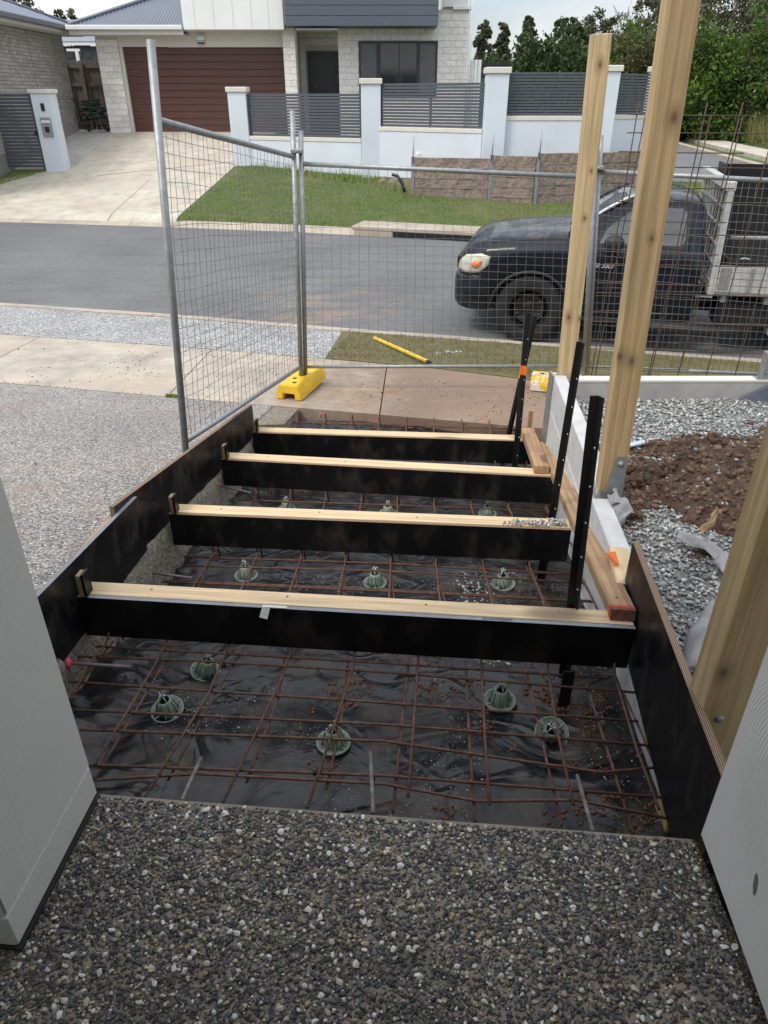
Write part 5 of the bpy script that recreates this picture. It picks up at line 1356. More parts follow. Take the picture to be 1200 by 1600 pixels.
for u, hw, z0, z1 in ((-.885, .50, .42, .66), (-.865, .64, .37, .69), (-.80, .76, .345, .715), (-.70, .825, .335, .72), (-.56, .862, .335, .71), (-.47, .868, .345, .68)):
    half = [(hw - .06, z0), (hw, z0 + .07), (hw + .008, (z0 + z1) / 2), (hw, z1 - .03), (hw - .05, z1)]
    pts = half + [(-a, b) for a, b in half[::-1]]
    rings.append([bm.verts.new((u, WID / 2 - a, b)) for a, b in pts])
for a, b in zip(rings, rings[1:]):
    for k in range(len(a) - 1): f = bm.faces.new((a[k], b[k], b[k + 1], a[k + 1])); f.smooth = True
bm.faces.new(rings[0]); bmesh.ops.recalc_face_normals(bm, faces=bm.faces[:])
tpart(bm, 'front_bumper', M['carpaint'], smooth=True)
bm = bmesh.new(); tube_geo(bm, [V3((-.435 * math.cos(a), .012, .37 + .415 * math.sin(a))) for a in [math.pi * i / 14 for i in range(0, 15)]], .02, 6)
tpart(bm, 'arch_lip', M['blackplastic'])
for v in (.25, .9):
    bm = bmesh.new(); tube_geo(bm, [V3((.42, v, 1.20)), V3((.5, v + .3, 1.235))], .008, 6); bbox(bm, .34, .43, v - .08, v + .1, 1.175, 1.20); tpart(bm, 'wiper', M['blackplastic'])
# wheels
def wheel(u, v, flip):
    w = empty('wheel', (0, 0, 0), '', '')
    for k in ('label', 'category'): del w[k]
    w.matrix_world = TM @ Matrix.Translation((u, v, .375)) @ Matrix.Rotation(R(90 if not flip else -90), 4, 'X')
    w.location, w.rotation_euler = w.matrix_world.to_translation(), w.matrix_world.to_euler()
    w.parent = truck; w.matrix_parent_inverse = world_of(truck).inverted()
    m_ = TM @ Matrix.Translation((u, v, .375)) @ Matrix.Rotation(R(90 if not flip else -90), 4, 'X')
    bm = bmesh.new(); prof = [(.215, -.10), (.24, -.115), (.31, -.122), (.355, -.108), (.372, -.07), (.375, 0), (.372, .07), (.355, .108), (.31, .122), (.24, .115), (.215, .10)]
    lathe_geo(bm, prof, 56)
    for k in range(56):
        if k % 2: 
            for s in (-1, 1): bbox(bm, .368, .381, -.014, .014, s * .055 - .038, s * .055 + .038, mat=Matrix.Rotation(k * math.pi * 2 / 56 + s * .03, 4, 'Z'))
    finish(bm, 'tyre', M['tyre'], w, m_)
    bm = bmesh.new(); lathe_geo(bm, [(.0001, .035), (.05, .035), (.075, .02), (.12, .035), (.165, .05), (.185, .02), (.20, .06), (.215, .105), (.222, .105), (.218, -.09)], 36)
    for k in range(6):
        a = k * math.pi / 3; lathe_geo(bm, [(.0001, .045), (.010, .043), (.011, .02)], 6, Matrix.Rotation(a, 4, 'Z') @ Matrix.Translation((.062, 0, .0)))
    lathe_geo(bm, [(.0001, .065), (.028, .062), (.032, .02)], 12)
    finish(bm, 'rim', M['rim'], w, m_, smooth=True)
    bm = bmesh.new()
    for k in range(6):
        a = k * math.pi / 3 + .5; lathe_geo(bm, [(.0001, .0455), (.021, .0455), (.024, .03)], 10, Matrix.Rotation(a, 4, 'Z') @ Matrix.Translation((.140, 0, 0)))
    finish(bm, 'rim_holes', M['doorblack'], w, m_)
for u, v, fl in ((0, .125, 0), (0, WID - .125, 1), (3.02, .125, 0), (3.02, WID - .125, 1)): wheel(u, v, fl)
# tray: deck, drop sides, headboard
bm = bmesh.new(); bbox(bm, 1.80, 4.35, -.02, WID + .02, .66, .715); tpart(bm, 'tray_deck', M['alloy'], bevel=.004)
for k in range(6):
    bm = bmesh.new(); bbox(bm, 1.95 + .42 * k, 2.0 + .42 * k, .02, WID - .02, .575, .658); tpart(bm, 'cross_member', M['galv'])
for k in range(4):
    bm = bmesh.new(); bbox(bm, 1.865, 4.35, -.045, -.021, .690 + .066 * k, .690 + .066 * k + .0645); tpart(bm, 'side_plank', M['alloy'], bevel=.005, seg=2)
for u in (2.16, 2.9, 3.7):
    bm = bmesh.new(); bbox(bm, u, u + .032, -.058, -.046, .70, .945); tpart(bm, 'side_latch', M['galv'], bevel=.003)
bm = bmesh.new(); bbox(bm, 1.88, 1.98, -.052, -.0455, .72, .93); tpart(bm, 'corner_plate', M['galv'])
for v0, v1 in ((-.045, .025), (WID - .025, WID + .045)):
    bm = bmesh.new(); prism(bm, [(1.80, v0, .66), (1.865, v0, .66), (1.835, v0, 1.64), (1.785, v0, 1.64)], vec=(0, v1 - v0, 0)); tpart(bm, 'headboard_post', M['alloy'], bevel=.004)
bm = bmesh.new(); bbox(bm, 1.757, 1.845, -.05, WID + .05, 1.6405, 1.72); tpart(bm, 'headboard_rail', M['alloy'], bevel=.006)
for k in range(5):
    bm = bmesh.new(); bbox(bm, 1.785, 1.815, .03, WID - .03, .78 + .17 * k, .80 + .17 * k); tpart(bm, 'headboard_bar', M['galv'])
for k in range(8):
    bm = bmesh.new(); bbox(bm, 1.79, 1.81, .2 * k + .12, .2 * k + .135, .72, 1.638); tpart(bm, 'headboard_rod', M['galv'])
bm = bmesh.new(); tube_geo(bm, [V3((.95, -.02, .30)), V3((1.9, -.02, .28)), V3((2.3, .05, .30))], .055, 10); tpart(bm, 'side_bar', M['blackplastic'])
bm = bmesh.new(); bbox(bm, 1.95, 2.5, .12, .5, .30, .56); tpart(bm, 'under_tray_box', M['blackplastic'], bevel=.02, seg=2)
bm = bmesh.new(); prism(bm, [(2.50, .02, .25), (2.52, .02, .58), (2.62, .02, .62), (2.66, .02, .28)], vec=(0, .25, 0)); tpart(bm, 'mudguard', M['alloy'])
# toolbox with its lid up, standing on the tray
t = empty('tool_box', tuple(TM @ V3((2.4, .8, .716))), 'open black tool box with raised lid standing on the truck tray', 'tool box')
def xpart(bm, name, mat, **k): return finish(bm, name, mat, t, TM, **k)
bm = bmesh.new()
bbox(bm, 1.93, 3.6, .05, .08, .717, 1.00); bbox(bm, 1.93, 3.6, 1.55, 1.58, .717, 1.0); bbox(bm, 1.93, 1.96, .081, 1.549, .717, 1.0); bbox(bm, 3.57, 3.6, .081, 1.549, .717, 1.0)
xpart(bm, 'box_shell', M['blackplastic'])
bm = bmesh.new(); prism(bm, [(1.93, 1.585, 1.0), (3.6, 1.585, 1.0), (3.6, 1.35, 1.78), (1.93, 1.35, 1.78)], vec=(0, .03, 0)); bbox(bm, 1.90, 1.929, 1.15, 1.60, 1.0, 1.79); xpart(bm, 'raised_lid', M['blackplastic'])
bm = bmesh.new(); bbox(bm, 1.94, 3.6, .2, .26, 1.17, 1.205); xpart(bm, 'cross_bar', M['galv'], bevel=.01)
bm = bmesh.new(); bbox(bm, 2.4, 2.52, 1.30, 1.36, 1.62, 1.66); bbox(bm, 2.45, 2.47, 1.30, 1.34, 1.54, 1.619); xpart(bm, 'lid_latch', M['galv'])
bm = bmesh.new(); tube_geo(bm, [V3((2.55, .3, 1.0)), V3((2.45, .9, 1.5))], .012, 6); xpart(bm, 'gas_strut', M['galv'])
for (u, v, z, s, mt, lb, nm) in ((2.2, .5, .95, .07, 'red', 'small red tool bag lying inside the open tool box', 'tool_bag'), (2.28, .35, .98, .05, 'pine', 'pale wooden offcut lying inside the open tool box', 'offcut'), (2.5, .45, .96, .05, 'red', 'red power tool lying inside the open tool box', 'power_tool')):
    bm = bmesh.new(); bbox(bm, -s, s, -s * .6, s * .6, 0, s * .8); bmesh.ops.bevel(bm, geom=bm.edges[:], offset=s * .25, segments=2, affect='EDGES')
    if nm == 'power_tool': tube_geo(bm, [V3((s, 0, s * .5)), V3((s * 2.2, 0, s * .6))], s * .2, 8); bbox(bm, -s * .3, s * .1, -s * .2, s * .2, -s, 0)
    tag(finish(bm, nm, M[mt], None, TM @ Matrix.Translation((u, v, z - .15)) @ Matrix.Rotation(.5, 4, 'Z')), lb, 'tool' if nm != 'offcut' else 'wood scrap')
bm = bmesh.new(); lathe_geo(bm, [(.055 + .008 * math.cos(a), .008 * math.sin(a)) for a in [math.pi * k / 4 for k in range(8)]], 20, closed=True)
tag(finish(bm, 'cord_coil', M['hole'], None, TM @ Matrix.Translation((2.17, .36, .93)) @ Matrix.Rotation(.4, 4, 'X')), 'pale coil of cord lying inside the open tool box', 'cord')

# ================================================================ ACROSS THE STREET
HY = 25.0
def hx(px, y=HY, py=100): return at(px, py, D=y).x
def hz(py, y=HY, px=600): return at(px, py, D=y).z
def hbox(name, mat, px0, px1, py0, py1, parent, y0=0.0, y1=0.3, bevel=0, ym=None):
    """box on the street front of the house: sides, top and foot measured on the front plane"""
    ym = HY if ym is None else ym; pm = (py0 + py1) / 2
    bm = bmesh.new(); x0, x1 = hx(px0, ym, pm), hx(px1, ym, pm); bbox(bm, min(x0, x1), max(x0, x1), ym + y0, ym + y1, hz(py1, ym), hz(py0, ym))
    return finish(bm, name, mat, parent, bevel=bevel)
def lay_bricks(parent, O, dx, width, z0, z1, bl, bh, mort, mat, smat, holes=(), proud=.012, nrm=None, budget=None, name='brick', seed=1):
    """bricks as separate pieces standing proud of the mortar; beyond the budget they are joined in one part"""
    O, dx = V3(O), V3(dx).normalized(); n = dx.cross(V3((0, 0, 1))) if nrm is None else V3(nrm)
    rr = random.Random(seed); meshes = {}; rest = []
    rot = Matrix((dx, -n, V3((0, 0, 1)))).transposed().to_4x4()
    rows = int((z1 - z0) / bh + .001)
    for r_ in range(rows - 1, -1, -1):
        za = z0 + r_ * bh; zb = min(za + bh, z1); off = (bl / 2 if r_ % 2 else 0); u = -off
        segs = [(0, width)]
        for (h0, h1, hz0, hz1) in holes:
            if za < hz1 - .01 and zb > hz0 + .01:
                ns = []
                for a, b in segs:
                    if h0 > a: ns.append((a, min(b, h0)))
                    if h1 < b: ns.append((max(a, h1), b))
                segs = [q for q in ns if q[1] - q[0] > .02]
        while u < width:
            for a, b in segs:
                p, q = max(u, a), min(u + bl, b)
                if q - p > mort * 2.5:
                    L_ = round(q - p - mort, 3); pos = O + dx * (p + mort / 2) + V3((0, 0, za + mort / 2 - O.z)) - n * 0.0
                    if budget[0] > 0:
                        budget[0] -= 1
                        if L_ not in meshes:
                            bm = bmesh.new(); bbox(bm, 0, L_, -proud, .02, 0, bh - mort)
                            me = bpy.data.meshes.new(name); bm.to_mesh(me); bm.free(); me.materials.append(mat); meshes[L_] = me
                        link(name, meshes[L_], parent, Matrix.Translation(pos + n * (rr.random() * .004)) @ rot)
                    else: rest.append((pos, L_, rr.random() * .004))
            u += bl
    if rest:
        bm = bmesh.new()
        for pos, L_, j in rest: bbox(bm, 0, L_, -proud, .02, 0, bh - mort, mat=Matrix.Translation(pos + n * j) @ rot)
        o = finish(bm, name + '_courses', smat, parent); o['kind'] = 'stuff'

house = empty('house', (hx(450), HY, .54), 'two-storey pale brick house with a dark red garage door across the street', 'house')
GZ = hz(207)
# cores (mortar-coloured walls behind the bricks)
x155, x198 = hx(157), hx(196)
bud = [300]
def core(name, xa, xb, ya, yb, za, zb, mat='mortar'): return box(name, M[mat], xa, xb, ya, yb, za, zb, house)
# garage pier
px0, px1 = hx(160, HY, 130), hx(193, HY, 130)
core('pier_core', px0, px1, HY + .02, HY + .45, GZ - .1, hz(55)); lay_bricks(house, (px0, HY + .02, GZ), (1, 0, 0), px1 - px0, GZ - .02, hz(54), .39, .162, .010, M['brick'], M['brick'], budget=bud, nrm=(0, -1, 0))
lay_bricks(house, (px0, HY + 4.5, GZ), (0, -1, 0), 4.48, GZ - .02, hz(54), .39, .162, .010, M['brick'], M['brick'], budget=bud, nrm=(-1, 0, 0), seed=3)
core('garage_side_wall', px0 + .01, px0 + .25, HY + .46, HY + 9, GZ - .3, hz(50))
# garage door: panels in a frame
gx0, gx1 = hx(199, HY, 140), hx(447, HY, 140); gz1 = hz(73)
box('door_frame', M['trim'], gx0 - .09, gx0, HY + .10, HY + .3, GZ, gz1, house)
npan = 12; ph = (gz1 - GZ) / npan
gd = empty('garage_door', ((gx0 + gx1) / 2, HY + .2, GZ), '', '');
for k in ('label', 'category'): del gd[k]
gd['label'] = 'dark red timber-look sectional garage door'
gd.parent = house; gd.matrix_parent_inverse = world_of(house).inverted()
for k in range(npan): box('door_panel', M['garage'], gx0 + .004, gx1, HY + .20, HY + .25, GZ + k * ph + .002, GZ + (k + 1) * ph - .002, gd, bevel=.007)
box('panel_backing', M['doorblack'], gx0, gx1, HY + .252, HY + .30, GZ, gz1, gd)
# lintel band and upper white box, downlight
box('lintel_board', M['trim'], px1 + .005, hx(447), HY + .05, HY + .24, gz1 + .002, hz(49), house)
box('garage_soffit', M['trim'], px0 - .5, hx(447), HY - .45, HY + .049, hz(50), hz(48), house)
bm = bmesh.new(); bbox(bm, hx(284, HY - .6, 20), hx(442, HY - .6, 20), HY - .6, HY + 3, hz(46, HY - .6), 6.4); uw = finish(bm, 'upper_storey', M['whitewall'], house)
for px in (312, 341, 370, 398, 424): box('panel_batten', M['trim'], hx(px, HY - .6), hx(px, HY - .6) + .012, HY - .606, HY - .6005, hz(46, HY - .6), 6.4, house)
c = V3((hx(318), HY + .045, hz(60)))
l_ = empty('wall_light', tuple(c), '', ''); del l_['label'], l_['category']; l_.parent = house; l_.matrix_parent_inverse = world_of(house).inverted()
bm = bmesh.new(); bbox(bm, -.13, .13, -.12, 0, -.10, .10, mat=Matrix.Translation(c)); finish(bm, 'light_body', M['gutter'], l_, bevel=.05, seg=3)
bm = bmesh.new(); bbox(bm, -.10, .10, -.14, -.03, -.135, -.1005, mat=Matrix.Translation(c)); finish(bm, 'sensor', M['darkframe'], l_, bevel=.015)
# hip roof over the garage with corrugations
ez = hz(43, HY - .55)
ex0, ex1 = hx(108, HY - .55, 40), hx(284, HY - .55, 40)
rz = lambda y: ez + (y - (HY - .55)) * 0.42
bm = bmesh.new(); ncor = 46; wv = (ex1 + 1.0 - ex0) / ncor
gr = []
for i in range(ncor * 4 + 1):
    x = ex0 + wv * i / 4; dz = .022 * math.cos(i * math.pi / 2)
    ye = min(HY - .55 + (x - ex0) * 1.0, HY + 3.6)
    gr.append((bm.verts.new((x, HY - .55, ez + .05 + dz)), bm.verts.new((x, ye + .001, rz(ye) + .05 + dz))))
for a, b in zip(gr, gr[1:]): bm.faces.new((a[0], b[0], b[1], a[1])).smooth = True
# hip side
prv = None
for i in range(0, 120):
    y = HY - .55 + i * .08; dz = .022 * math.cos(i * math.pi / 2); xt = ex0 + min(y - (HY - .55), 4.15)
    cur = (bm.verts.new((ex0, y, ez + .05 + dz)), bm.verts.new((xt, y, ez + .05 + dz + (xt - ex0) * .42)))
    if prv: bm.faces.new((prv[0], cur[0], cur[1], prv[1])).smooth = True
    prv = cur
finish(bm, 'garage_roof', M['roofmetal'], house)
bm = bmesh.new(); tube_geo(bm, [(ex0 - .02, HY - .57, ez + .075), (ex0 + 4.15, HY + 3.6, rz(HY + 3.6) + .09)], .05, 8); finish(bm, 'ridge_cap', M['roofmetal'], house)
box('front_gutter', M['gutter'], ex0 - .08, ex1 + .02, HY - .68, HY - .56, ez - .06, ez + .055, house, bevel=.015)
box('front_fascia', M['trim'], ex0 - .04, ex1 + .02, HY - .558, HY - .53, ez - .17, ez + .02, house)
box('eave_lining', M['trim'], ex0 - .04, ex1 + .02, HY - .529, HY + .05, ez - .17, ez - .15, house)
box('side_gutter', M['gutter'], ex0 - .10, ex0 - .002, HY - .55, HY + 9, ez - .06, ez + .055, house, bevel=.015)
# entry: column, recess, door
cx0, cx1 = hx(443, HY - .3, 100), hx(463, HY - .3, 100); CZ = hz(150)
core('column_core', cx0 + .015, cx1 - .015, HY - .285, HY + .2, .3, hz(40)); lay_bricks(house, (cx0 + .01, HY - .285, .3), (1, 0, 0), cx1 - cx0 - .02, .3, hz(42, HY - .3), .39, .162, .010, M['brick'], M['brick'], budget=bud, nrm=(0, -1, 0))
lay_bricks(house, (cx1 - .015, HY - .285, .3), (0, 1, 0), .48, .3, hz(42, HY - .3), .39, .162, .010, M['brick'], M['brick'], budget=bud, nrm=(1, 0, 0))
box('column_cap', M['gutter'], cx0 - .03, cx1 + .04, HY - .34, HY + .2, hz(42, HY - .3) + .002, hz(38, HY - .3) + .03, house, bevel=.01)
rx1 = hx(529); ry = HY + 1.6
core('recess_wall', cx0 + .3, rx1 + .5, ry + .02, ry + .2, .3, hz(38))
dx0, dx1 = hx(481, ry, 110), hx(536, ry, 110); dz1 = hz(80, ry)
lay_bricks(house, (cx0 + .3, ry + .02, .3), (1, 0, 0), rx1 + .4 - cx0 - .3, .3, hz(52, ry), .39, .162, .010, M['brick'], M['brick'], holes=[(dx0 - .05 - cx0 - .3, 9, 0, dz1 + .05)], budget=bud, nrm=(0, -1, 0), seed=5)
box('porch_ceiling_panel', M['trim'], cx0, rx1, HY + .2, ry, hz(48), hz(46), house)
fd = empty('front_door', (dx0, ry, .4), '', ''); del fd['label'], fd['category']; fd.parent = house; fd.matrix_parent_inverse = world_of(house).inverted()
box('door_leaf', M['doorblack'], dx0 + .10, dx1 + .3, ry - .03, ry + .015, .35, dz1 - .08, fd)
box('door_jamb', M['darkframe'], dx0, dx0 + .09, ry - .07, ry + .018, .35, dz1, fd); box('door_head', M['darkframe'], dx0 + .091, dx1 + .3, ry - .07, ry + .018, dz1 - .079, dz1, fd)
tube('door_handle', M['galv'], [(dx0 + .16, ry - .06, hz(135, ry)), (dx0 + .27, ry - .06, hz(135, ry))], .015, fd)
box('recess_side', M['mortar'], cx0 + .02, cx0 + .295, HY + .201, ry + .2, .3, hz(38), house)
# right brick wall with its window
wx0, wx1 = rx1, hx(731, HY, 70); wz1 = hz(15)
core('front_wall_core', wx0 + .01, wx1 - .01, HY + .02, HY + .25, -.1, wz1)
core('front_wall_return', wx1 - .26, wx1 - .01, HY + .251, HY + 9, -.1, wz1 - .02)
vx0, vx1 = hx(561, HY, 100), hx(683, HY, 100); vz0, vz1 = hz(152), hz(64)
lay_bricks(house, (wx0, HY + .02, .0), (1, 0, 0), wx1 - wx0, .0, wz1, .39, .162, .010, M['brick'], M['brick'], holes=[(vx0 - wx0, vx1 - wx0, vz0, vz1)], budget=bud, nrm=(0, -1, 0), seed=7)
wd = empty('front_window', ((vx0 + vx1) / 2, HY, vz0), '', ''); del wd['label'], wd['category']; wd.parent = house; wd.matrix_parent_inverse = world_of(house).inverted()
ww = vx1 - vx0
cuts = [0, .235, .265, .74, .76, .985]
box('frame_head', M['darkframe'], vx0, vx1, HY - .03, HY + .019, vz1 - .06, vz1, wd); box('frame_sill', M['darkframe'], vx0, vx1, HY - .03, HY + .019, vz0, vz0 + .06, wd)
for a, b in ((0, .02), (.225, .275), (.51, .522), (.735, .775), (.98, 1)):
    box('mullion', M['darkframe'], vx0 + ww * a, vx0 + ww * b, HY - .025, HY + .018, vz0 + .0605, vz1 - .0605, wd)
for a, b, mt in ((.0205, .2245, 'curtain'), (.2755, .5095, 'glass'), (.5225, .7345, 'glass'), (.7755, .9795, 'curtain')):
    box('glass_pane', M[mt], vx0 + ww * a, vx0 + ww * b, HY + .004, HY + .012, vz0 + .061, vz1 - .061, wd)
box('top_capping', M['gutter'], wx1 - .48 * 1, wx1 + .05, HY - .05, HY + .3, wz1 + .002, wz1 + .07, house)
for px in (580, 622, 664): box('weep_slot', M['darkframe'], hx(px), hx(px) + .015, HY + .004, HY + .0075, hz(49), hz(45), house)
# dark balcony cladding
by = HY - .9
bx0, bx1 = hx(445, by, 20), hx(685, by, 20)
bz0 = hz(41, by)
nb = 5; bh_ = .24
for k in range(12): box('cladding_board', M['cladding'], bx0, bx1, by, by + .08, bz0 + k * bh_ + .006, bz0 + (k + 1) * bh_ - .002, house, bevel=.006)
box('balcony_mass', M['darkframe'], bx0 + .01, bx1 - .01, by + .081, HY + .0, bz0 + .004, bz0 + 2.8, house)
box('upper_white_wall', M['whitewall'], hx(690), wx1 - .05, HY + .0, HY + 5, wz1 + .071, 6.4, house)
box('upper_left_return', M['whitewall'], hx(442, HY - .6, 20) + .005, bx0 - .005, HY - .5, HY + .2, hz(40), 6.4, house)
tube('downpipe', M['gutter'], [(wx1 + .06, HY + .0, wz1 + 1.2), (wx1 + .06, HY + .0, -.1)], .05, house)
for px in (737,): pass
bm = bmesh.new()
pk = empty('side_gate', (hx(738), HY + .3, 0), 'narrow white panel gate beside the brick house corner', 'gate')
for k in range(3): box('gate_board', M['gutter'], wx1 + .13 + k * .11, wx1 + .225 + k * .11, HY + .1, HY + .15, .2, hz(93, HY), pk)
# flat patio roof and pickets seen over the fence
pr = empty('patio_roof', (4.5, 27, 1.6), 'flat dark patio roof seen above the fence beside the house', 'patio roof')
box('roof_plate', M['darkframe'], hx(742, 27), hx(797, 27), 27, 29.5, hz(103, 27), hz(98, 27), pr)
box('roof_post', M['darkframe'], hx(788, 27), hx(788, 27) + .09, 27.1, 27.2, -.2, hz(103, 27), pr)
pf = empty('picket_fence', (4.3, 26.5, .6), 'low pale picket fence glimpsed behind the slat fence', 'fence')
for k in range(9): box('picket', M['curtain'], hx(741 + 5 * k, 26.5), hx(744 + 5 * k, 26.5), 26.5, 26.53, .5, hz(122, 26.5), pf)

# ---- slat fence: pillars, low walls, slats
P4 = [(371, 20.5, 138, 13.5), (579.5, 19.0, 125, 13), (777.5, 17.3, 108, 13), (950, 17.3, 105, 13), (1036, 18.6, 106, 12)]
fen = empty('slat_fence', (0, 19, -.5), 'pale blue rendered fence with charcoal slats in front of the brick house', 'fence')
PP = []
for px, D, py, hw in P4:
    c = at(px, py, D=D); w_ = .225
    PP.append(c); zb = tz(c.x, D) - .4
    pl = empty('fence_pillar', (c.x, D, zb), '', ''); del pl['label'], pl['category']; pl.parent = fen; pl.matrix_parent_inverse = world_of(fen).inverted()
    bm = bmesh.new(); bbox(bm, c.x - w_, c.x + w_, D - w_, D + w_, zb, c.z - .085); finish(bm, 'pillar_shaft', M['fencewall'], pl, bevel=.008)
    bm = bmesh.new(); bbox(bm, c.x - w_ - .035, c.x + w_ + .035, D - w_ - .035, D + w_ + .035, c.z - .084, c.z + .03); finish(bm, 'pillar_cap', M['cap'], pl, bevel=.012)
SP = [(146, 212), (130, 197.5), (112, 181), (113, 180)]
for k, ((pa, pb), a, b) in enumerate(zip(SP, PP, PP[1:])):
    a2, b2 = V3((a.x, a.y, 0)), V3((b.x, b.y, 0)); d = (b2 - a2).normalized(); L_ = (b2 - a2).length
    pmx = (P4[k][0] + 20); Dm = a.y
    zt_, zc_ = at(pmx, pa, D=Dm - .1).z, at(pmx, pb, D=Dm - .1).z
    if k == 3: Dm = a.y; 
    m_, ln = frame(a2 + d * .226, b2 - d * .226)
    ns = 14; sh = (zt_ - zc_) / ns
    for j in range(ns):
        bm = bmesh.new(); bbox(bm, .002, ln - .002, -.012, .012, zc_ + j * sh + .006, zc_ + (j + 1) * sh - .008); finish(bm, 'slat', M['slat'], fen, m_, bevel=.002)
    for f in (.02, .5, .98):
        bm = bmesh.new(); bbox(bm, ln * f - .02, ln * f + .02, .0125, .05, zc_, zt_ - .02); finish(bm, 'slat_stiffener', M['slat'], fen, m_)
    bm = bmesh.new(); bbox(bm, 0.001, ln - .001, -.10, .10, zc_ - .09, zc_ - .002); finish(bm, 'wall_capping', M['cap'], fen, m_, bevel=.008)
    bm = bmesh.new(); bbox(bm, 0.001, ln - .001, -.085, .085, tz(a.x, a.y) - .7, zc_ - .0905); finish(bm, 'low_wall', M['fencewall'], fen, m_)
# block retaining wall with steel posts
ret = empty('block_retaining_wall', (2.5, 16.5, -.5), 'brown split-face block retaining wall with galvanised posts on the grass slope', 'retaining wall')
W = [(645, 16.9, 246), (768, 16.55, 243), (842, 16.2, 240), (932, 16.5, 238), (1000, 17.1, 236), (1040, 17.7, 236)]
WP = [at(px, py, D=D) for px, D, py in W]
for (a, b) in zip(WP, WP[1:]):
    m_, ln = frame(V3((a.x, a.y, 0)), V3((b.x, b.y, 0)))
    for r_ in range(5):
        zt_ = min(a.z, b.z) - r_ * .2
        bm = bmesh.new(); bbox(bm, .035, ln - .035, -.04, .06, zt_ - .19, zt_)
        bmesh.ops.subdivide_edges(bm, edges=[e for e in bm.edges if e.calc_length() > .5], cuts=9, use_grid_fill=True)
        for v in bm.verts:
            if v.co.y < 0: v.co += V3((0, rnd.uniform(-.022, .01), rnd.uniform(-.006, .006)))
        finish(bm, 'wall_block', M['blockwall'], ret, m_)
for a, (px, D, py) in zip(WP, W):
    up = {645: .38, 768: .40, 842: .42, 1000: .35}.get(px, .05)
    bm = bmesh.new(); bbox(bm, a.x - .033, a.x + .033, a.y - .065, a.y - .055, a.z - 1.3, a.z + .02); bbox(bm, a.x - .006, a.x + .006, a.y - .054, a.y + .05, a.z - 1.3, a.z + .02)
    finish(bm, 'steel_post', M['galv'], ret)
    if up > .1: tube('post_rod', M['galv'], [(a.x, a.y - .07, a.z - .1), (a.x + .01, a.y - .07, a.z + up)], .014, ret, 6)
# pipe end, rock and bent stake by the wall
c = at(655, 246, D=17.2); tag(tube('drain_pipe', M['gutter'], [(c.x, 17.0, c.z + .03), (c.x, 17.5, c.z + .03)], .075, None, 14), 'white pipe end poking over the block retaining wall', 'pipe')
c = at(617, 286, h=1.75); V, F = pebble_mesh(9, 61, .08, .22, np.array([[c.x + rnd.uniform(-.35, .3), c.y + rnd.uniform(-.2, .2), c.z + rnd.uniform(-.02, .08)] for _ in range(9)]), .6, .3)
o = mesh_np('rubble_pile', V, F, M['blockwall']); tag(o, 'pile of brown rubble beside the start of the block wall', 'rubble')
a, b = at(632, 300, D=16.8), at(621, 275, D=16.9); tag(tube('bent_stake', M['doorblack'], [a, (a + b) / 2 + V3((.03, 0, 0)), b, b + V3((-.12, 0, .03))], .035, None, 6), 'bent dark stake leaning beside the brown rubble', 'stake')
for px, py, l_ in ((487, 276, 'pale stone lying in the grass below the fence, nearer the driveway'),):
    c = at(px, py, h=1.78); V, F = pebble_mesh(1, 66, .16, .17, np.array([[c.x, c.y, c.z + .04]]), .3, .25); tag(mesh_np('stone', V, F, M['cap']), l_, 'stone')

# ---- left: gate, letterbox pillar, neighbour house, paling fence, cart
c0 = at(52, 143, D=20.3)
lp = empty('letterbox_pillar', (c0.x, 20.4, -.2), 'pale rendered letterbox pillar with intercom beside the grey slat gate', 'pillar')
PX0, PX1 = at(46, 145, D=20.3).x, at(76, 145, D=20.3).x; PZ0, PZ1 = at(75, 272, D=20.3).z, at(60, 140, D=20.3).z
PX1 = PX0 + .50
bm = bmesh.new(); bbox(bm, PX0, PX1, 20.3, 20.68, PZ0 - .15, PZ1 - .08); finish(bm, 'pillar_shaft', M['fencewall'], lp, bevel=.008)
bm = bmesh.new(); bbox(bm, PX0 - .04, PX1 + .04, 20.26, 20.72, PZ1 - .079, PZ1 + .01); finish(bm, 'pillar_cap', M['cap'], lp, bevel=.01)
mid = (PX0 + PX1) / 2
bm = bmesh.new(); bbox(bm, mid - .04, mid + .05, 20.27, 20.299, PZ1 - .46, PZ1 - .29); finish(bm, 'intercom', M['doorblack'], lp, bevel=.01)
lb = empty('letterbox', (mid, 20.28, PZ1 - 1.0), '', ''); del lb['label'], lb['category']; lb.parent = lp; lb.matrix_parent_inverse = world_of(lp).inverted()
bm = bmesh.new(); bbox(bm, mid - .12, mid + .14, 20.265, 20.299, PZ1 - 1.03, PZ1 - .60); finish(bm, 'letterbox_plate', M['galv'], lb, bevel=.008)
bm = bmesh.new(); bbox(bm, mid - .10, mid + .12, 20.245, 20.264, PZ1 - .72, PZ1 - .66); finish(bm, 'letterbox_flap', M['gutter'], lb, bevel=.006)
bm = bmesh.new(); bbox(bm, mid - .04, mid + .07, 20.255, 20.264, PZ1 - .93, PZ1 - .80); finish(bm, 'letterbox_lock', M['doorblack'], lb)
gt = empty('slat_gate', (PX0 - .9, 20.4, PZ0), 'grey slatted metal gate standing left of the letterbox pillar', 'gate')
gz0, gz1 = at(40, 262, D=20.35).z, at(20, 146, D=20.35).z; gx0, gx1 = at(4, 262, D=20.35).x - .1, PX0 - .03
ng = 21; sh = (gz1 - gz0) / ng
for j in range(ng):
    bm = bmesh.new(); bbox(bm, gx0 + .06, gx1 - .05, 20.38, 20.40, gz0 + j * sh + .008, gz0 + (j + 1) * sh - .010); finish(bm, 'gate_slat', M['slat'], gt, bevel=.003)
for x in (gx0, gx1 - .05): box('gate_stile', M['slat'], x, x + .05, 20.36, 20.42, gz0 - .03, gz1, gt)
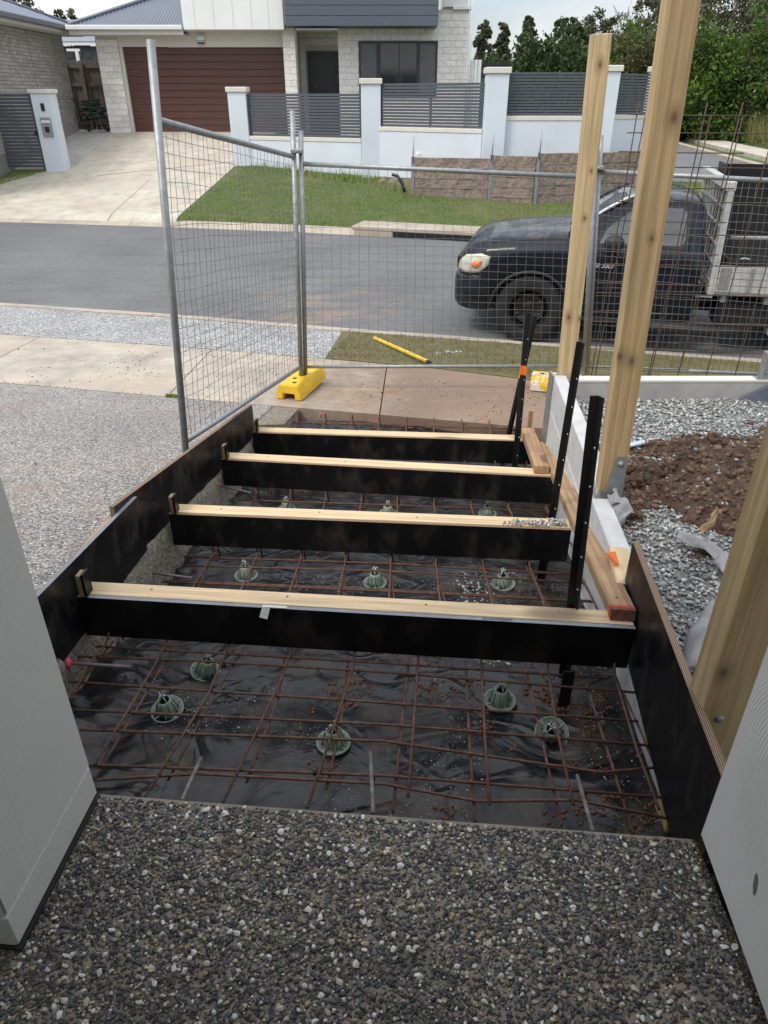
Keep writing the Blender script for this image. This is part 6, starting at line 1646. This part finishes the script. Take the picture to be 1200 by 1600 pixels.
box('gate_latch', M['doorblack'], gx1 - .07, gx1 + .01, 20.32, 20.359, gz0 + .75, gz0 + .83, gt)
lf = empty('slat_fence', (gx0 - 1.5, 20.4, 0), 'grey slat fence with pale pillar running off left of the gate', 'fence')
bm = bmesh.new(); bbox(bm, gx0 - .42, gx0 - .06, 20.3, 20.75, PZ0 - .2, at(0, 190, D=20.3).z + .7); finish(bm, 'fence_pillar', M['fencewall'], lf, bevel=.008)
bm = bmesh.new(); bbox(bm, gx0 - .46, gx0 - .02, 20.27, 20.79, at(0, 190, D=20.3).z + .701, at(0, 190, D=20.3).z + .78); finish(bm, 'pillar_cap', M['cap'], lf)
for j in range(19): box('slat', M['slat'], gx0 - 4, gx0 - .425, 20.5, 20.52, gz0 + j * sh * 1.1 + .008, gz0 + (j + 1) * sh * 1.1 - .010, lf)

nh = empty('neighbour_house', (-12, 23, .4), 'single-storey grey brick house with blue-grey metal roof at the left edge', 'house')
nX = at(125, 200, h=.86).x; nY1 = 25.7; nX = at(122, 190, D=nY1).x
zE = at(108, 56, D=nY1).z
box('wall_core', M['mortar2'], nX - 6, nX - .02, 17.5, nY1 - .02, -.3, zE, nh)
bud2 = [300]
lay_bricks(nh, (nX - .02, nY1, .3), (0, -1, 0), 6.4, .22, zE, .24, .086, .011, M['brick2'], M['brick2s'], budget=bud2, nrm=(1, 0, 0), seed=9)
box('control_joint', M['darkgutter'], nX - .0125, nX - .004, nY1 - 2.52, nY1 - 2.50, .25, zE, nh)
ev = .48
box('eave_lining', M['trim'], nX - .5, nX + ev, 17, nY1 + ev, zE + .002, zE + .02, nh)
box('fascia', M['trim'], nX + ev - .03, nX + ev, 17, nY1 + ev, zE + .021, zE + .17, nh)
box('gutter', M['darkgutter'], nX + ev + .001, nX + ev + .12, 17, nY1 + ev + .12, zE + .07, zE + .20, nh, bevel=.02)
bm = bmesh.new(); gr = []; n = 60
for i in range(n + 1):
    y = 17 + (nY1 + ev - 17) * i / n; dz = .02 * math.cos(i * math.pi / 1.0)
    back = max(0.0, min(5.0, (nY1 + ev - y)))
    gr.append((bm.verts.new((nX + ev + .02, y, zE + .20 + dz)), bm.verts.new((nX + ev - back, y, zE + .20 + back * .36 + dz))))
for a, b in zip(gr, gr[1:]): bm.faces.new((a[0], b[0], b[1], a[1]))
a = bm.verts.new((nX + ev - 5, 17, zE + .2 + 1.8)); 
finish(bm, 'roof', M['roofmetal'], nh)
# two ribs of hip and a small vent
tube('hip_cap', M['roofmetal'], [(nX + ev, nY1 + ev, zE + .23), (nX + ev - 5, nY1 + ev - 5, zE + .23 + 1.8)], .05, nh)
box('wall_number', M['darkframe'], nX + .001, nX + .02, nY1 - 2.2, nY1 - 1.75, hz(155, 24), hz(152, 24), nh)
# paling fence closing the gap
pg = empty('paling_fence', (-8.9, 27, .5), 'weathered grey timber paling fence between the two houses', 'fence')
FX0, FX1 = at(104, 150, D=26.8).x, at(172, 150, D=26.8).x
fzt = at(130, 97, D=26.8).z; n = 16; pw = (FX1 - FX0) / n
for k in range(n):
    bm = bmesh.new(); bbox(bm, FX0 + k * pw + .004, FX0 + (k + 1) * pw - .004, 26.8 + (k % 2) * .012, 26.82 + (k % 2) * .012, .45, fzt + rnd.uniform(-.04, .02)); finish(bm, 'paling', M['pal'], pg)
for z in (fzt - .12, fzt - .62, .75): box('fence_rail', M['pal'], FX0, FX1, 26.74, 26.795, z - .045, z + .045, pg)
for x in (FX0 + .1, FX0 + .62): box('fence_post', M['pal'], x, x + .11, 26.66, 26.735, .45, fzt + .04, pg)
# far house between
bh = empty('rear_house', (-12.5, 34, .5), 'dark walled house with pale metal roof seen between the two nearer houses', 'house')
BD = 33
box('wall', M['cladding'], at(96, 80, D=BD).x - 3, at(175, 80, D=BD).x, BD, BD + 5, 0, at(120, 72, D=BD).z, bh)
box('roof_band', M['gutter'], at(96, 80, D=BD).x - 3, at(170, 80, D=BD).x, BD - .5, BD - .38, at(120, 72, D=BD).z, at(120, 68, D=BD).z, bh)
bm = bmesh.new(); x0, x1 = at(90, 80, D=BD).x - 3, at(172, 80, D=BD).x; z = at(120, 68, D=BD).z
prism(bm, [(x0, BD - .45, z), (x0, BD + 5, z + 1.1), (x0, BD + 5, z + 1.15), (x0, BD - .45, z + .05)], vec=(x1 - x0, 0, 0)); finish(bm, 'roof', M['roofmetal'], bh)
box('pergola_beam', M['gutter'], at(104, 80, D=31).x, at(124, 80, D=31).x, 31, 31.1, at(120, 80, D=31).z, at(120, 76, D=31).z, bh)
box('pergola_post', M['gutter'], at(117, 80, D=31).x, at(117, 80, D=31).x + .1, 31, 31.1, .3, at(120, 80, D=31).z, bh)
for k in range(3): box('window', M['glass'], at(104 + 14 * k, 85, D=BD).x, at(114 + 14 * k, 85, D=BD).x, BD - .03, BD - .005, at(120, 92, D=BD).z, at(120, 82, D=BD).z, bh)
# hose cart
cc = at(152, 198, D=25.6); cc.z = .54
ct = empty('garden_cart', tuple(cc), 'black framed garden cart holding a heap of green hose by the fence', 'garden cart')
for s in (-.28, .32):
    m_ = Matrix.Translation(cc + V3((s, -.1, .26))) @ Matrix.Rotation(R(80), 4, 'Y') @ Matrix.Rotation(R(0), 4, 'X')
    bm = bmesh.new(); lathe_geo(bm, [(.24 + .025 * math.cos(a), .025 * math.sin(a)) for a in [math.pi * k / 4 for k in range(8)]], 24, closed=True)
    for k in range(4): tube_geo(bm, [(0, 0, 0), (.23 * math.cos(k * 1.57), .23 * math.sin(k * 1.57), 0)], .01, 5)
    finish(bm, 'wheel', M['blackplastic'], ct, m_)
bm = bmesh.new()
for p, q in (((-.4, -.2, .3), (.4, -.2, .42)), ((-.4, .2, .3), (.4, .2, .42)), ((-.4, -.2, .3), (-.45, -.1, .85)), ((.4, -.2, .42), (.45, 0, .1)), ((-.4, .2, .3), (-.2, 0, .05)), ((-.45, -.1, .85), (-.62, -.1, .9)), ((-.3, -.2, .3), (.2, -.2, .75))):
    tube_geo(bm, [cc + V3(p), cc + V3(q)], .02, 6)
finish(bm, 'cart_frame', M['blackplastic'], ct)
bm = bmesh.new()
for k in range(16):
    r_ = rnd.uniform(.16, .36); c = cc + V3((rnd.uniform(-.12, .15), rnd.uniform(-.1, .1), .52 + k * .022)); tl = rnd.uniform(-.3, .3)
    tube_geo(bm, [c + V3((r_ * math.cos(a), r_ * .8 * math.sin(a), r_ * tl * math.cos(a))) for a in [i * math.pi / 8 for i in range(17)]], .022, 5)
finish(bm, 'hose_heap', M['greendark'], ct)

# street lamp far off
c = at(893, 112, D=48)
sl = empty('street_lamp', (c.x, 48, -1), 'thin dark street lamp with a curved arm in front of the trees', 'street lamp')
tube('lamp_pole', M['darkframe'], [(c.x, 48, -.4), at(892, 78, D=48)], .07, sl, 8)
tube('lamp_arm', M['darkframe'], [at(892, 78, D=48), at(896, 73, D=48), at(905, 71, D=48), at(912, 73, D=48)], .045, sl, 6)
c = at(912, 73, D=48); bm = bmesh.new(); bbox(bm, c.x - .1, c.x + .45, 47.9, 48.1, c.z - .08, c.z + .06); finish(bm, 'lamp_head', M['galv'], sl, bevel=.03)

# ================================================================ PLANTS
def leaves(rs, C, n, size, droop=0.0):
    """n leaf faces round given points C (m,3) with radii in C[:,3]"""
    k = rs.randint(0, len(C), n); d = rs.randn(n, 3); d /= np.linalg.norm(d, axis=1)[:, None]; rad = C[k, 3] * (0.35 + .65 * rs.rand(n) ** .5)
    p = C[k, :3] + d * (rad * (1 + .28 * np.abs(rs.randn(n))))[:, None] * np.array([1, 1, .85])
    a = rs.randn(n, 3); a /= np.linalg.norm(a, axis=1)[:, None]; a[:, 2] -= droop; a /= np.linalg.norm(a, axis=1)[:, None]
    b = np.cross(a, rs.randn(n, 3)); b /= np.linalg.norm(b, axis=1)[:, None]
    s = size * (.6 + .8 * rs.rand(n))[:, None]
    V = np.stack([p - a * s, p + b * s * .42, p + a * s, p - b * s * .42], 1).reshape(-1, 3)
    return V, np.arange(n * 4).reshape(n, 4)
def tree(name, base, height, radius, label, mat, n=5000, leafsize=.14, shape='round', trunk=.18, crown0=.25, nb=26, seed=1, group=None, sparse=1.0, droop=.3, cat='tree'):
    rs = np.random.RandomState(seed); base = V3(base)
    t = empty(name, tuple(base), label, cat, group)
    bm = bmesh.new(); top = base + V3((rs.uniform(-.3, .3), 0, height * .93))
    mid = base.lerp(top, .5) + V3((rs.uniform(-.25, .25), rs.uniform(-.2, .2), 0))
    tube_geo(bm, [base - V3((0, 0, .3)), base.lerp(mid, .5), mid, mid.lerp(top, .5), top], [trunk, trunk * .8, trunk * .6, trunk * .35, trunk * .1], 8)
    C = []
    slim = shape in ('cone', 'tall')
    if slim: nb = int(nb * 2.2)
    for i in range(nb):
        f = crown0 + (1 - crown0) * (i + rs.rand()) / nb
        if shape == 'round': w = math.sqrt(max(0, 1 - ((f - (crown0 + 1) / 2) / ((1 - crown0) / 2)) ** 2)) * .95 + .12
        elif shape == 'cone': w = min(1.0, ((1.02 - f) / (1 - crown0)) ** .8 + .04)
        else: w = .5 + .5 * math.sin(math.pi * min(1, max(0, (f - crown0) / (1 - crown0))))
        a = rs.rand() * 6.283; rr_ = radius * w * (.35 + .65 * rs.rand())
        p = V3((base.x + math.cos(a) * rr_, base.y + math.sin(a) * rr_, base.z + height * f))
        st_ = base + (top - base) * max(0.12, f - .18)
        tube_geo(bm, [st_, st_.lerp(p, .5) + V3((0, 0, .15)), p], [trunk * .32 * (1.1 - f), trunk * .2 * (1.1 - f), .012], 5, cap=False)
        cr = radius * (.26 + .26 * rs.rand()) * sparse * (.62 * (.35 + .65 * min(w, 1)) if slim else 1)
        C.append((*p, cr))
        for q in range(2): C.append((p.x + rs.randn() * cr * .8, p.y + rs.randn() * cr * .8, p.z + rs.randn() * cr * .6, cr * .6))
    finish(bm, 'trunk', M['bark'], t)
    if n: 
        V, F = leaves(rs, np.array(C), n, leafsize, droop); mesh_np('crown', V, F, M[mat], t)
    return t
def tb(px, D, z=None):
    p = at(px, 150, D=D); return (p.x, D, tz(p.x, D) if z is None else z)
def topz(px, py, D): return at(px, py, D=D).z
specs = [  # px, D, top py, radius, kind, mat, shape, label
    (752, 62, 36, 1.7, 'gum', 'cone', 'conical dark gum tree just right of the house corner'),
    (780, 58, 38, 1.4, 'gum', 'cone', 'second conical tree from the house corner'),
    (816, 60, 26, 1.6, 'gum', 'cone', 'tall narrow gum tree with a pointed crown, clear of its neighbours'),
    (850, 66, 100, 2.6, 'deepleaf', 'round', 'low rounded dark tree between the two narrow trees'),
    (877, 57, 29, 1.5, 'deepleaf', 'tall', 'ragged narrow tree left of the street lamp'),
    (920, 60, 38, 2.3, 'gum', 'round', 'airy gum tree behind the street lamp'),
    (800, 40, 108, 1.6, 'deepleaf', 'round', 'dark bush rising just above the slats, nearer the house'),
    (850, 38, 92, 2.0, 'deepleaf', 'round', 'broad dark green bush behind the middle of the slat fence'),
    (905, 42, 102, 1.7, 'olive', 'round', 'olive green bush behind the fence left of the pale post'),
    (962, 44, 64, 1.9, 'limeleaf', 'round', 'bright green shrub just right of the pale post'),
    (1000, 42, 82, 1.7, 'olive', 'round', 'dull olive shrub left of the tall leaning post'),
    (1010, 62, -12, 3.2, 'gum', 'tall', 'tall airy gum tree behind the tall leaning post'),
    (965, 66, 58, 2.6, 'olive', 'round', 'grey-green tree below the bare branches'),
    (1120, 52, -60, 5.2, 'gum', 'round', 'huge spreading gum tree at the top right corner'),
    (1200, 50, -30, 4.6, 'gum', 'round', 'dense gum tree at the far right, above the long grass bank'),
    (1082, 56, -10, 3.6, 'olive', 'round', 'olive tree filling the gap behind the tall leaning post'),
    (1060, 43, 120, 1.9, 'olive', 'round', 'small olive bush at the foot of the bright leafy shrubs'),
    (1105, 41, 66, 2.3, 'limeleaf', 'round', 'bright leafy shrub tree with yellow-green top, left one of the pair'),
    (1158, 40, 84, 2.2, 'limeleaf', 'round', 'bright leafy shrub tree, right one of the pair'),
    (1205, 40, 100, 2.0, 'olive', 'round', 'olive shrub at the right edge above the long grass'),
]
for k, (px, D, py, rad, mt, sh_, lb) in enumerate(specs):
    b = tb(px, D); H = topz(px, py, D) - b[2]
    big = D < 45
    tree('shrub' if H < 5.5 and big else 'gum_tree' if mt == 'gum' else 'tree', b, H, rad, lb, mt, n=int((7000 + 2800 * rad * (1.3 if big else 1)) * (.62 if (px > 990 and not big) else 1)), leafsize=.105 if big else .12, shape=sh_, crown0=.05 if big else .12, nb=30 if big else 34, seed=100 + k,
         group='trees beyond the fence', sparse=1.0 if big else (.55 if px > 990 else .72), trunk=.12 if big else .2, cat='shrub' if H < 5.5 and big else 'tree')
tree('bare_tree', tb(966, 58), topz(966, -5, 58) - tb(966, 58)[2], 2.0, 'leafless pale tree left of the tall gum', 'gum', n=0, nb=40, seed=5, trunk=.2, crown0=.5)
for px, D, py, rad, s_, lb in ((22, 62, -22, 2.6, 3, 'open gum tree crown above the left metal roof'), (52, 66, -4, 2.4, 4, 'gum tree behind the ridge of the left house'), (88, 70, 36, 1.3, 6, 'small dark treetop in the dip between the roofs'), (128, 70, 20, 1.9, 7, 'dark treetop just left of the corrugated roof hip'), (655, 70, -6, 1.5, 8, 'treetop peeping over the ridge of the two-storey house')):
    b = tb(px, D); tree('gum_tree', b, topz(px, py, D) - b[2], rad, lb, 'gum', n=3500, leafsize=.14, shape='tall', crown0=.45, nb=16, seed=s_, group='trees beyond the fence', sparse=.7)
# wood far behind as one dark mass
rs = np.random.RandomState(8); C = []
for i in range(260):
    px = rs.uniform(735, 1300); D = rs.uniform(72, 95); p = at(px, 100, D=D); C.append((p.x, D, (-.6 + rs.uniform(0, 1.4)) if px < 960 else rs.uniform(0.5, 2.5 + (px - 960) / 240 * 4), rs.uniform(1.2, 2.6)))
V, F = leaves(rs, np.array(C), 60000, .22); o = mesh_np('distant_wood', V, F, M['olive']); o['kind'] = 'stuff'

# grass blades
def blades(name, n, poly, h0, h1, wd, mat, seed, zf=None, lean=.5, dens=None):
    rs = np.random.RandomState(seed); P_ = np.array(poly); lo, hi = P_.min(0), P_.max(0)
    x = lo[0] + (hi[0] - lo[0]) * rs.rand(n); y = lo[1] + (hi[1] - lo[1]) * rs.rand(n)
    ins = np.zeros(n, bool)
    for (x0, y0), (x1, y1) in zip(poly, poly[1:] + poly[:1]):
        c = ((y0 > y) != (y1 > y)) & (x < (x1 - x0) * (y - y0) / ((y1 - y0) or 1e-9) + x0); ins ^= c
    if dens is not None: ins &= dens(x, y, rs)
    x, y = x[ins], y[ins]; n = len(x)
    z = np.array([(zf or tz)(a, b) for a, b in zip(x, y)])
    a = rs.rand(n) * 6.283; h = h0 + (h1 - h0) * rs.rand(n) ** 1.5; h *= .6 + 1.0 * (fbm(x, y, 1.5, 3) + .5)
    L_ = lean * h * rs.rand(n)
    ca, sa = np.cos(a), np.sin(a); b = rs.rand(n) * 6.283
    V = np.stack([np.stack([x - ca * wd, y - sa * wd, z], 1), np.stack([x + ca * wd, y + sa * wd, z], 1), np.stack([x + np.cos(b) * L_, y + np.sin(b) * L_, z + h], 1)], 1).reshape(-1, 3)
    o = mesh_np(name, V, np.arange(n * 3).reshape(n, 3), M[mat]); o['kind'] = 'stuff'
kx = [(-4.36 + i * .6, fY(-4.36 + i * .6) + .02) for i in range(20)]
blades('far_grass', 190000, kx + [(7.0, 18.0), (5.5, 18.4), (4, 17.8), (3.0, 16.3), (1.7, 16.4), (0.7, 16.9), (-.1, 18.8), (-3.5, 20.6)], .02, .06, .007, 'blade', 1, dens=lambda x, y, r: (r.rand(len(x)) < .6 + .8 * (fbm(x, y, .9, 3))))
blades('side_grass', 30000, [(5.5, 18.4), (9.5, 15.5), (10.5, 19.3), (6.0, 20.1)], .02, .07, .012, 'blade', 2)
blades('tall_edge_grass', 5000, [(-3.2, 20.2), (-.2, 18.6), (.6, 17.0), (.6, 16.7), (-.4, 18.1), (-3.3, 19.9)], .08, .22, .010, 'blade', 3)
blades('left_grass', 22000, [(-12.4, 17.5), (-12.4, 20.4), (-8.75, 20.35), (-9.6, 18.9), (-11, 17.6)], .02, .06, .009, 'blade', 4)
vy = [(-.62 + .02, 7.0), (-.36, 8.05), (.8, 7.78), (2, 7.42), (4.5, 6.75), (4.5, 5.4), (1.9, 6.15), (1.2, 6.46), (.5, 6.72)]
blades('verge_grass', 60000, vy, .008, .030, .0032, 'dryblade', 5, zf=lambda x, y: tz(x, y) + .008, dens=lambda x, y, r: (r.rand(len(x)) < .55 + 1.3 * fbm(x, y, 3, 3)))
bank = [(sideK(20) + 3.1, 20), (sideK(60) + 3.1, 60), (sideK(60) + 9.5, 60), (sideK(30) + 10, 30), (sideK(20) + 9, 20)]
blades('bank_reeds', 60000, bank, .5, 1.25, .016, 'reed', 6, lean=.7)
blades('kerbside_weeds', 800, [(-3.4, 6.02), (-1.8, 5.68), (-1.8, 5.70), (-3.4, 6.05)], .01, .04, .004, 'blade', 7, zf=lambda x, y: tz(x, y))
p = at(268, 620, h=2.2); tag(None or bpy.data.objects['kerbside_weeds'])
blades('joint_weed', 900, [(p.x - .04, p.y - .03), (p.x + .05, p.y - .04), (p.x + .05, p.y + .01), (p.x - .04, p.y + .02)], .01, .035, .005, 'blade', 9, zf=lambda x, y: tz(x, y))
